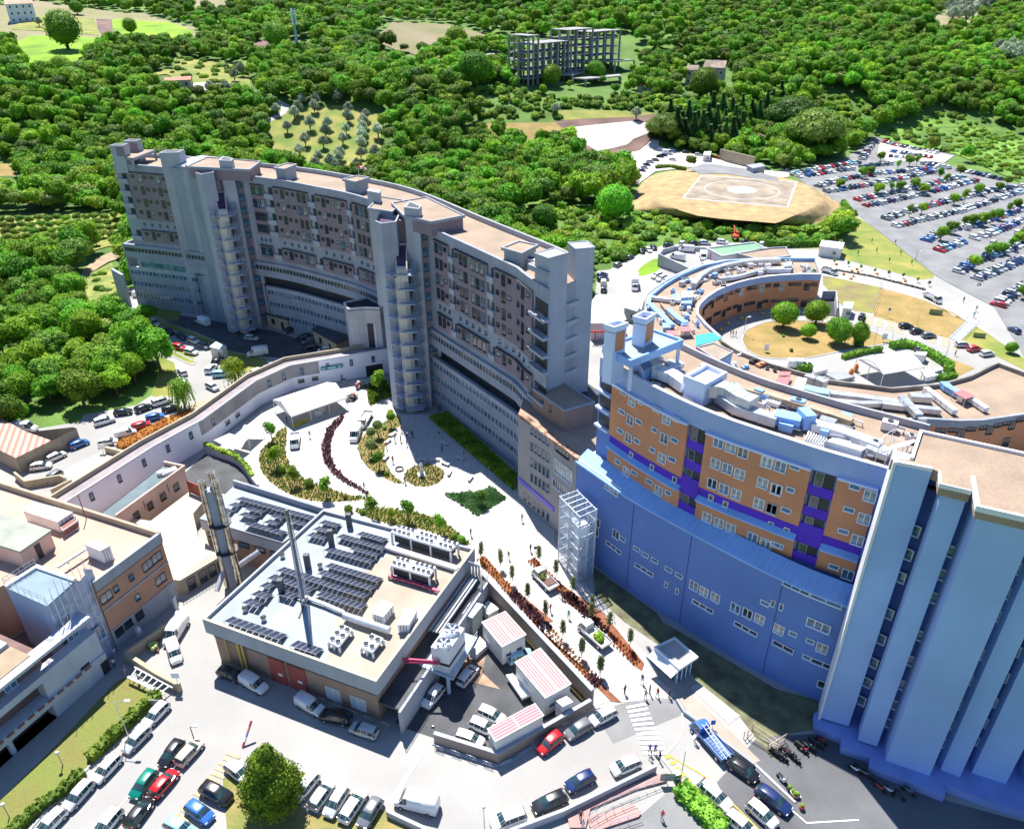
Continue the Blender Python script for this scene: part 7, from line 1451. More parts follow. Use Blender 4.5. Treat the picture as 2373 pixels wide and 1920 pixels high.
# ------------------------------------------------ planting beds of the plaza
def bed(name,s,m,layer=3,n=0,kinds=None,size=.35,sm=True,pts=None):
 P=pts or(spline(L(s),1,True)if sm else L(s));sheet(name,P,m,layer);return P
carpet=mat('carpet_bed',(.25,.14,.07),.95,.2,2.0,c2=(.16,.17,.04),fine=6)
def tufts(name,P,spacing,r,m,jit=.3,h=.8,label=None):
 mb=MB(m);x0,x1=min(p[0]for p in P),max(p[0]for p in P);y0,y1=min(p[1]for p in P),max(p[1]for p in P);y=y0;row=0
 while y<y1:
  x=x0+(row%2)*spacing/2
  while x<x1:
   px,py=x+U(-jit,jit)*spacing,y+U(-jit,jit)*spacing
   if inside((px,py),P):
    rr_=r*U(.7,1.25)
    for k in range(5):a=U(0,6.28);d=Vector((cos(a),sin(a),0));u=Vector((-sin(a),cos(a),0))*rr_*.55;c=Vector((px,py,.06));mb.face([c-u*.5,c+d*rr_+Vector((0,0,rr_*h))-u,c+d*rr_*.5+Vector((0,0,rr_*h*1.7)),c+u*.6])
   x+=spacing
  y+=spacing*.87;row+=1
 return mb.build(name,kind='stuff')
lg=leafmat('bed_plants',(.3,.36,.08),(.14,.22,.05));lp_=leafmat('orange_tufts',(.6,.27,.05),(.4,.15,.03))
A1=bed('west_bed','108:735,790 800,720 860,640 930,625 915,800 925,890 960,980 1060,1090 1200,1160 1330,1200 1500,1260 1690,1300 1500,1325 1250,1330 1030,1290 900,1230 780,1150 700,1060 665,950 680,850',carpet);tufts('west_bed_plants',A1,.55,.26,lg)
A2=bed('purple_bed','108:1400,540 1480,490 1460,560 1390,650 1350,780 1355,900 1400,1010 1500,1110 1620,1190 1730,1260 1690,1262 1560,1190 1420,1110 1320,1000 1270,880 1275,760 1310,650',mat('purple_bed_soil',(.3,.2,.22),.95,.2,2),3);tufts('purple_bed_plants',A2,.42,.3,LFr)
A3=bed('middle_bed','108:1980,500 2020,600 1960,640 1890,740 1860,860 1880,970 1950,1080 2050,1160 1980,1155 1850,1100 1710,1010 1630,900 1610,780 1680,680 1830,590',carpet);tufts('middle_bed_plants',A3,.6,.2,lg)
A4=bed('statue_bed','12:1210,500 1260,440 1370,412 1480,430 1538,490 1500,560 1400,600 1290,590 1220,550',carpet);tufts('statue_bed_plants',A4,.5,.22,lg)
A5=bed('south_bed','12:790,800 950,775 1150,790 1370,830 1500,870 1620,960 1760,1080 1640,1060 1500,1000 1300,940 1150,925 950,870',carpet);tufts('south_bed_plants',A5,.5,.28,lg)
A6=bed('green_bed','12:1540,662 1800,650 1930,605 2045,705 1810,845 1700,760',mat('green_bed_soil',(.2,.3,.1),.95,.3,2),3,sm=False);tufts('green_bed_plants',A6,.32,.32,leafmat('bed_greens',(.24,.38,.16),(.08,.17,.04)))
A7=bed('tower_bed','11:910,1480 990,1400 1090,1510 1100,1570 1010,1600 925,1650 905,1560',carpet);tufts('tower_bed_plants',A7,.5,.4,LFb)
A8=bed('hedge_bed','12:1420,40 1560,5 2146,530 2110,630 1770,340',mat('bed_dark',(.1,.16,.04),.95,.2),3,sm=False)
hd=[L('12:1440,45 1560,10 2146,545 2110,615')];mb=MB(LFb);P8=A8;tufts('hedge_bed_plants',A8,.3,.42,LFb,h=1.3)
for nm,s_,fl_ in(('promenade_bed_left','12:1840,1170 1880,1180 2146,1500 22:0,1470 300,1717 23:60,0 700,520 860,670 770,660 400,300 150,30 12:1830,1230',0),('promenade_bed_right','22:90,1210 140,1190 350,1400 700,1640 23:770,0 1050,350 1030,410 960,370 700,50 22:400,1560 250,1350',0)):
 P=L(s_);sheet(nm,P,mulch,3)
 wl_=Wall([P[0]]+[P[1]])
 # tufts in rows along the promenade beds: orange and purple alternate
def row_tufts(a,b,n,kinds,width,name,seed):
 random.seed(seed);A_,B_=Vector(a),Vector(b);e_=(B_-A_).normalized();nn=Vector((-e_.y,e_.x));L2=(B_-A_).length;mo,mp=MB(lp_),MB(LFr)
 m_=int(L2/.62)
 for i in range(m_):
  blk_=(i//14)%2;mb_=mp if blk_ else mo
  for j in range(3):
   p=A_+e_*(i*.62+U(-.1,.1))+nn*((j-1)*width/3+U(-.08,.08));rr_=(.36 if blk_ else.23)*U(.8,1.2)
   for k in range(7):a_=U(0,6.28);d=Vector((cos(a_),sin(a_),0));u=Vector((-sin(a_),cos(a_),0))*rr_*.5;c=Vector((p.x,p.y,.06));mb_.face([c-u*.5,c+d*rr_+Vector((0,0,rr_*.8))-u,c+d*rr_*.5+Vector((0,0,rr_*1.5)),c+u*.6])
 mo.build(name+'_orange_tufts',kind='stuff');mp.build(name+'_purple_tufts',kind='stuff')
row_tufts(q(107,580,120),q(107,1536,1140),0,0,1.5,'left_bed',3);row_tufts(q(107,975,130),q(23,1010,370),0,0,1.4,'right_bed',4)
for s_,side in(('107:585,130 735,190 825,310 945,450 1080,590 1215,740 1360,880 1500,1020 23:530,300 685,450','left'),('22:175,1240 315,1360 455,1500 23:605,0 22:610,1660 23:755,80 925,220','right')):
 for k,t in enumerate(toks(s_)):plant('slim',q(*t),1.05,'slender young tree in the '+side+' promenade bed','young tree','slender_tree','slender trees in the '+side+' promenade bed',0)
for s_,kd,sc_,lb,ii in(('108:790,760','garden',1.15,'leafy young tree at the top of the west bed',1),('108:830,1010','garden',1.2,'leafy young tree in the middle of the west bed',1),('108:1010,1180','garden',1.0,'leafy young tree in the lower west bed near two round shrubs',1),('108:1310,1300','garden',1.1,'thin leafy tree at the right end of the west bed',0),('12:940,860','garden',1.1,'leafy tree nearest the plant roof in the south bed',1),('12:1245,895','garden',1.15,'leafy open tree in the middle of the south bed',1),('12:1500,990','garden',.95,'leafy green tree at the right part of the south bed',0),('12:1100,880','garden',.6,'small yellow-green tree in the south bed',0),('12:1850,760','garden',.8,'sparse shrub tree in the green triangular bed',1),('108:1930,620','topiary',.95,'grey-green tree at the top of the middle bed next to the tower',1),('108:1805,710','topiary',1,'uppermost ball-headed olive topiary in the middle bed',0),('108:1742,770','topiary',.95,'second ball-headed topiary in the middle bed',0),('108:1740,900','topiary',1,'third ball-headed topiary in the middle bed',0),('108:1810,1020','topiary',1,'lowest ball-headed topiary in the middle bed',1),('11:1000,1560','garden',1.5,'bright green tree at the foot of the middle stair tower',0)):
 plant(kd,q(*toks(s_)[0]),sc_,lb,'tree','garden_tree',None,ii)
for s_,sc_,lb in(('108:880,1050',1.6,'round green shrub in the west bed'),('108:1145,1180',1.7,'second round green shrub in the lower west bed'),('108:1490,1300',.9,'small ball shrub at the right end of the west bed'),('108:1865,640',.8,'small ball shrub between the topiaries'),('108:1760,945',.8,'small shrub beside the third topiary'),('108:1885,1080',.9,'small ball shrub at the lower middle bed'),('12:745,810',1.5,'round yellow-green shrub at the north corner of the plant roof'),('12:862,825',.9,'small dark ball shrub beside the yellow-green one'),('12:1615,1030',1.1,'round shrub near the right end of the south bed'),('12:1680,1060',1.3,'last round shrub at the right end of the south bed'),('1:1920,1335',.9,'small dark shrub on the grass by the fence'),('1:2015,1325',.8,'second small dark shrub on the grass by the fence'),('31:150,1075',.7,'tiny shrub on the court lawn below the trees'),('31:215,1195',.9,'grey-green shrub on the front of the court lawn'),('11:1090,1717',1.2,'small bush by the tower foot')):
 plant('ball',q(*toks(s_)[0]),sc_,lb,'shrub','round_shrub')
 # hedges
def hedge(s,w_,h,label,m=LFb,base=0,n=None,drape=False,leaf=.3):
 P=[gt(*S(*k))for k in toks(s)]if drape else L(s);mb=MB(m);wl_=Wall(P);n=n or int(wl_.len*(w_+h)*14)
 rows_=[]
 P2=[tuple(wl_.at(i*wl_.len/max(2,int(wl_.len/2)))[0])for i in range(max(2,int(wl_.len/2))+1)]
 mb.strip(P2,w_*.85,base,base+h*.9)
 for _ in range(n):
  p,e,nn=wl_.at(U(0,wl_.len),U(-w_/2,w_/2));sd=R();z=base+h*U(.85,1.08)
  if sd<.45:k=random.choice((-1,1));p,e,nn=wl_.at(U(0,wl_.len),k*w_/2*U(.85,1.1));z=base+U(0,h)
  u=Vector((U(-1,1),U(-1,1),U(-1,1))).normalized();v=u.cross(Vector((U(-1,1),U(-1,1),1))).normalized();s_=leaf*U(.6,1.3);c=Vector((p.x,p.y,z));mb.face([c-u*s_,c+v*s_*.7,c+u*s_,c-v*s_*.7])
 o=wl_.at(0)[0];return mb.top('hedge',(o.x,o.y,base),label,'hedge')
hedge('3:1330,620 1240,680 750,1160',1.1,1.1,'long clipped hedge along the lawn beside the bottom left car park');hedge('3:700,1260 500,1440 350,1540 150,1717 -80,1900',1.1,.9,'lower half of the hedge by the bottom left cars')
hedge('23:1340,1400 1480,1540 1700,1760',1.9,1.3,'thick green hedge at the bottom beside the yellow striped strip');hedge('31:1040,1170 1140,1150 1250,1175 1380,1240 1530,1340 1500,1370',1.6,1.5,'curved green hedge round the plant yard in the court');hedge('31:640,1260 800,1215 960,1190',1.0,1.1,'thin hedge left of the barrel canopy');hedge('31:260,1350 380,1350',1.5,1.4,'short hedge by the white van in the court');hedge('31:1420,1440 1570,1410',1.6,1.2,'short hedge below the plant yard duct')
hedge('31:0,320 200,330 420,320 560,270 680,190 715,120 690,50 640,-20',1.4,1.8,'outer dark hedge curving round the helipad mound',leaf=.4);hedge('31:0,230 150,225 300,240 440,215 560,140 590,90',2.2,2.2,'inner hedge on the slope of the helipad mound',base=.2,leaf=.45)
hedge('2:1710,305 1800,340 1960,402 2050,480 2105,570',.7,.5,'ivy strip on top of the curved wall behind the plant building',base=1.4);hedge('2:980,275 1200,170 1420,60 1610,-20',2.6,.5,'bed of orange flowering plants beside the white wall lane',LFor,leaf=.35)
hedge('20:1140,1400 1260,1390 1390,1415',1.5,1.4,'low hedge along the gravel yard above the helipad',drape=True);hedge('31:480,500 620,530 900,580 1100,630 1330,690',.8,.35,'strip of low plants in the new road median',mat('median_soil',(.12,.09,.08),.9,.2),leaf=.25)
# ================================================================ vehicles
random.seed(77)
paint=mat('car_paint',(1,1,1),.28,0,1,0,c2=(.95,.95,.95),obj=True,spec=.7);cglass=glassy('car_glass',(.03,.07,.08),.08);lampw=mat('headlamp',(.7,.75,.8),.2,0);lampr=mat('tail_lamp',(.45,.01,.01),.3,0)
def hull(st,gi,gt_,z0=.26):
 rows=[[(x,y,z)for y,z in((-w*.9,z0),(-w,.5),(-w*.98,zb),(-tw,zt-.05),(-tw*.6,zt),(tw*.6,zt),(tw,zt-.05),(w*.98,zb),(w,.5),(w*.9,z0))]for x,w,zb,zt,tw in st]
 B,Gm=MB(paint),MB(cglass)
 for i in range(len(rows)-1):
  for j in range(9):
   g=(i in gi and j in(2,6))or(i in gt_ and j in(3,4,5))or(i in gt_ and j in(2,6));qd=[rows[i][j],rows[i+1][j],rows[i+1][j+1],rows[i][j+1]]
   if g:
    c=sum((Vector(p)for p in qd),Vector())/4;B.face(qd);nrm=(Vector(qd[1])-Vector(qd[0])).cross(Vector(qd[3])-Vector(qd[0])).normalized()
    if nrm.dot(c-Vector((0,0,.6)))<0:nrm=-nrm
    k=.93 if i in gt_ else.9;Gm.face([c+(Vector(p)-c)*k+nrm*.012 for p in qd])
   else:B.face(qd,True)
 B.face(rows[0]);B.face(rows[-1][::-1]);B.use(rubber);B.face([(st[0][0],-.7,z0),(st[-1][0],-.7,z0),(st[-1][0],.7,z0),(st[0][0],.7,z0)])
 return B,Gm
SHP={'hatch':([(-1.98,.68,.7,.72,.6),(-1.93,.8,.88,.95,.68),(-1.68,.84,.95,1.4,.6),(-.95,.85,.95,1.5,.62),(.0,.86,.93,1.5,.62),(.45,.86,.92,1.42,.6),(1.12,.84,.9,.97,.68),(1.75,.8,.76,.82,.66),(1.96,.68,.55,.6,.56)],(2,3,4),(1,5)),'suv':([(-2.15,.72,.8,.82,.66),(-2.12,.86,1.0,1.1,.72),(-1.9,.9,1.05,1.55,.66),(-1.0,.92,1.05,1.66,.68),(.1,.92,1.02,1.64,.68),(.55,.92,1.0,1.55,.66),(1.2,.9,1.0,1.1,.74),(1.95,.86,.9,.96,.74),(2.15,.74,.6,.66,.62)],(2,3,4),(1,5)),'estate':([(-2.25,.7,.72,.75,.62),(-2.2,.84,.9,.96,.7),(-1.8,.88,.95,1.36,.6),(-.9,.89,.94,1.45,.62),(.05,.89,.93,1.44,.62),(.5,.89,.92,1.36,.6),(1.2,.87,.9,.96,.7),(2.0,.82,.76,.82,.68),(2.25,.68,.55,.6,.58)],(2,3,4),(1,5)),'van':([(-2.7,.9,1.1,2.0,.8),(-2.6,.97,1.2,2.35,.84),(-.8,.98,1.2,2.4,.85),(.9,.98,1.2,2.38,.84),(1.35,.97,1.15,2.2,.8),(2.05,.95,1.1,1.25,.8),(2.6,.88,.85,.95,.72),(2.75,.76,.6,.66,.6)],(3,),(4,)),'smallvan':([(-2.2,.8,1.0,1.6,.7),(-2.1,.88,1.05,1.8,.74),(-.8,.9,1.05,1.86,.76),(.2,.9,1.02,1.84,.75),(.7,.89,1.0,1.65,.7),(1.35,.86,.95,1.05,.72),(2.0,.82,.8,.86,.68),(2.2,.7,.6,.64,.6)],(3,),(4,))}
wh=MB(rubber);wh.tube([(0,-.11,0),(0,.11,0)],.32,14);wh.use(steel);wh.tube([(0,-.125,0),(0,.125,0)],.19,10);whm=wh.mesh('wheel')
def blk_mesh(n,m,l,w,h):b=MB(m);b.box(0,0,-h/2,l,w,h);return b.mesh(n)
hlm,tlm,plm=blk_mesh('headlight',lampw,.14,.3,.14),blk_mesh('tail_light',lampr,.08,.22,.28),blk_mesh('number_plate',frame_w,.03,.5,.12)
CM={}
def weld(me):
 b=bmesh.new();b.from_mesh(me);bmesh.ops.remove_doubles(b,verts=b.verts,dist=.002);b.to_mesh(me);b.free();return me
for k,(st,gi,gq)in SHP.items():
 B,Gm=hull(st,gi,gq);CM[k]=(weld(B.mesh('body')),Gm.mesh('window_glass'),st[0][0],st[-1][0],st[1][1])
 b2,_=hull(st,gi,gq);b2 .use(rubber)
 for sx_ in(.62,-.62):
  for sy_ in(-1,1):b2 .tube([(st[-1][0]*sx_,sy_*(st[1][1]-.16),.3),(st[-1][0]*sx_,sy_*(st[1][1]+.02),.3)],.3,8)
 CM[k+'_far']=weld(b2 .mesh('body'))
COL={'white':(.8,.8,.8),'silver':(.5,.52,.55),'black':(.015,.016,.02),'grey':(.16,.17,.19),'red':(.55,.015,.02),'darkblue':(.015,.03,.12),'blue':(.04,.15,.5),'green':(.0,.18,.13),'lightblue':(.3,.6,.75),'beige':(.6,.5,.42),'brown':(.2,.1,.08),'purple':(.1,.02,.2)}
NAMEC={'darkblue':'dark blue','lightblue':'light blue'};NM={'hatch':'hatchback','suv':'tall car','estate':'estate car','van':'van','smallvan':'small van'}
def car(kind,xy,rz,c,label,far=False,group=None,z=None,sc_=.86):
 bm,gm,x0,x1,hw=CM[kind];z=(hgt(*xy)+(.14 if xy[1]>320 else.05))if z is None else z
 o=link('parked_van' if 'van' in kind else 'parked_car',CM[kind+'_far']if far else bm,None,(*xy,z),rz,(sc_,)*3,COL[c]);tag(o,label,'van' if 'van' in kind else 'car',group)
 link('window_glass',gm,o)
 if far:return o
 for sx_ in(.62,-.62):
  for sy_ in(-1,1):link('wheel',whm,o,(x1*sx_,sy_*(hw-.06),.32))
 for sy_ in(-1,1):link('headlight',hlm,o,(x1-.12,sy_*(hw-.26),.62));link('tail_light',tlm,o,(x0+.06,sy_*(hw-.14),.85))
 link('number_plate',plm,o,(x0-.02,0,.6));return o
GR=('vehicles parked around the buildings',)
def cars(s,drape=False):
 """one per line: kind colour rear-point front-point | label"""
 for ln in s.strip().split('\n'):
  a,lb=ln.split('|');kd,c,p,r_=a.split();cr,xy=p.split(':');x,y=map(float,xy.split(','));x2,y2=map(float,r_.split(','))
  f=(lambda X,Y:gt(*S(int(cr),X,Y)))if drape else(lambda X,Y:q(int(cr),X,Y,.5))
  A,B=Vector(f(x,y)),Vector(f(x2,y2));m_=(A+B)/2;car(kd,(m_.x,m_.y),atan2(B.y-A.y,B.x-A.x),c,lb.strip(),drape)
cars('''hatch white 3:1370,690 1215,850|white hatchback at the top of the row beside the clipped hedge
hatch silver 3:1220,890 1040,1070|silver car parked second from the top beside the hedge
hatch white 3:970,1130 800,1310|white hatchback third from the top beside the hedge
hatch silver 3:740,1340 560,1540|pale grey car fourth from the top beside the hedge
hatch white 3:500,1590 330,1760|car with dark glass roof at the lower end of the hedge row
hatch black 3:1490,1000 1350,1190|black car in the pair next to the small round lamp
hatch beige 3:1500,1160 1640,1010|beige small car next to the black one, nose away
hatch green 3:1260,1260 1120,1440|dark green car beside the bright red one in the lower left car park
hatch red 3:1290,1420 1430,1260|bright red car with white roof reflection in the lower left car park
hatch black 3:1090,1670 1220,1500|black hatchback below the green and red pair
hatch white 3:960,1590 820,1760|white car at the bottom edge left of the black hatchback
hatch white 3:1890,1180 2060,1310|small white car half hidden left of the big round tree
suv black 3:1690,1370 1900,1480|black boxy car below the small white one
hatch blue 3:1570,1520 1740,1640|blue small car at the bottom near the yellow hatching
hatch lightblue 3:1400,1660 1580,1760|light blue car cut by the bottom edge
hatch black 3:1820,400 2000,470|black car in the shadow at the foot of the plant building
smallvan white 3:2010,460 2200,570|white small van with roof ribs in front of the red doors
smallvan white 13:330,640 520,750|white and green small van parked third from the plant corner
suv black 13:735,810 540,770|black car with silver roof bars near the plant building corner
hatch silver 13:960,930 780,870|silver grey car nearest the plant building corner
hatch white 13:460,1280 310,1460|white car half under the round tree
hatch silver 13:450,1540 590,1340|silver blue car second from the round tree
hatch silver 13:700,1400 580,1590|silver car with a bright sunshade third from the round tree
estate white 13:710,1630 850,1420|white estate car fourth from the round tree
hatch grey 13:980,1490 860,1680|grey car at the right end of the row by the round tree
van white 13:1450,1540 1170,1470|big white van at the bottom by the low concrete wall
suv white 13:2200,1590 1930,1690|white estate at the bottom edge right of the big van
hatch white 107:270,1110 155,1250|white hatchback parked under the cooling tower platform
hatch white 107:420,1090 540,945|white car on the right of the cooling tower column
hatch white 107:570,1280 760,1370|white car uppermost of three by the striped long cabin
hatch white 107:520,1380 680,1450|white car in the middle of three by the striped long cabin
hatch white 107:410,1480 580,1540|white car with an orange roof behind the low front wall
hatch lightblue 107:830,890 940,850|light blue car squeezed between the two striped cabins
hatch red 107:1190,1480 1040,1600|red hatchback on the lower road outside the cabin yard
hatch grey 107:1420,1385 1250,1490|dark grey hatchback behind the red one on the lower road
hatch white 23:790,740 620,830|white hatchback nearest the zebra crossing
hatch white 23:1000,1150 785,1240|white hatchback on the lower side of the road by the crossing
hatch darkblue 23:620,1270 410,1380|dark blue car on the lower side of the road
estate black 23:380,1440 145,1550|black estate car on the lower side of the road
estate white 23:1530,1350 1740,1530|white estate car on the yellow striped strip
hatch white 23:1760,1610 1940,1760|white car with black roof at the bottom of the yellow strip
hatch black 23:1770,1160 1970,1300|two-tone dark car behind the blue flatbed
estate darkblue 23:2010,1390 2230,1560|dark estate car lower down behind the two-tone one
hatch white 23:1930,1510 2120,1680|white hatchback at the lower right beside the dark estate
hatch grey 2:500,480 370,560|dark hatchback alone by the cream zigzag walls
hatch white 2:270,440 410,420|white hatchback nearest the dark hatchback at far left
hatch white 2:400,380 530,320|white car second along the striped garage wall
hatch blue 2:590,270 720,220|blue car third along the striped garage wall
suv white 2:780,80 950,30|white tall car at the corner of the west lane
hatch white 2:840,240 950,220|white car by the low parapet with flowers
smallvan white 2:970,180 1110,140|white small van beside the orange flowers
hatch red 2:1110,110 1230,75|red car beside the orange flowers
hatch blue 2:1230,35 1340,10|dark blue car above the red one by the flowers
van white 2:110,120 290,120|white van parked behind the striped garage
hatch black 1:1120,1690 1260,1640|black car below the wood on the west lane
suv white 1:1280,1630 1400,1590|white tall car nearest the willow tree
hatch black 1:1370,1680 1460,1660|black car beside the willow tree
hatch black 1:960,1705 1080,1690|dark car at the shaded end of the west lane
hatch white 1:1540,1400 1480,1330|white car at the bend of the west lane
hatch silver 1:1530,1480 1510,1420|blue-silver car behind the white one at the bend
hatch silver 1:1720,1470 1800,1510|silver car standing alone in the middle of the lane
suv lightblue 1:1770,1390 1900,1380|pale blue car beside the grey-white cabin
suv white 1:1720,1370 1780,1310|white tall car just below the grey-white cabin
hatch black 1:1780,1290 1830,1250|dark car hidden beside the cabin
hatch white 1:2090,1380 2190,1340|white small car near the grass verge and the shed
hatch white 1:1540,1190 1630,1210|white hatchback at the right end of the lower west road row
hatch red 1:1440,1150 1530,1170|red hatchback in the lower west road row
hatch darkblue 1:1320,1100 1420,1140|dark blue car in the lower west road row
smallvan white 1:1220,940 1320,985|white small van at the head of the upper west road row
hatch black 1:1360,1010 1445,1055|dark car second in the upper west road row
hatch darkblue 1:1460,1050 1550,1095|dark blue car third in the upper west road row
hatch white 1:1560,1085 1650,1125|white car fourth in the upper west road row
hatch grey 1:1655,1130 1735,1170|grey car last in the upper west road row
hatch lightblue 1:1175,870 1185,810|turquoise car on the bend near the shaded bank
hatch darkblue 1:1160,900 1215,930|dark blue car below the turquoise one on the bend
suv white 1:1030,710 1090,690|white car nearest the left end of the curved block
smallvan white 1:1110,740 1175,690|white van at the top of the west road
van white 1:1740,980 1620,930|white van in the deep shade at the foot of the left tower
hatch silver 1:2040,1080 2130,1090|silver car in the shaded yard by the left tower
hatch black 11:230,1030 320,1000|black car by the small cream hut in the yard
hatch black 11:420,1070 320,1090|dark car in the yard left of the cream annex
hatch grey 11:460,1100 370,1120|grey car in the yard beside the cream annex
hatch black 11:480,1150 360,1165|dark estate in the yard below the grey car
hatch white 11:600,1180 490,1190|white car in the yard next to the long corridor
van white 11:60,1200 -80,1220|white ambulance van by the yard fence
hatch silver 11:150,1290 50,1330|silver blue car behind the corridor parapet
hatch white 11:60,1350 -30,1380|white car behind the corridor parapet next to the silver one
van white 108:1610,620 1560,760|white van on the plaza between the purple and middle beds
van white 3:1500,20 1420,150|silver blue van in the lane left of the plant building
smallvan white 3:1430,200 1460,310|white small van below the silver blue van in the lane
hatch silver 2:1780,1120 1650,1210|silver car on the cream terrace
van white 31:200,1310 350,1320|white van parked along the lower arc in the court
estate grey 31:1250,1170 1380,1200|dark grey car behind the curved hedge
hatch black 31:1130,985 1210,985|black hatchback left of three in the orange bays
hatch black 31:1220,1030 1300,1025|black hatchback in the middle of three in the orange bays
hatch grey 31:1315,1065 1400,1060|grey-black hatchback right of three in the orange bays
hatch black 31:790,930 815,880|dark car next to the white guard booth
hatch silver 31:1600,1140 1680,1140|silver hatchback left of the red one in the court bays
hatch red 31:1690,1180 1775,1165|red hatchback in the court bays
hatch white 31:1790,1220 1890,1205|white hatchback with dark roof right of the red one
hatch darkblue 31:2100,1040 2030,1000|dark blue car driving on the road at the right edge
van white 21:1455,360 1340,350|white van parked inside the ambulance yard
van white 21:1370,430 1275,405|red striped white ambulance by the yard wall
van white 21:1530,400 1540,430|ambulance parked against the ambulance station
suv white 21:1180,560 1120,580|white jeep first of three by the grass triangle
suv white 21:1220,580 1160,605|white jeep second of three by the grass triangle
suv white 21:1260,600 1205,630|white jeep third of three by the grass triangle
hatch grey 21:805,490 855,460|blue-grey car at the roadside behind the end pillars
hatch purple 21:905,425 955,400|dark purple car on the roadside verge
hatch black 21:1000,345 1050,385|black car in the verge bay left of the white one
hatch white 21:1060,340 1105,370|white car in the verge bay
hatch black 21:1110,320 1145,355|black car in the verge bay right of the white one
hatch black 21:1220,315 1280,320|black car parked by the scrub above the ambulance yard
hatch white 21:1350,310 1385,285|white car facing the scrub above the ambulance yard
hatch black 21:1440,300 1500,300|black car behind a silver one by the scrub
suv silver 21:1510,295 1590,300|silver car by the scrub above the green roof
suv white 21:1660,285 1730,295|white car by the scrub left of the small excavator
hatch black 21:1865,290 1920,290|dark car by the scrub right of the small excavator
hatch white 21:2010,320 2040,290|white car at the right corner of the green roof
hatch darkblue 21:660,570 740,550|dark blue car left of the access road
hatch darkblue 21:660,600 750,590|second dark blue car left of the access road
smallvan white 21:710,650 710,600|white van beside the workshop hall road
suv black 21:710,700 715,660|black and blue jeep below the white van''')
cars('''hatch white 20:730,1320 790,1320|white car first of three by the soil bank
hatch white 20:790,1300 850,1300|white car second of three by the soil bank
suv white 20:845,1275 925,1270|white tall car third of three by the soil bank
hatch white 20:1155,1240 1220,1245|white car at the left end under the conifers
hatch silver 20:1240,1250 1310,1255|silver car second from left under the conifers
hatch black 20:1355,1270 1430,1275|black car under the conifers
hatch silver 20:1460,1290 1530,1295|silver car right of the black one under the conifers
hatch white 20:1250,1330 1315,1335|white car alone in the middle of the gravel yard
hatch white 20:1385,1335 1455,1340|white car right of the middle of the gravel yard
hatch red 20:1570,1300 1620,1305|dark red car behind the white booth
hatch red 20:1645,1315 1710,1320|bright red car by the tan bank wall
hatch silver 20:1730,1340 1785,1345|grey-blue car by the tan bank wall
hatch black 20:2030,1410 2090,1415|black car right of the concrete service building
hatch silver 20:1150,1385 1210,1390|silver car nearest the low hedge above the helipad
hatch darkblue 20:985,1420 1070,1430|dark blue car at the lower end of the slanting gravel row
hatch silver 20:1010,1400 1090,1405|silver car second in the slanting gravel row
hatch darkblue 20:1025,1375 1110,1380|blue car third in the slanting gravel row
hatch silver 20:1060,1350 1130,1355|pale car fourth in the slanting gravel row
hatch grey 20:1100,1335 1180,1340|grey car fifth in the slanting gravel row
hatch black 20:1140,1305 1215,1310|black car sixth in the slanting gravel row
hatch darkblue 20:1170,1295 1245,1300|dark blue car seventh in the slanting gravel row
van white 20:1200,1275 1280,1285|white van at the upper end of the slanting gravel row''',True)
# big car park in rows
rows_=[('back edge','30:215,1448 630,1375 780,1355'),('first','30:285,1472 600,1425 900,1378 1060,1362'),('second','30:440,1550 640,1495 900,1448 1400,1408'),('third','30:510,1595 850,1542 1100,1490 1400,1430'),('fourth','30:765,1665 1150,1580 1380,1535 1600,1475'),('fifth','30:830,1712 930,1695 1350,1605 1740,1505'),('sixth','31:1000,105 1200,38 30:1390,1705 1850,1592 2146,1550'),('seventh','31:1080,165 1220,128 1600,42 30:2120,1595'),('eighth','31:1310,295 1480,205 1700,165 2146,15'),('ninth','31:1440,368 1550,325 1850,232 2146,110'),('tenth','31:1600,545 1690,480 2000,360 2300,250'),('eleventh','31:1750,600 1990,505 2146,430'),('nearest','31:1930,820 2080,700 2200,640'),('gravel back','30:990,1182 1440,1282'),('gravel middle','30:1040,1262 1360,1315'),('gravel front','30:1040,1305 1250,1325'),('scrub edge','30:1310,1362 1560,1408 1950,1492'),('left edge','30:880,1200 800,1330')]
lotc=[];pool=['white']*9+['silver']*6+['grey']*4+['black']*4+['darkblue']*4+['blue']*2+['red']*2+['purple','lightblue']
for nm,s in rows_:
 P=[gt(*S(*t))for t in toks(s)];wl_=Wall(P);n=int(wl_.len/2.25)
 for i in range(n+1):
  if R()<.04:continue
  p,e,nn=wl_.at(i*2.25+U(-.15,.15));a=atan2(e.y,e.x)+rad(-98)+(pi if R()<.5 else 0)+U(-.03,.03);lotc.append((p.length,p,a,random.choice(pool),random.choice(['hatch','hatch','hatch','suv','estate']),nm,i))
lotc.sort(key=lambda k:k[0]);oth=MB(rubber);ordn=lambda n:str(n)+('th' if 10<=n%100<=20 else{1:'st',2:'nd',3:'rd'}.get(n%10,'th'));om={}
for k,(d,p,a,c,kd,nm,i)in enumerate(lotc):
 if k<185:car(kd,tuple(p),a,c,'%s %s, %s from left, %s row of the big car park'%(NAMEC.get(c,c),NM[kd],ordn(i+1),nm),True,'cars in the big car park')
 else:
  cp=om.setdefault(c,mat('far_paint_'+c,COL[c],.3,0));z=hgt(*p)+.14;ca,sa=cos(a),sin(a)
  for me,mm in((CM[kd+'_far'],None),(CM[kd][1],cglass)):
   vv=[(p.x+.86*(v.co.x*ca-v.co.y*sa),p.y+.86*(v.co.x*sa+v.co.y*ca),z+.86*v.co.z)for v in me.vertices]
   for f in me.polygons:oth.use(mm or(rubber if f.material_index else cp));oth.face([vv[j]for j in f.vertices])
oth.build('distant_parked_cars',kind='stuff')
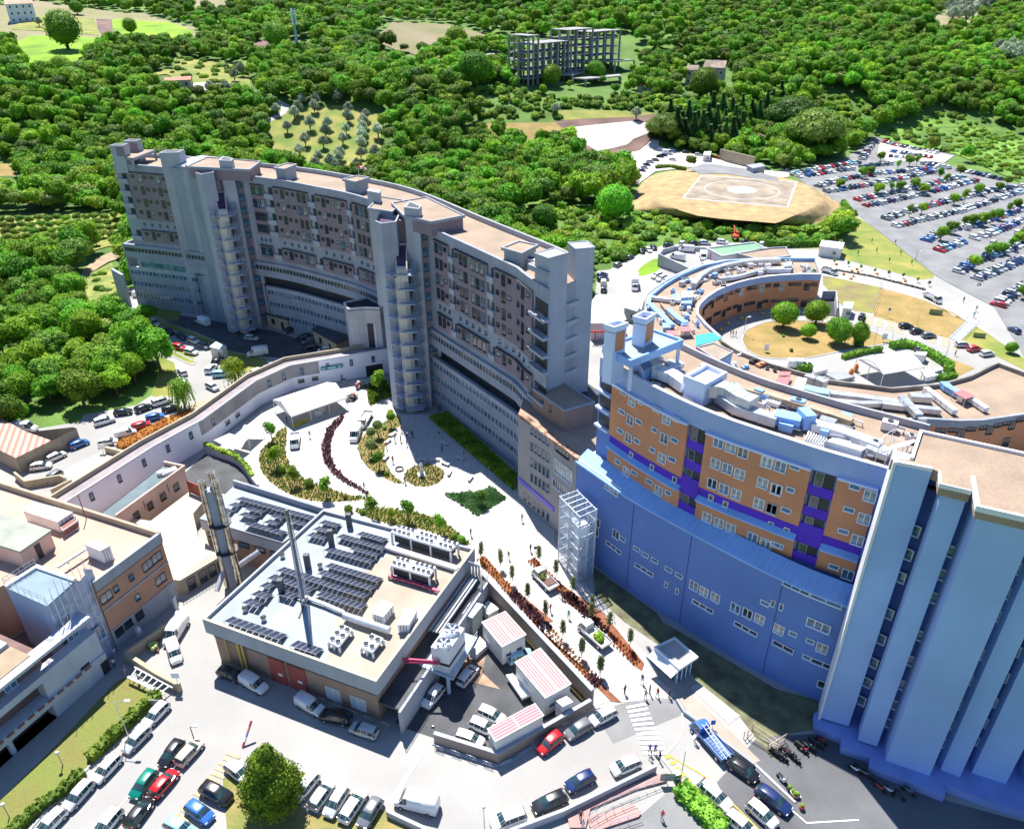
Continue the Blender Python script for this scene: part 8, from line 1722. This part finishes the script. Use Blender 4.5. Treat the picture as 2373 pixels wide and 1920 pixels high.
for o in[o for o in col.objects if o.name.startswith('car_park_tree')]:
 m_=min(lotc,key=lambda k:(k[1]-o.location.xy).length);o['label']='green tree beside the %s car from left, %s row of the big car park'%(ordn(m_[6]+1),m_[5])
for cr,x,y,c,lb in((30,1900,300,0,0),)[:0]:pass
cars('''hatch white 31:1850,320 1930,290|white car driving between the parked rows of the big car park
hatch white 31:2060,230 2130,210|white car driving in the next lane of the big car park''',True)
# ---------------------------------------------------------------- trucks
def truck(cr,rear,front,c,label,load=None,ln=5.6,ladder=False,box=0):
 A,B=Vector(q(cr,*rear,.6)),Vector(q(cr,*front,.6));m_=(A+B)/2;a=atan2((B-A).y,(B-A).x);t=thing('box_truck' if box else 'flatbed_truck',label,'truck',(m_.x,m_.y,.05),a);t.scale=(.88,)*3;k=ln/2
 cabp,_=None,None;st=[(k-2.0,.9,1.2,2.05,.78),(k-1.3,.92,1.2,2.15,.78),(k-.95,.92,1.15,2.05,.76),(k-.35,.9,1.05,1.25,.76),(k,.82,.7,.8,.68)];B_,G_=hull(st,(0,1),(2,),.35);o=link('cab',B_.mesh('cab'),t,color=COL[c]);link('cab_glass',G_.mesh('cab_glass'),t)
 mb=MB(steel if c=='white' else mat('blue_bed',(.1,.2,.45),.5));L_=ln-2.1;cx_=-k+L_/2
 if box:mb=MB(wmetal);mb.box(cx_,0,.8,L_,2.1,box)
 else:
  mb.box(cx_,0,.75,L_,1.95,.12)
  for dy in(-.97,.97):mb.box(cx_,dy,.85,L_,.05,.38)
  mb.box(-k,0,.85,.05,1.95,.38)
 link('cargo_box' if box else 'flat_bed',mb.mesh('bed'),t);mb=MB(rubber);mb.box(0,0,.35,ln*.9,.8,.3);link('chassis',mb.mesh('chassis'),t)
 for x_ in(k-.8,-k+.9):
  for y_ in(-.85,.85):link('wheel',whm,t,(x_,y_,.36),0,(1.15,1.3,1.15))
 if load:
  for mm,nn_,s0,xx in load:
   mb=MB(mm)
   if nn_:foliage(mb,[(xx,0,1.25,.8,.5),(xx-.5,.3,1.2,.6,.4)],nn_,s0,core=.5)
   else:mb.prism([(xx-.8,-.85),(xx+.8,-.85),(xx+.7,.85),(xx-.8,.85)],.87,1.05)
   link('plant_load' if nn_ else 'soil_load',mb.mesh('load'),t)
 if ladder:
  mb=MB(wmetal);[mb.tube([(k-1.6,y_,2.3),(-k-.3,y_+.2,1.4)],.05,4)for y_ in(-.3,.3)];[mb.tube([(k-1.9-i*.5,-.28,2.22-i*.1),(k-1.9-i*.5,.34,2.22-i*.1)],.04,4)for i in range(8)];link('ladder',mb.mesh('ladder'),t)
 return t
truck(22,(290,1440),(150,1300),'white','white flatbed truck loaded with plants and soil in the promenade',[(lg,260,.3,.6),(soil,0,0,-1.1)],5.4)
truck(23,(720,190),(540,30),'white','white flatbed truck heaped with green bedding plants and a water tank',[(LFy,500,.3,-1.0)],5.8)
truck(23,(1690,1090),(1500,880),'blue','blue flatbed truck carrying a long ladder at the right kerb',None,6.2,True)
truck(108,(1700,500),(1640,600),'white','white flatbed truck standing behind the van on the plaza',None,6.4);truck(108,(1010,680),(1000,820),'white','white pickup truck with open load bed on the plaza near the marquee',[(wmetal,0,0,-.8)],5.2)
truck(21,(960,590),(975,700),'white','white box truck standing on the wide forecourt',None,8.5,box=2.6);truck(31,(1320,720),(1460,790),'white','white flatbed truck on the new promenade road',None,6.5);truck(31,(480,520),(590,550),'white','white utility truck beside the crescent end',None,5.5)
for k,(x,y,s_,lb,fz)in enumerate(((680,1410,1.9,'big orange red excavator in the gravel yard',20),(1800,270,1.0,'small red excavator in the scrub beside the parked cars',21))):
 p=gt(*S(fz,x,y));t=thing('excavator',lb,'excavator',(*p,hgt(*p)+.3),.3 if k==0 else 1.5);t.scale=(s_,)*3;om_=mat('excavator_orange',(.75,.09,.02),.5)
 for y_ in(-.8,.8):mb=MB(rubber);mb.box(0,y_,0,2.6,.4,.6);link('track',mb.mesh('track'),t)
 mb=MB(om_);mb.box(-.4,0,.65,2.2,1.7,.8);mb.box(.35,-.5,1.4,.9,.7,.9);link('body',mb.mesh('body'),t);mb=MB(cglass);mb.box(.4,-.5,1.6,.95,.74,.5);link('cab_glass',mb.mesh('cab_glass'),t)
 mb=MB(om_);mb.tube([(.7,.2,1.3),(2.0,.2,3.2),(3.2,.2,3.3)],.17,5);mb.tube([(3.2,.2,3.4),(3.9,.2,1.2)],.13,5);link('boom',mb.mesh('boom'),t);mb=MB(rubber);mb.box(3.8,.2,.3,.7,.7,.8);link('bucket',mb.mesh('bucket'),t)
t=thing('concrete_mixer_truck','dark tipper truck parked at the edge of the gravel yard','truck',(*gt(*S(20,950,1470)),0));t.location.z=hgt(*t.location[:2])+.3;mb=MB(wmetal);mb.box(-1,0,.9,4,2.2,.4);mb.use(frame_d);mb.box(1.8,0,.6,1.8,2.1,1.9);mb.prism([(-3,-1.1),(.8,-1.1),(.8,-1.0),(-3,-1.0)],1.2,2.2);mb.prism([(-3,1.0),(.8,1.0),(.8,1.1),(-3,1.1)],1.2,2.2);link('body',mb.mesh('body'),t);t.rotation_euler.z=.5
for x_ in(1.6,-1.8):
 for y_ in(-1,1):link('wheel',whm,t,(x_,y_,.4),0,(1.4,1.4,1.4))
 # motorbikes
sh=MB(paint);sh.tube([(-.55,0,.75),(-.1,0,.7),(.25,0,.55),(.55,0,.95)],[.16,.2,.14,.1],6);bkm=sh.mesh('body');w3=MB(rubber);w3 .tube([(0,-.06,0),(0,.06,0)],.27,12);w3m=w3 .mesh('wheel');hb=MB(frame_d);hb.tube([(.5,-.33,1.05),(.55,0,1.0),(.5,.33,1.05)],.03,4);hb.tube([(.55,0,1.0),(.68,0,.3)],.04,4);hbm=hb.mesh('handlebar');st_=MB(rubber);st_.box(-.3,0,.82,.65,.26,.12);stm=st_.mesh('seat')
def bike(xy,a,c,label):
 o=link('motor_scooter',bkm,None,(*xy,.03),a,None,COL[c]);o.scale=(.86,)*3;tag(o,label,'motorbike','parked motorbikes');[link('wheel',w3m,o,(x_,0,.27))for x_ in(-.6,.68)];link('handlebar',hbm,o);link('seat',stm,o)
for k,t_ in enumerate(toks('33:75,1100 105,1120 135,1140 160,1085 190,1100 220,1130 250,1150 280,1050 310,1070 340,1040 370,1060 400,1010 430,1030 455,1000 735,1240 770,1230 810,1270 850,1290 940,1390 1010,1410 1100,1450 1180,1420')):
 bike(q(*t_),rad(-50+U(-12,12)),('black','grey','black','red','white')[k%5],('motorbike, %s from left in the row by the timber frame'%ordn(k+1))if k<14 else 'motorbike, %s from left in the shadow of the pale blue pillars'%ordn(k-13))
bike(q(33,135,1320),rad(-60),'white','white scooter standing in the sun near the flower pots');bike(q(31,1770,650),.4,'silver','motorbike parked at the end of the tree row in the big car park');bike(q(31,1950,790),.2,'black','motorbike at the nearest corner of the big car park')
# ---------------------------------------------------------------- people: one skinned surface each
skin=mat('skin',(.45,.26,.18),.6,0);hair=mat('hair',(.04,.025,.02),.7,0);shirt=mat('shirt',(1,1,1),.8,0,c2=(.9,.9,.9),obj=True);tr_=[mat('trousers_dark',(.03,.035,.06),.9,0),mat('trousers_pale',(.45,.45,.5),.9,0)]
def person_mesh(pose,tm):
 V=[(0,0,.95),(0,0,1.2),(0,0,1.42),(0,.01,1.52),(0,.02,1.64),(0,.01,1.73)];E_=[(0,1),(1,2),(2,3),(3,4),(4,5)];r_=[(.15,.1),(.15,.1),(.16,.1),(.055,.055),(.1,.11),(.07,.08)]
 for s_ in(-1,1):
  st=pose[0]*s_;b=len(V);V+=[(.09*s_,0,.88),(.1*s_,st*.14+.03,.5),(.1*s_,st*.28-.02,.09),(.11*s_,st*.28+.13,.04)];E_+=[(0,b),(b,b+1),(b+1,b+2),(b+2,b+3)];r_+=[(.09,.09),(.065,.065),(.045,.045),(.04,.03)]
  b=len(V);ar=pose[1]*s_*-1;V+=[(.19*s_,0,1.4),(.24*s_,ar*.1-.02,1.14),(.25*s_,ar*.22+.06+pose[2]*.2,.93+pose[2]*.2),(.25*s_,ar*.25+.09+pose[2]*.25,.84+pose[2]*.25)];E_+=[(2,b),(b,b+1),(b+1,b+2),(b+2,b+3)];r_+=[(.055,.055),(.042,.042),(.03,.03),(.035,.02)]
 me=bpy.data.meshes.new('p');me.from_pydata(V,E_,[]);o=bpy.data.objects.new('p',me);col.objects.link(o);md=o.modifiers.new('s','SKIN')
 for i,k in enumerate(r_):me.skin_vertices[0].data[i].radius=k
 me.skin_vertices[0].data[0].use_root=True;ms=o.modifiers.new('u','SUBSURF');ms.levels=1;dg=bpy.context.evaluated_depsgraph_get();ev=bpy.data.meshes.new_from_object(o.evaluated_get(dg));bpy.data.objects.remove(o,do_unlink=True)
 ev.name='person';ev.materials.clear()
 for m in(shirt,tm,skin,hair,rubber):ev.materials.append(m)
 for f in ev.polygons:
  c=f.center;f.use_smooth=True;f.material_index=4 if c.z<.08 else(1 if c.z<.97 and abs(c.x)<.2 else(2 if c.z<1.12 and abs(c.x)>.19 else(0 if c.z<1.47 else(3 if c.z>1.68 or(c.y<-.0 and c.z>1.55)else 2))))
 return ev
PM=[person_mesh(p,tr_[i%2])for i,p in enumerate(((.2,.3,0),(.7,.8,0),(.1,.2,.8),(.5,.5,.3)))]
SC={'white':(.75,.75,.75),'black':(.02,.02,.025),'red':(.55,.03,.05),'blue':(.05,.12,.5),'teal':(.0,.4,.4),'grey':(.25,.25,.27),'pink':(.6,.25,.3),'purple':(.2,.1,.4),'navy':(.02,.03,.1)}
for k,ln in enumerate('''12:1183,150 red|near the upper bench group on the plaza
12:1130,230 grey|left of the standing group on the plaza
12:1178,230 white|in the middle of the standing group on the plaza
12:1225,265 pink|at the right of the standing group on the plaza
12:1232,195 white|at the edge of the tower shadow
12:1252,200 blue|next to a dark clothed person in the tower shadow
12:1273,195 black|beside the blue shirted person in the tower shadow
12:1493,195 navy|walking alone in the tower shadow
12:1520,320 purple|standing deep in the tower shadow
12:1700,365 black|by the bench at the shadow tip
12:1112,405 red|walking on the sunlit plaza near the ring
12:1060,290 red|sitting side near the left plaza bench
12:1213,575 navy|walking at the end of the middle bed
12:425,195 grey|walking near the purple bed
12:1757,1010 black|walking past the south bed
12:2070,1200 grey|walking up the promenade
12:1990,1180 white|near the first slender tree of the promenade
12:875,625 red|in red by the tip of the purple bed
12:235,70 black|in front of the marquee
22:35,890 grey|in front of the wing with the violet canopy
22:105,1140 black|beside the blue sign at the promenade top
22:270,1640 red|in the middle of the promenade between the trucks
22:420,1690 teal|in turquoise on the promenade
22:355,1520 black|behind the tail of the upper flatbed truck
22:375,1530 black|second behind the tail of the upper flatbed truck
23:1028,510 navy|on the promenade above the crossing
23:885,600 black|at the left side of the promenade end
23:1055,640 grey|in front of the crossing
23:1090,600 navy|next to the grey one before the crossing
23:1155,625 red|in red at the right of the crossing head
23:1252,625 navy|by the kerb near the kiosk path
23:1090,1090 blue|first of the group at the foot of the crossing
23:1135,1090 purple|second of the group at the foot of the crossing
23:1100,1150 white|third of the group at the foot of the crossing
23:1172,1150 navy|fourth of the group at the foot of the crossing
23:1465,1000 white|beside the cab of the blue flatbed
23:1320,1370 black|by the green bin at the striped strip
23:1192,1640 red|on the court below the ramps
23:520,1640 black|at the top of the pink ramp
23:540,1717 white|lower on the pink ramp
31:1640,790 navy|crossing the new road
31:1745,865 black|walking at the road edge
31:1572,1230 white|in white by the bays of the court
21:1762,1070 red|left of three walking in the court
21:1782,1065 white|middle of three walking in the court
21:1805,1075 purple|right of three walking in the court
31:520,1480 black|on the yard pavement right of the booth
3:960,290 white|in white at the corner door of the gallery building
3:955,380 white|second in white by the gallery building door
3:1045,430 purple|with a white cap beside the slatted canopy
3:1160,500 white|seated under the slatted canopy
11:710,1470 black|by the corridor entrance
11:690,1440 pink|next to the corridor entrance
11:1465,1700 red|first of two at the foot of the tower
11:1500,1690 black|second of two at the foot of the tower
31:1725,915 teal|in teal jacket working at the kerb
1:1595,965 navy|in the shade beside the white van'''.split('\n')):
 a,lb=ln.split('|');p,c=a.split();o=link('person',PM[k%4],None,(*q(*toks(p)[0]),.05),U(0,6.28),None,SC[c]);o.scale=(.92,)*3;tag(o,'person in '+c+' top '+(lb.replace('in '+('red' if c=='red' else 'turquoise' if c=='teal' else 'white')+' ','',1)),'person')
 # ---------------------------------------------------------------- statue, benches, lamps, signs
t=thing('statue','white robed statue on a stepped pedestal in the round bed','statue',(*q(12,1350,505),.06));x,y=t.location[:2];sw_=mat('white_marble',(.75,.74,.72),.6,.05)
mb=MB(sw_);mb.box(x,y,.06,1.3,1.3,.2,.3);mb.box(x,y,.26,.8,.8,.35,.3);mb.build('pedestal',t)
mb=MB(sw_);mb.grid([[(x+r_*cos(a*pi/6)*(1+.06*(a%2)),y+r_*.8*sin(a*pi/6)*(1+.06*(a%2)),z_+.6)for a in range(12)]for z_,r_ in((0,.38),(.5,.34),(1.0,.3),(1.35,.32),(1.6,.3),(1.72,.12),(1.78,.13),(1.88,.15),(2.0,.12),(2.06,.02))],True);mb.tube([(x-.3,y,2.05),(x-.2,y-.25,1.75),(x,y-.32,1.9)],.07,6);mb.tube([(x+.3,y,2.05),(x+.2,y-.25,1.75),(x,y-.32,1.9)],.07,6);mb.build('robed_figure',t)
bn=MB(mat('bench_stone',(.6,.58,.56),.7,.05));bn.box(0,0,.38,1.7,.5,.1);bn.box(-.6,0,0,.15,.45,.38);bn.box(.6,0,0,.15,.45,.38);bnm=bn.mesh('bench')
for s_,a,lb in(('12:1530,250',-.7,'in the middle of the tower shadow'),('12:1355,385',0,'just left above the statue bed'),('12:1460,385',0,'behind the statue bed at right'),('12:1665,375',-.6,'at the shadow tip'),('12:1545,420',-.6,'right of the statue bed'),('12:1580,495',1.4,'lit bench below right of the statue bed'),('12:1755,540',1.2,'near the long hedge bed'),('12:1715,640',.3,'above the green triangular bed'),('12:1110,175',.8,'red-white seat by the upper middle bed'),('12:1070,235',1.0,'second seat along the middle bed'),('12:1055,370',1.2,'small seat lower along the middle bed')):
 o=link('bench',bnm,None,(*q(*toks(s_)[0]),.05),a);tag(o,'stone bench '+lb,'bench','plaza benches')
mb=MB(frame_d);c_=q(12,1165,458);mb.strip([(c_[0]+.7*cos(a*pi/10),c_[1]+.7*sin(a*pi/10))for a in range(20)],.1,.05,.3,closed=True);mb.top('metal_ring',c_,'dark metal ring lying on the white plaza','ring')
def lamp(cr,base,top,label,arm=1.2,ball=False,name='street_lamp',da=0,m_=None):
 b=q(cr,*base)if base[1]>=0 else gt(*S(cr,*base));z0=hgt(*b);z=zof(cr,*top,b);z=max(z,z0+2);t=thing(name,label,'lamp post',(*b,z0));mb=MB(m_ or steel);mb.tube([(*b,z0),(*b,z)],[.07,.05],6);mb.build('pole',t)
 if ball:mb=MB(wmetal);mb.ball(*b,z+.15,.22);mb.build('globe',t)
 elif arm:mb=MB(m_ or steel);mb.tube([(*b,z),(b[0]+arm*cos(da),b[1]+arm*sin(da),z+.25)],.045,5);mb.build('arm',t);mb=MB(wmetal);mb.box(b[0]+(arm+.2)*cos(da),b[1]+(arm+.2)*sin(da),z+.15,.6,.28,.16,da);mb.build('lamp_head',t)
 return t
lamp(3,(1065,950),(955,665),'curved grey street lamp over the clipped hedge row');lamp(3,(522,1190),(487,1100),'short white globe lamp on the lawn',0,True);lamp(3,(80,1620),(42,1530),'white globe lamp at the left end of the lawn',0,True);lamp(3,(1608,970),(1600,890),'twin head little lamp beside the beige car',.4,m_=frame_d)
lamp(13,(535,610),(470,320),'grey street lamp in front of the plant building',1.3,da=pi);lamp(13,(1870,1717),(1865,1540),'street lamp on the lower road at the bottom',0,True);lamp(23,(1345,1340),(1380,1065),'white street lamp beside the yellow striped strip',1.6,da=.9)
lamp(31,(1245,440),(1262,370),'dark lamp post at the tip of the triangular meadow',.6,m_=frame_d);lamp(31,(900,1140),(935,995),'thin lamp post on the right of the court lawn',0);lamp(31,(1490,1260),(1545,1105),'lamp post leaning over the court lane',0);lamp(21,(1872,1060),(1888,915),'lamp post at the left of the court lawn',.5);lamp(31,(1050,1100),(1065,1030),'thin pole at the tip of the court lawn',0);lamp(2,(590,650),(572,520),'lamp on the cream ramp at far left',0,True);lamp(2,(990,360),(975,250),'lamp post by the parapet with flowers',0,True);lamp(31,(1255,980),(1275,895),'lamp post on the dry bank behind the dark cars',0)
def board(cr,base,top,w_,h_,label,m_=frame_w,z=None,a=0,name='sign_board',cat='sign'):
 b=q(cr,*base);z=zof(cr,*top,b)if z is None else z;t=thing(name,label,cat,(*b,0));mb=MB(steel);mb.tube([(*b,0),(*b,max(z,h_))],.04,5);mb.build('post',t);mb=MB(m_);mb.box(b[0],b[1]-.06,max(z,h_)-h_,w_,.06,h_,a);mb.build('panel',t);return t
bs=mat('blue_sign',(.02,.1,.5),.5);board(22,(145,1200),(142,1090),.5,.5,'small blue sign at the top of the right promenade bed',bs);board(23,(1610,880),(1615,810),.5,.7,'small purple-blue sign by the kerb beside the blue flatbed',bs);board(31,(1015,915),(1025,835),.6,.6,'round parking sign on the dry bank',bs);board(31,(980,1115),(985,1045),1.2,1.4,'white and blue notice board at the tip of the court lawn');board(21,(2055,1200),(2065,1130),1.0,1.6,'white information board on the court lawn')
board(31,(1410,890),(1415,850),3.0,1.4,'wide wire-framed board on the dry bank',mat('net',(.35,.4,.2),.9),a=-.3);board(31,(1770,1080),(1775,1040),2.6,1.2,'second framed board on the small bank',mat('net',(.35,.4,.2)),a=-.3);board(3,(1490,560),(1465,410),.9,.9,'white square sign on the post at the end of the ramp wall');board(13,(1450,950),(1448,860),.4,.4,'round dark road sign at the yard wall end',frame_d)
board(23,(1235,1340),(1235,1250),1.6,1.2,'open rectangular frame board at the corner of the lower wall',glass_c);board(1,(1190,800),(1180,730),.8,1.6,'white tall panel by the cars at the top of the west road',frame_w);board(3,(1290,700),(1280,640),1.6,.9,'grey panel in the hedge beside the topmost white car',glass_c);board(2,(860,320),(815,250),1.2,1,'leaning white panel beside the white car by the flowers')
t=thing('feather_flag','tall pink, white and orange feather banner lying against the round tree','banner',q(3,2010,1030));A_,B_=Vector((*q(3,2015,1040),.1)),Vector((*q(3,2085,820,2.2),2.2))
for i_,m_ in enumerate((redp,whitep,mat('banner_violet',(.35,.3,.6)),orange,redp)):mb=MB(m_);p_,r_=A_.lerp(B_,i_/5),A_.lerp(B_,(i_+1)/5);mb.tube([tuple(p_),tuple(r_)],[.16,.14],5);mb.build('banner_segment',t)
t=thing('waste_bin','green waste bin beside the street lamp','bin',q(23,1310,1300));x,y=t.location[:2];mb=MB(mat('bin_green',(.02,.2,.12),.6));mb.box(x,y,0,.8,.6,1.0,.3);mb.build('body',t);mb=MB(wmetal);mb.box(x,y,1.0,.85,.65,.08,.3);mb.build('lid',t)
for k,(x,y)in enumerate(((1290,930),(520,1180),(655,1125),(650,1060),(780,1035))[:0]):pass
for k,t_ in enumerate(toks('13:530,670 655,710 780,775 910,825 1050,875 1490,1070 1630,1110 1760,1150 1895,1200 2055,1190 23:-60,1060 150,1020 400,860 540,770')):
 b=q(*t_);mb=MB(steel);a=rad(-25)if k<9 else rad(25);dx,dy=.55*cos(a),.55*sin(a);mb.tube([(b[0]-dx,b[1]-dy,0),(b[0]-dx,b[1]-dy,.8),(b[0]+dx,b[1]+dy,.8),(b[0]+dx,b[1]+dy,0)],.035,5);mb.tube([(b[0]-dx,b[1]-dy,.4),(b[0]+dx,b[1]+dy,.4)],.03,4)
 mb.top('hoop_barrier',b,'steel hoop barrier along the shaded front of the plant building' if k<5 else 'steel hoop barrier along the kerb outside the cabin yard','barrier','hoop barriers by the plant' if k<5 else 'hoop barriers on the kerb')
for cr,bx_,n_,lb in((31,'890,880 900,850 960,670 955,640',6,'leaning wire fence running down the green bank'),(1,'1220,905 1350,965 1640,1080 1880,1180',14,'grey metal fence along the upper west road'),(1,'1880,1180 1830,1330',5,'metal fence from the cabin corner'),(20,'560,1235 660,1262 920,1205 960,1160 1110,1100',18,'thin fence round the white gravel pad'),(22,'450,1400 800,1717',12,'green wire fence behind the right promenade bed')):
 P=[gt(*S(*k))for k in toks('%d:%s'%(cr,bx_))];wl_=Wall(P);h_=1.2 if cr<20 or cr==22 else 2;t=thing('metal_fence',lb,'fence',(*P[0],hgt(*P[0])))
 mb=MB(steel);zz=lambda p:hgt(p[0],p[1]);[mb.tube([(*p,zz(p)+f*h_)for p in P],.03,4)for f in(.5,1)];mb.build('rails',t)
 for i in range(n_+1):p=wl_.at(wl_.len*i/n_)[0];mb=MB(steel);mb.tube([(p.x,p.y,zz(p)),(p.x,p.y,zz(p)+h_)],.035,4);mb.build('post',t)
for cr,x,y,z_,lb in((10,830,1470,39.5,'red and white windsock on the roof of the curved hospital'),(20,1980,1290,None,'red and white windsock on the concrete service building')):
 p=gt(*S(cr,x,y))if z_ is None else q(cr,x,y,38.6);z0=hgt(*p)+5 if z_ is None else 38.2;s_=1.6 if z_ is None else 1;t=thing('windsock',lb,'windsock',(*p,z0));mb=MB(wmetal);mb.tube([(*p,z0),(*p,z0+2.6*s_)],.05,5);mb.build('pole',t)
 for i in range(4):mb=MB(mat('sock_red',(.7,.02,.02),.8)if i%2==0 else whitep);mb.tube([(p[0]+i*.42*s_,p[1],z0+(2.5-i*.12)*s_),(p[0]+(i+1)*.42*s_,p[1],z0+(2.38-i*.12)*s_)],[.3*s_-i*.04,.26*s_-i*.04],8);mb.build('sock_band',t)
for k,t_ in enumerate(toks('31:650,560 730,575 770,545 720,535 760,520 930,560 710,600 1160,620 590,480')):a=q(*t_);mb=MB(mat('orange_plastic',(.8,.3,.02),.5));mb.box(*a,.03,.8,.4,.55,U(0,3));mb.top('road_barrier',a,'orange plastic barrier on the new road under construction','barrier','orange road barriers')
for k,t_ in enumerate(toks('21:1850,935 1740,975 1680,1025 2025,895')):a=q(*t_);mb=MB(mat('yellow_bollard',(.7,.45,.03),.5));mb.ball(*a,.45,.42);mb.top('ball_bollard',a,'yellow ball bollard in the shade of the crescent wall','bollard','yellow ball bollards of the crescent')
for k,(s_,lb)in enumerate((('33:200,1395','dark pot'),('33:225,1425','white pot'),('33:242,1450','orange pot'),('33:262,1450','cream pot'),('33:300,1550','red and white basket'))):a=q(*toks(s_)[0]);mb=MB((dark,wmetal,orange,cream,redp)[k]);mb.cyl(*a,.02,.5,.22,10,.3);mb.use(LFb);mb.ball(*a,.55,.25,jit=.1);mb.top('flower_pot',a,lb+' standing on the dark asphalt by the scooter','pot')
MB(whitep).strip(L('33:160,1340 300,1455')[:2],.1,.05,.06).build('bay_line',kind='structure');MB(whitep).strip(L('33:220,1560 345,1668 775,1642'),.14,.05,.06).build('bay_line',kind='structure')
for s_,lb in(('108:1650,240','cluster of white motor mowers and bins by the corridor entrance'),('108:1540,350','grey ride-on machine with trailer right of the marquee')):
 a=q(*toks(s_)[0]);t=thing('garden_machine',lb,'machine',(*a,0))
 for i in range(4):mb=MB((wmetal,frame_d,redm,steel)[i]);mb.box(a[0]+U(-.9,.9),a[1]+U(-.6,.6),.3,1.0,.6,.6+.2*i,U(0,3));mb.build('body_block',t)
 for i in range(4):mb=MB(rubber);x_,y_=a[0]+(-1,1,-1,1)[i]*.8,a[1]+(-1,-1,1,1)[i]*.5;mb.tube([(x_,y_-.1,.25),(x_,y_+.1,.25)],.25,8);mb.build('wheel',t)
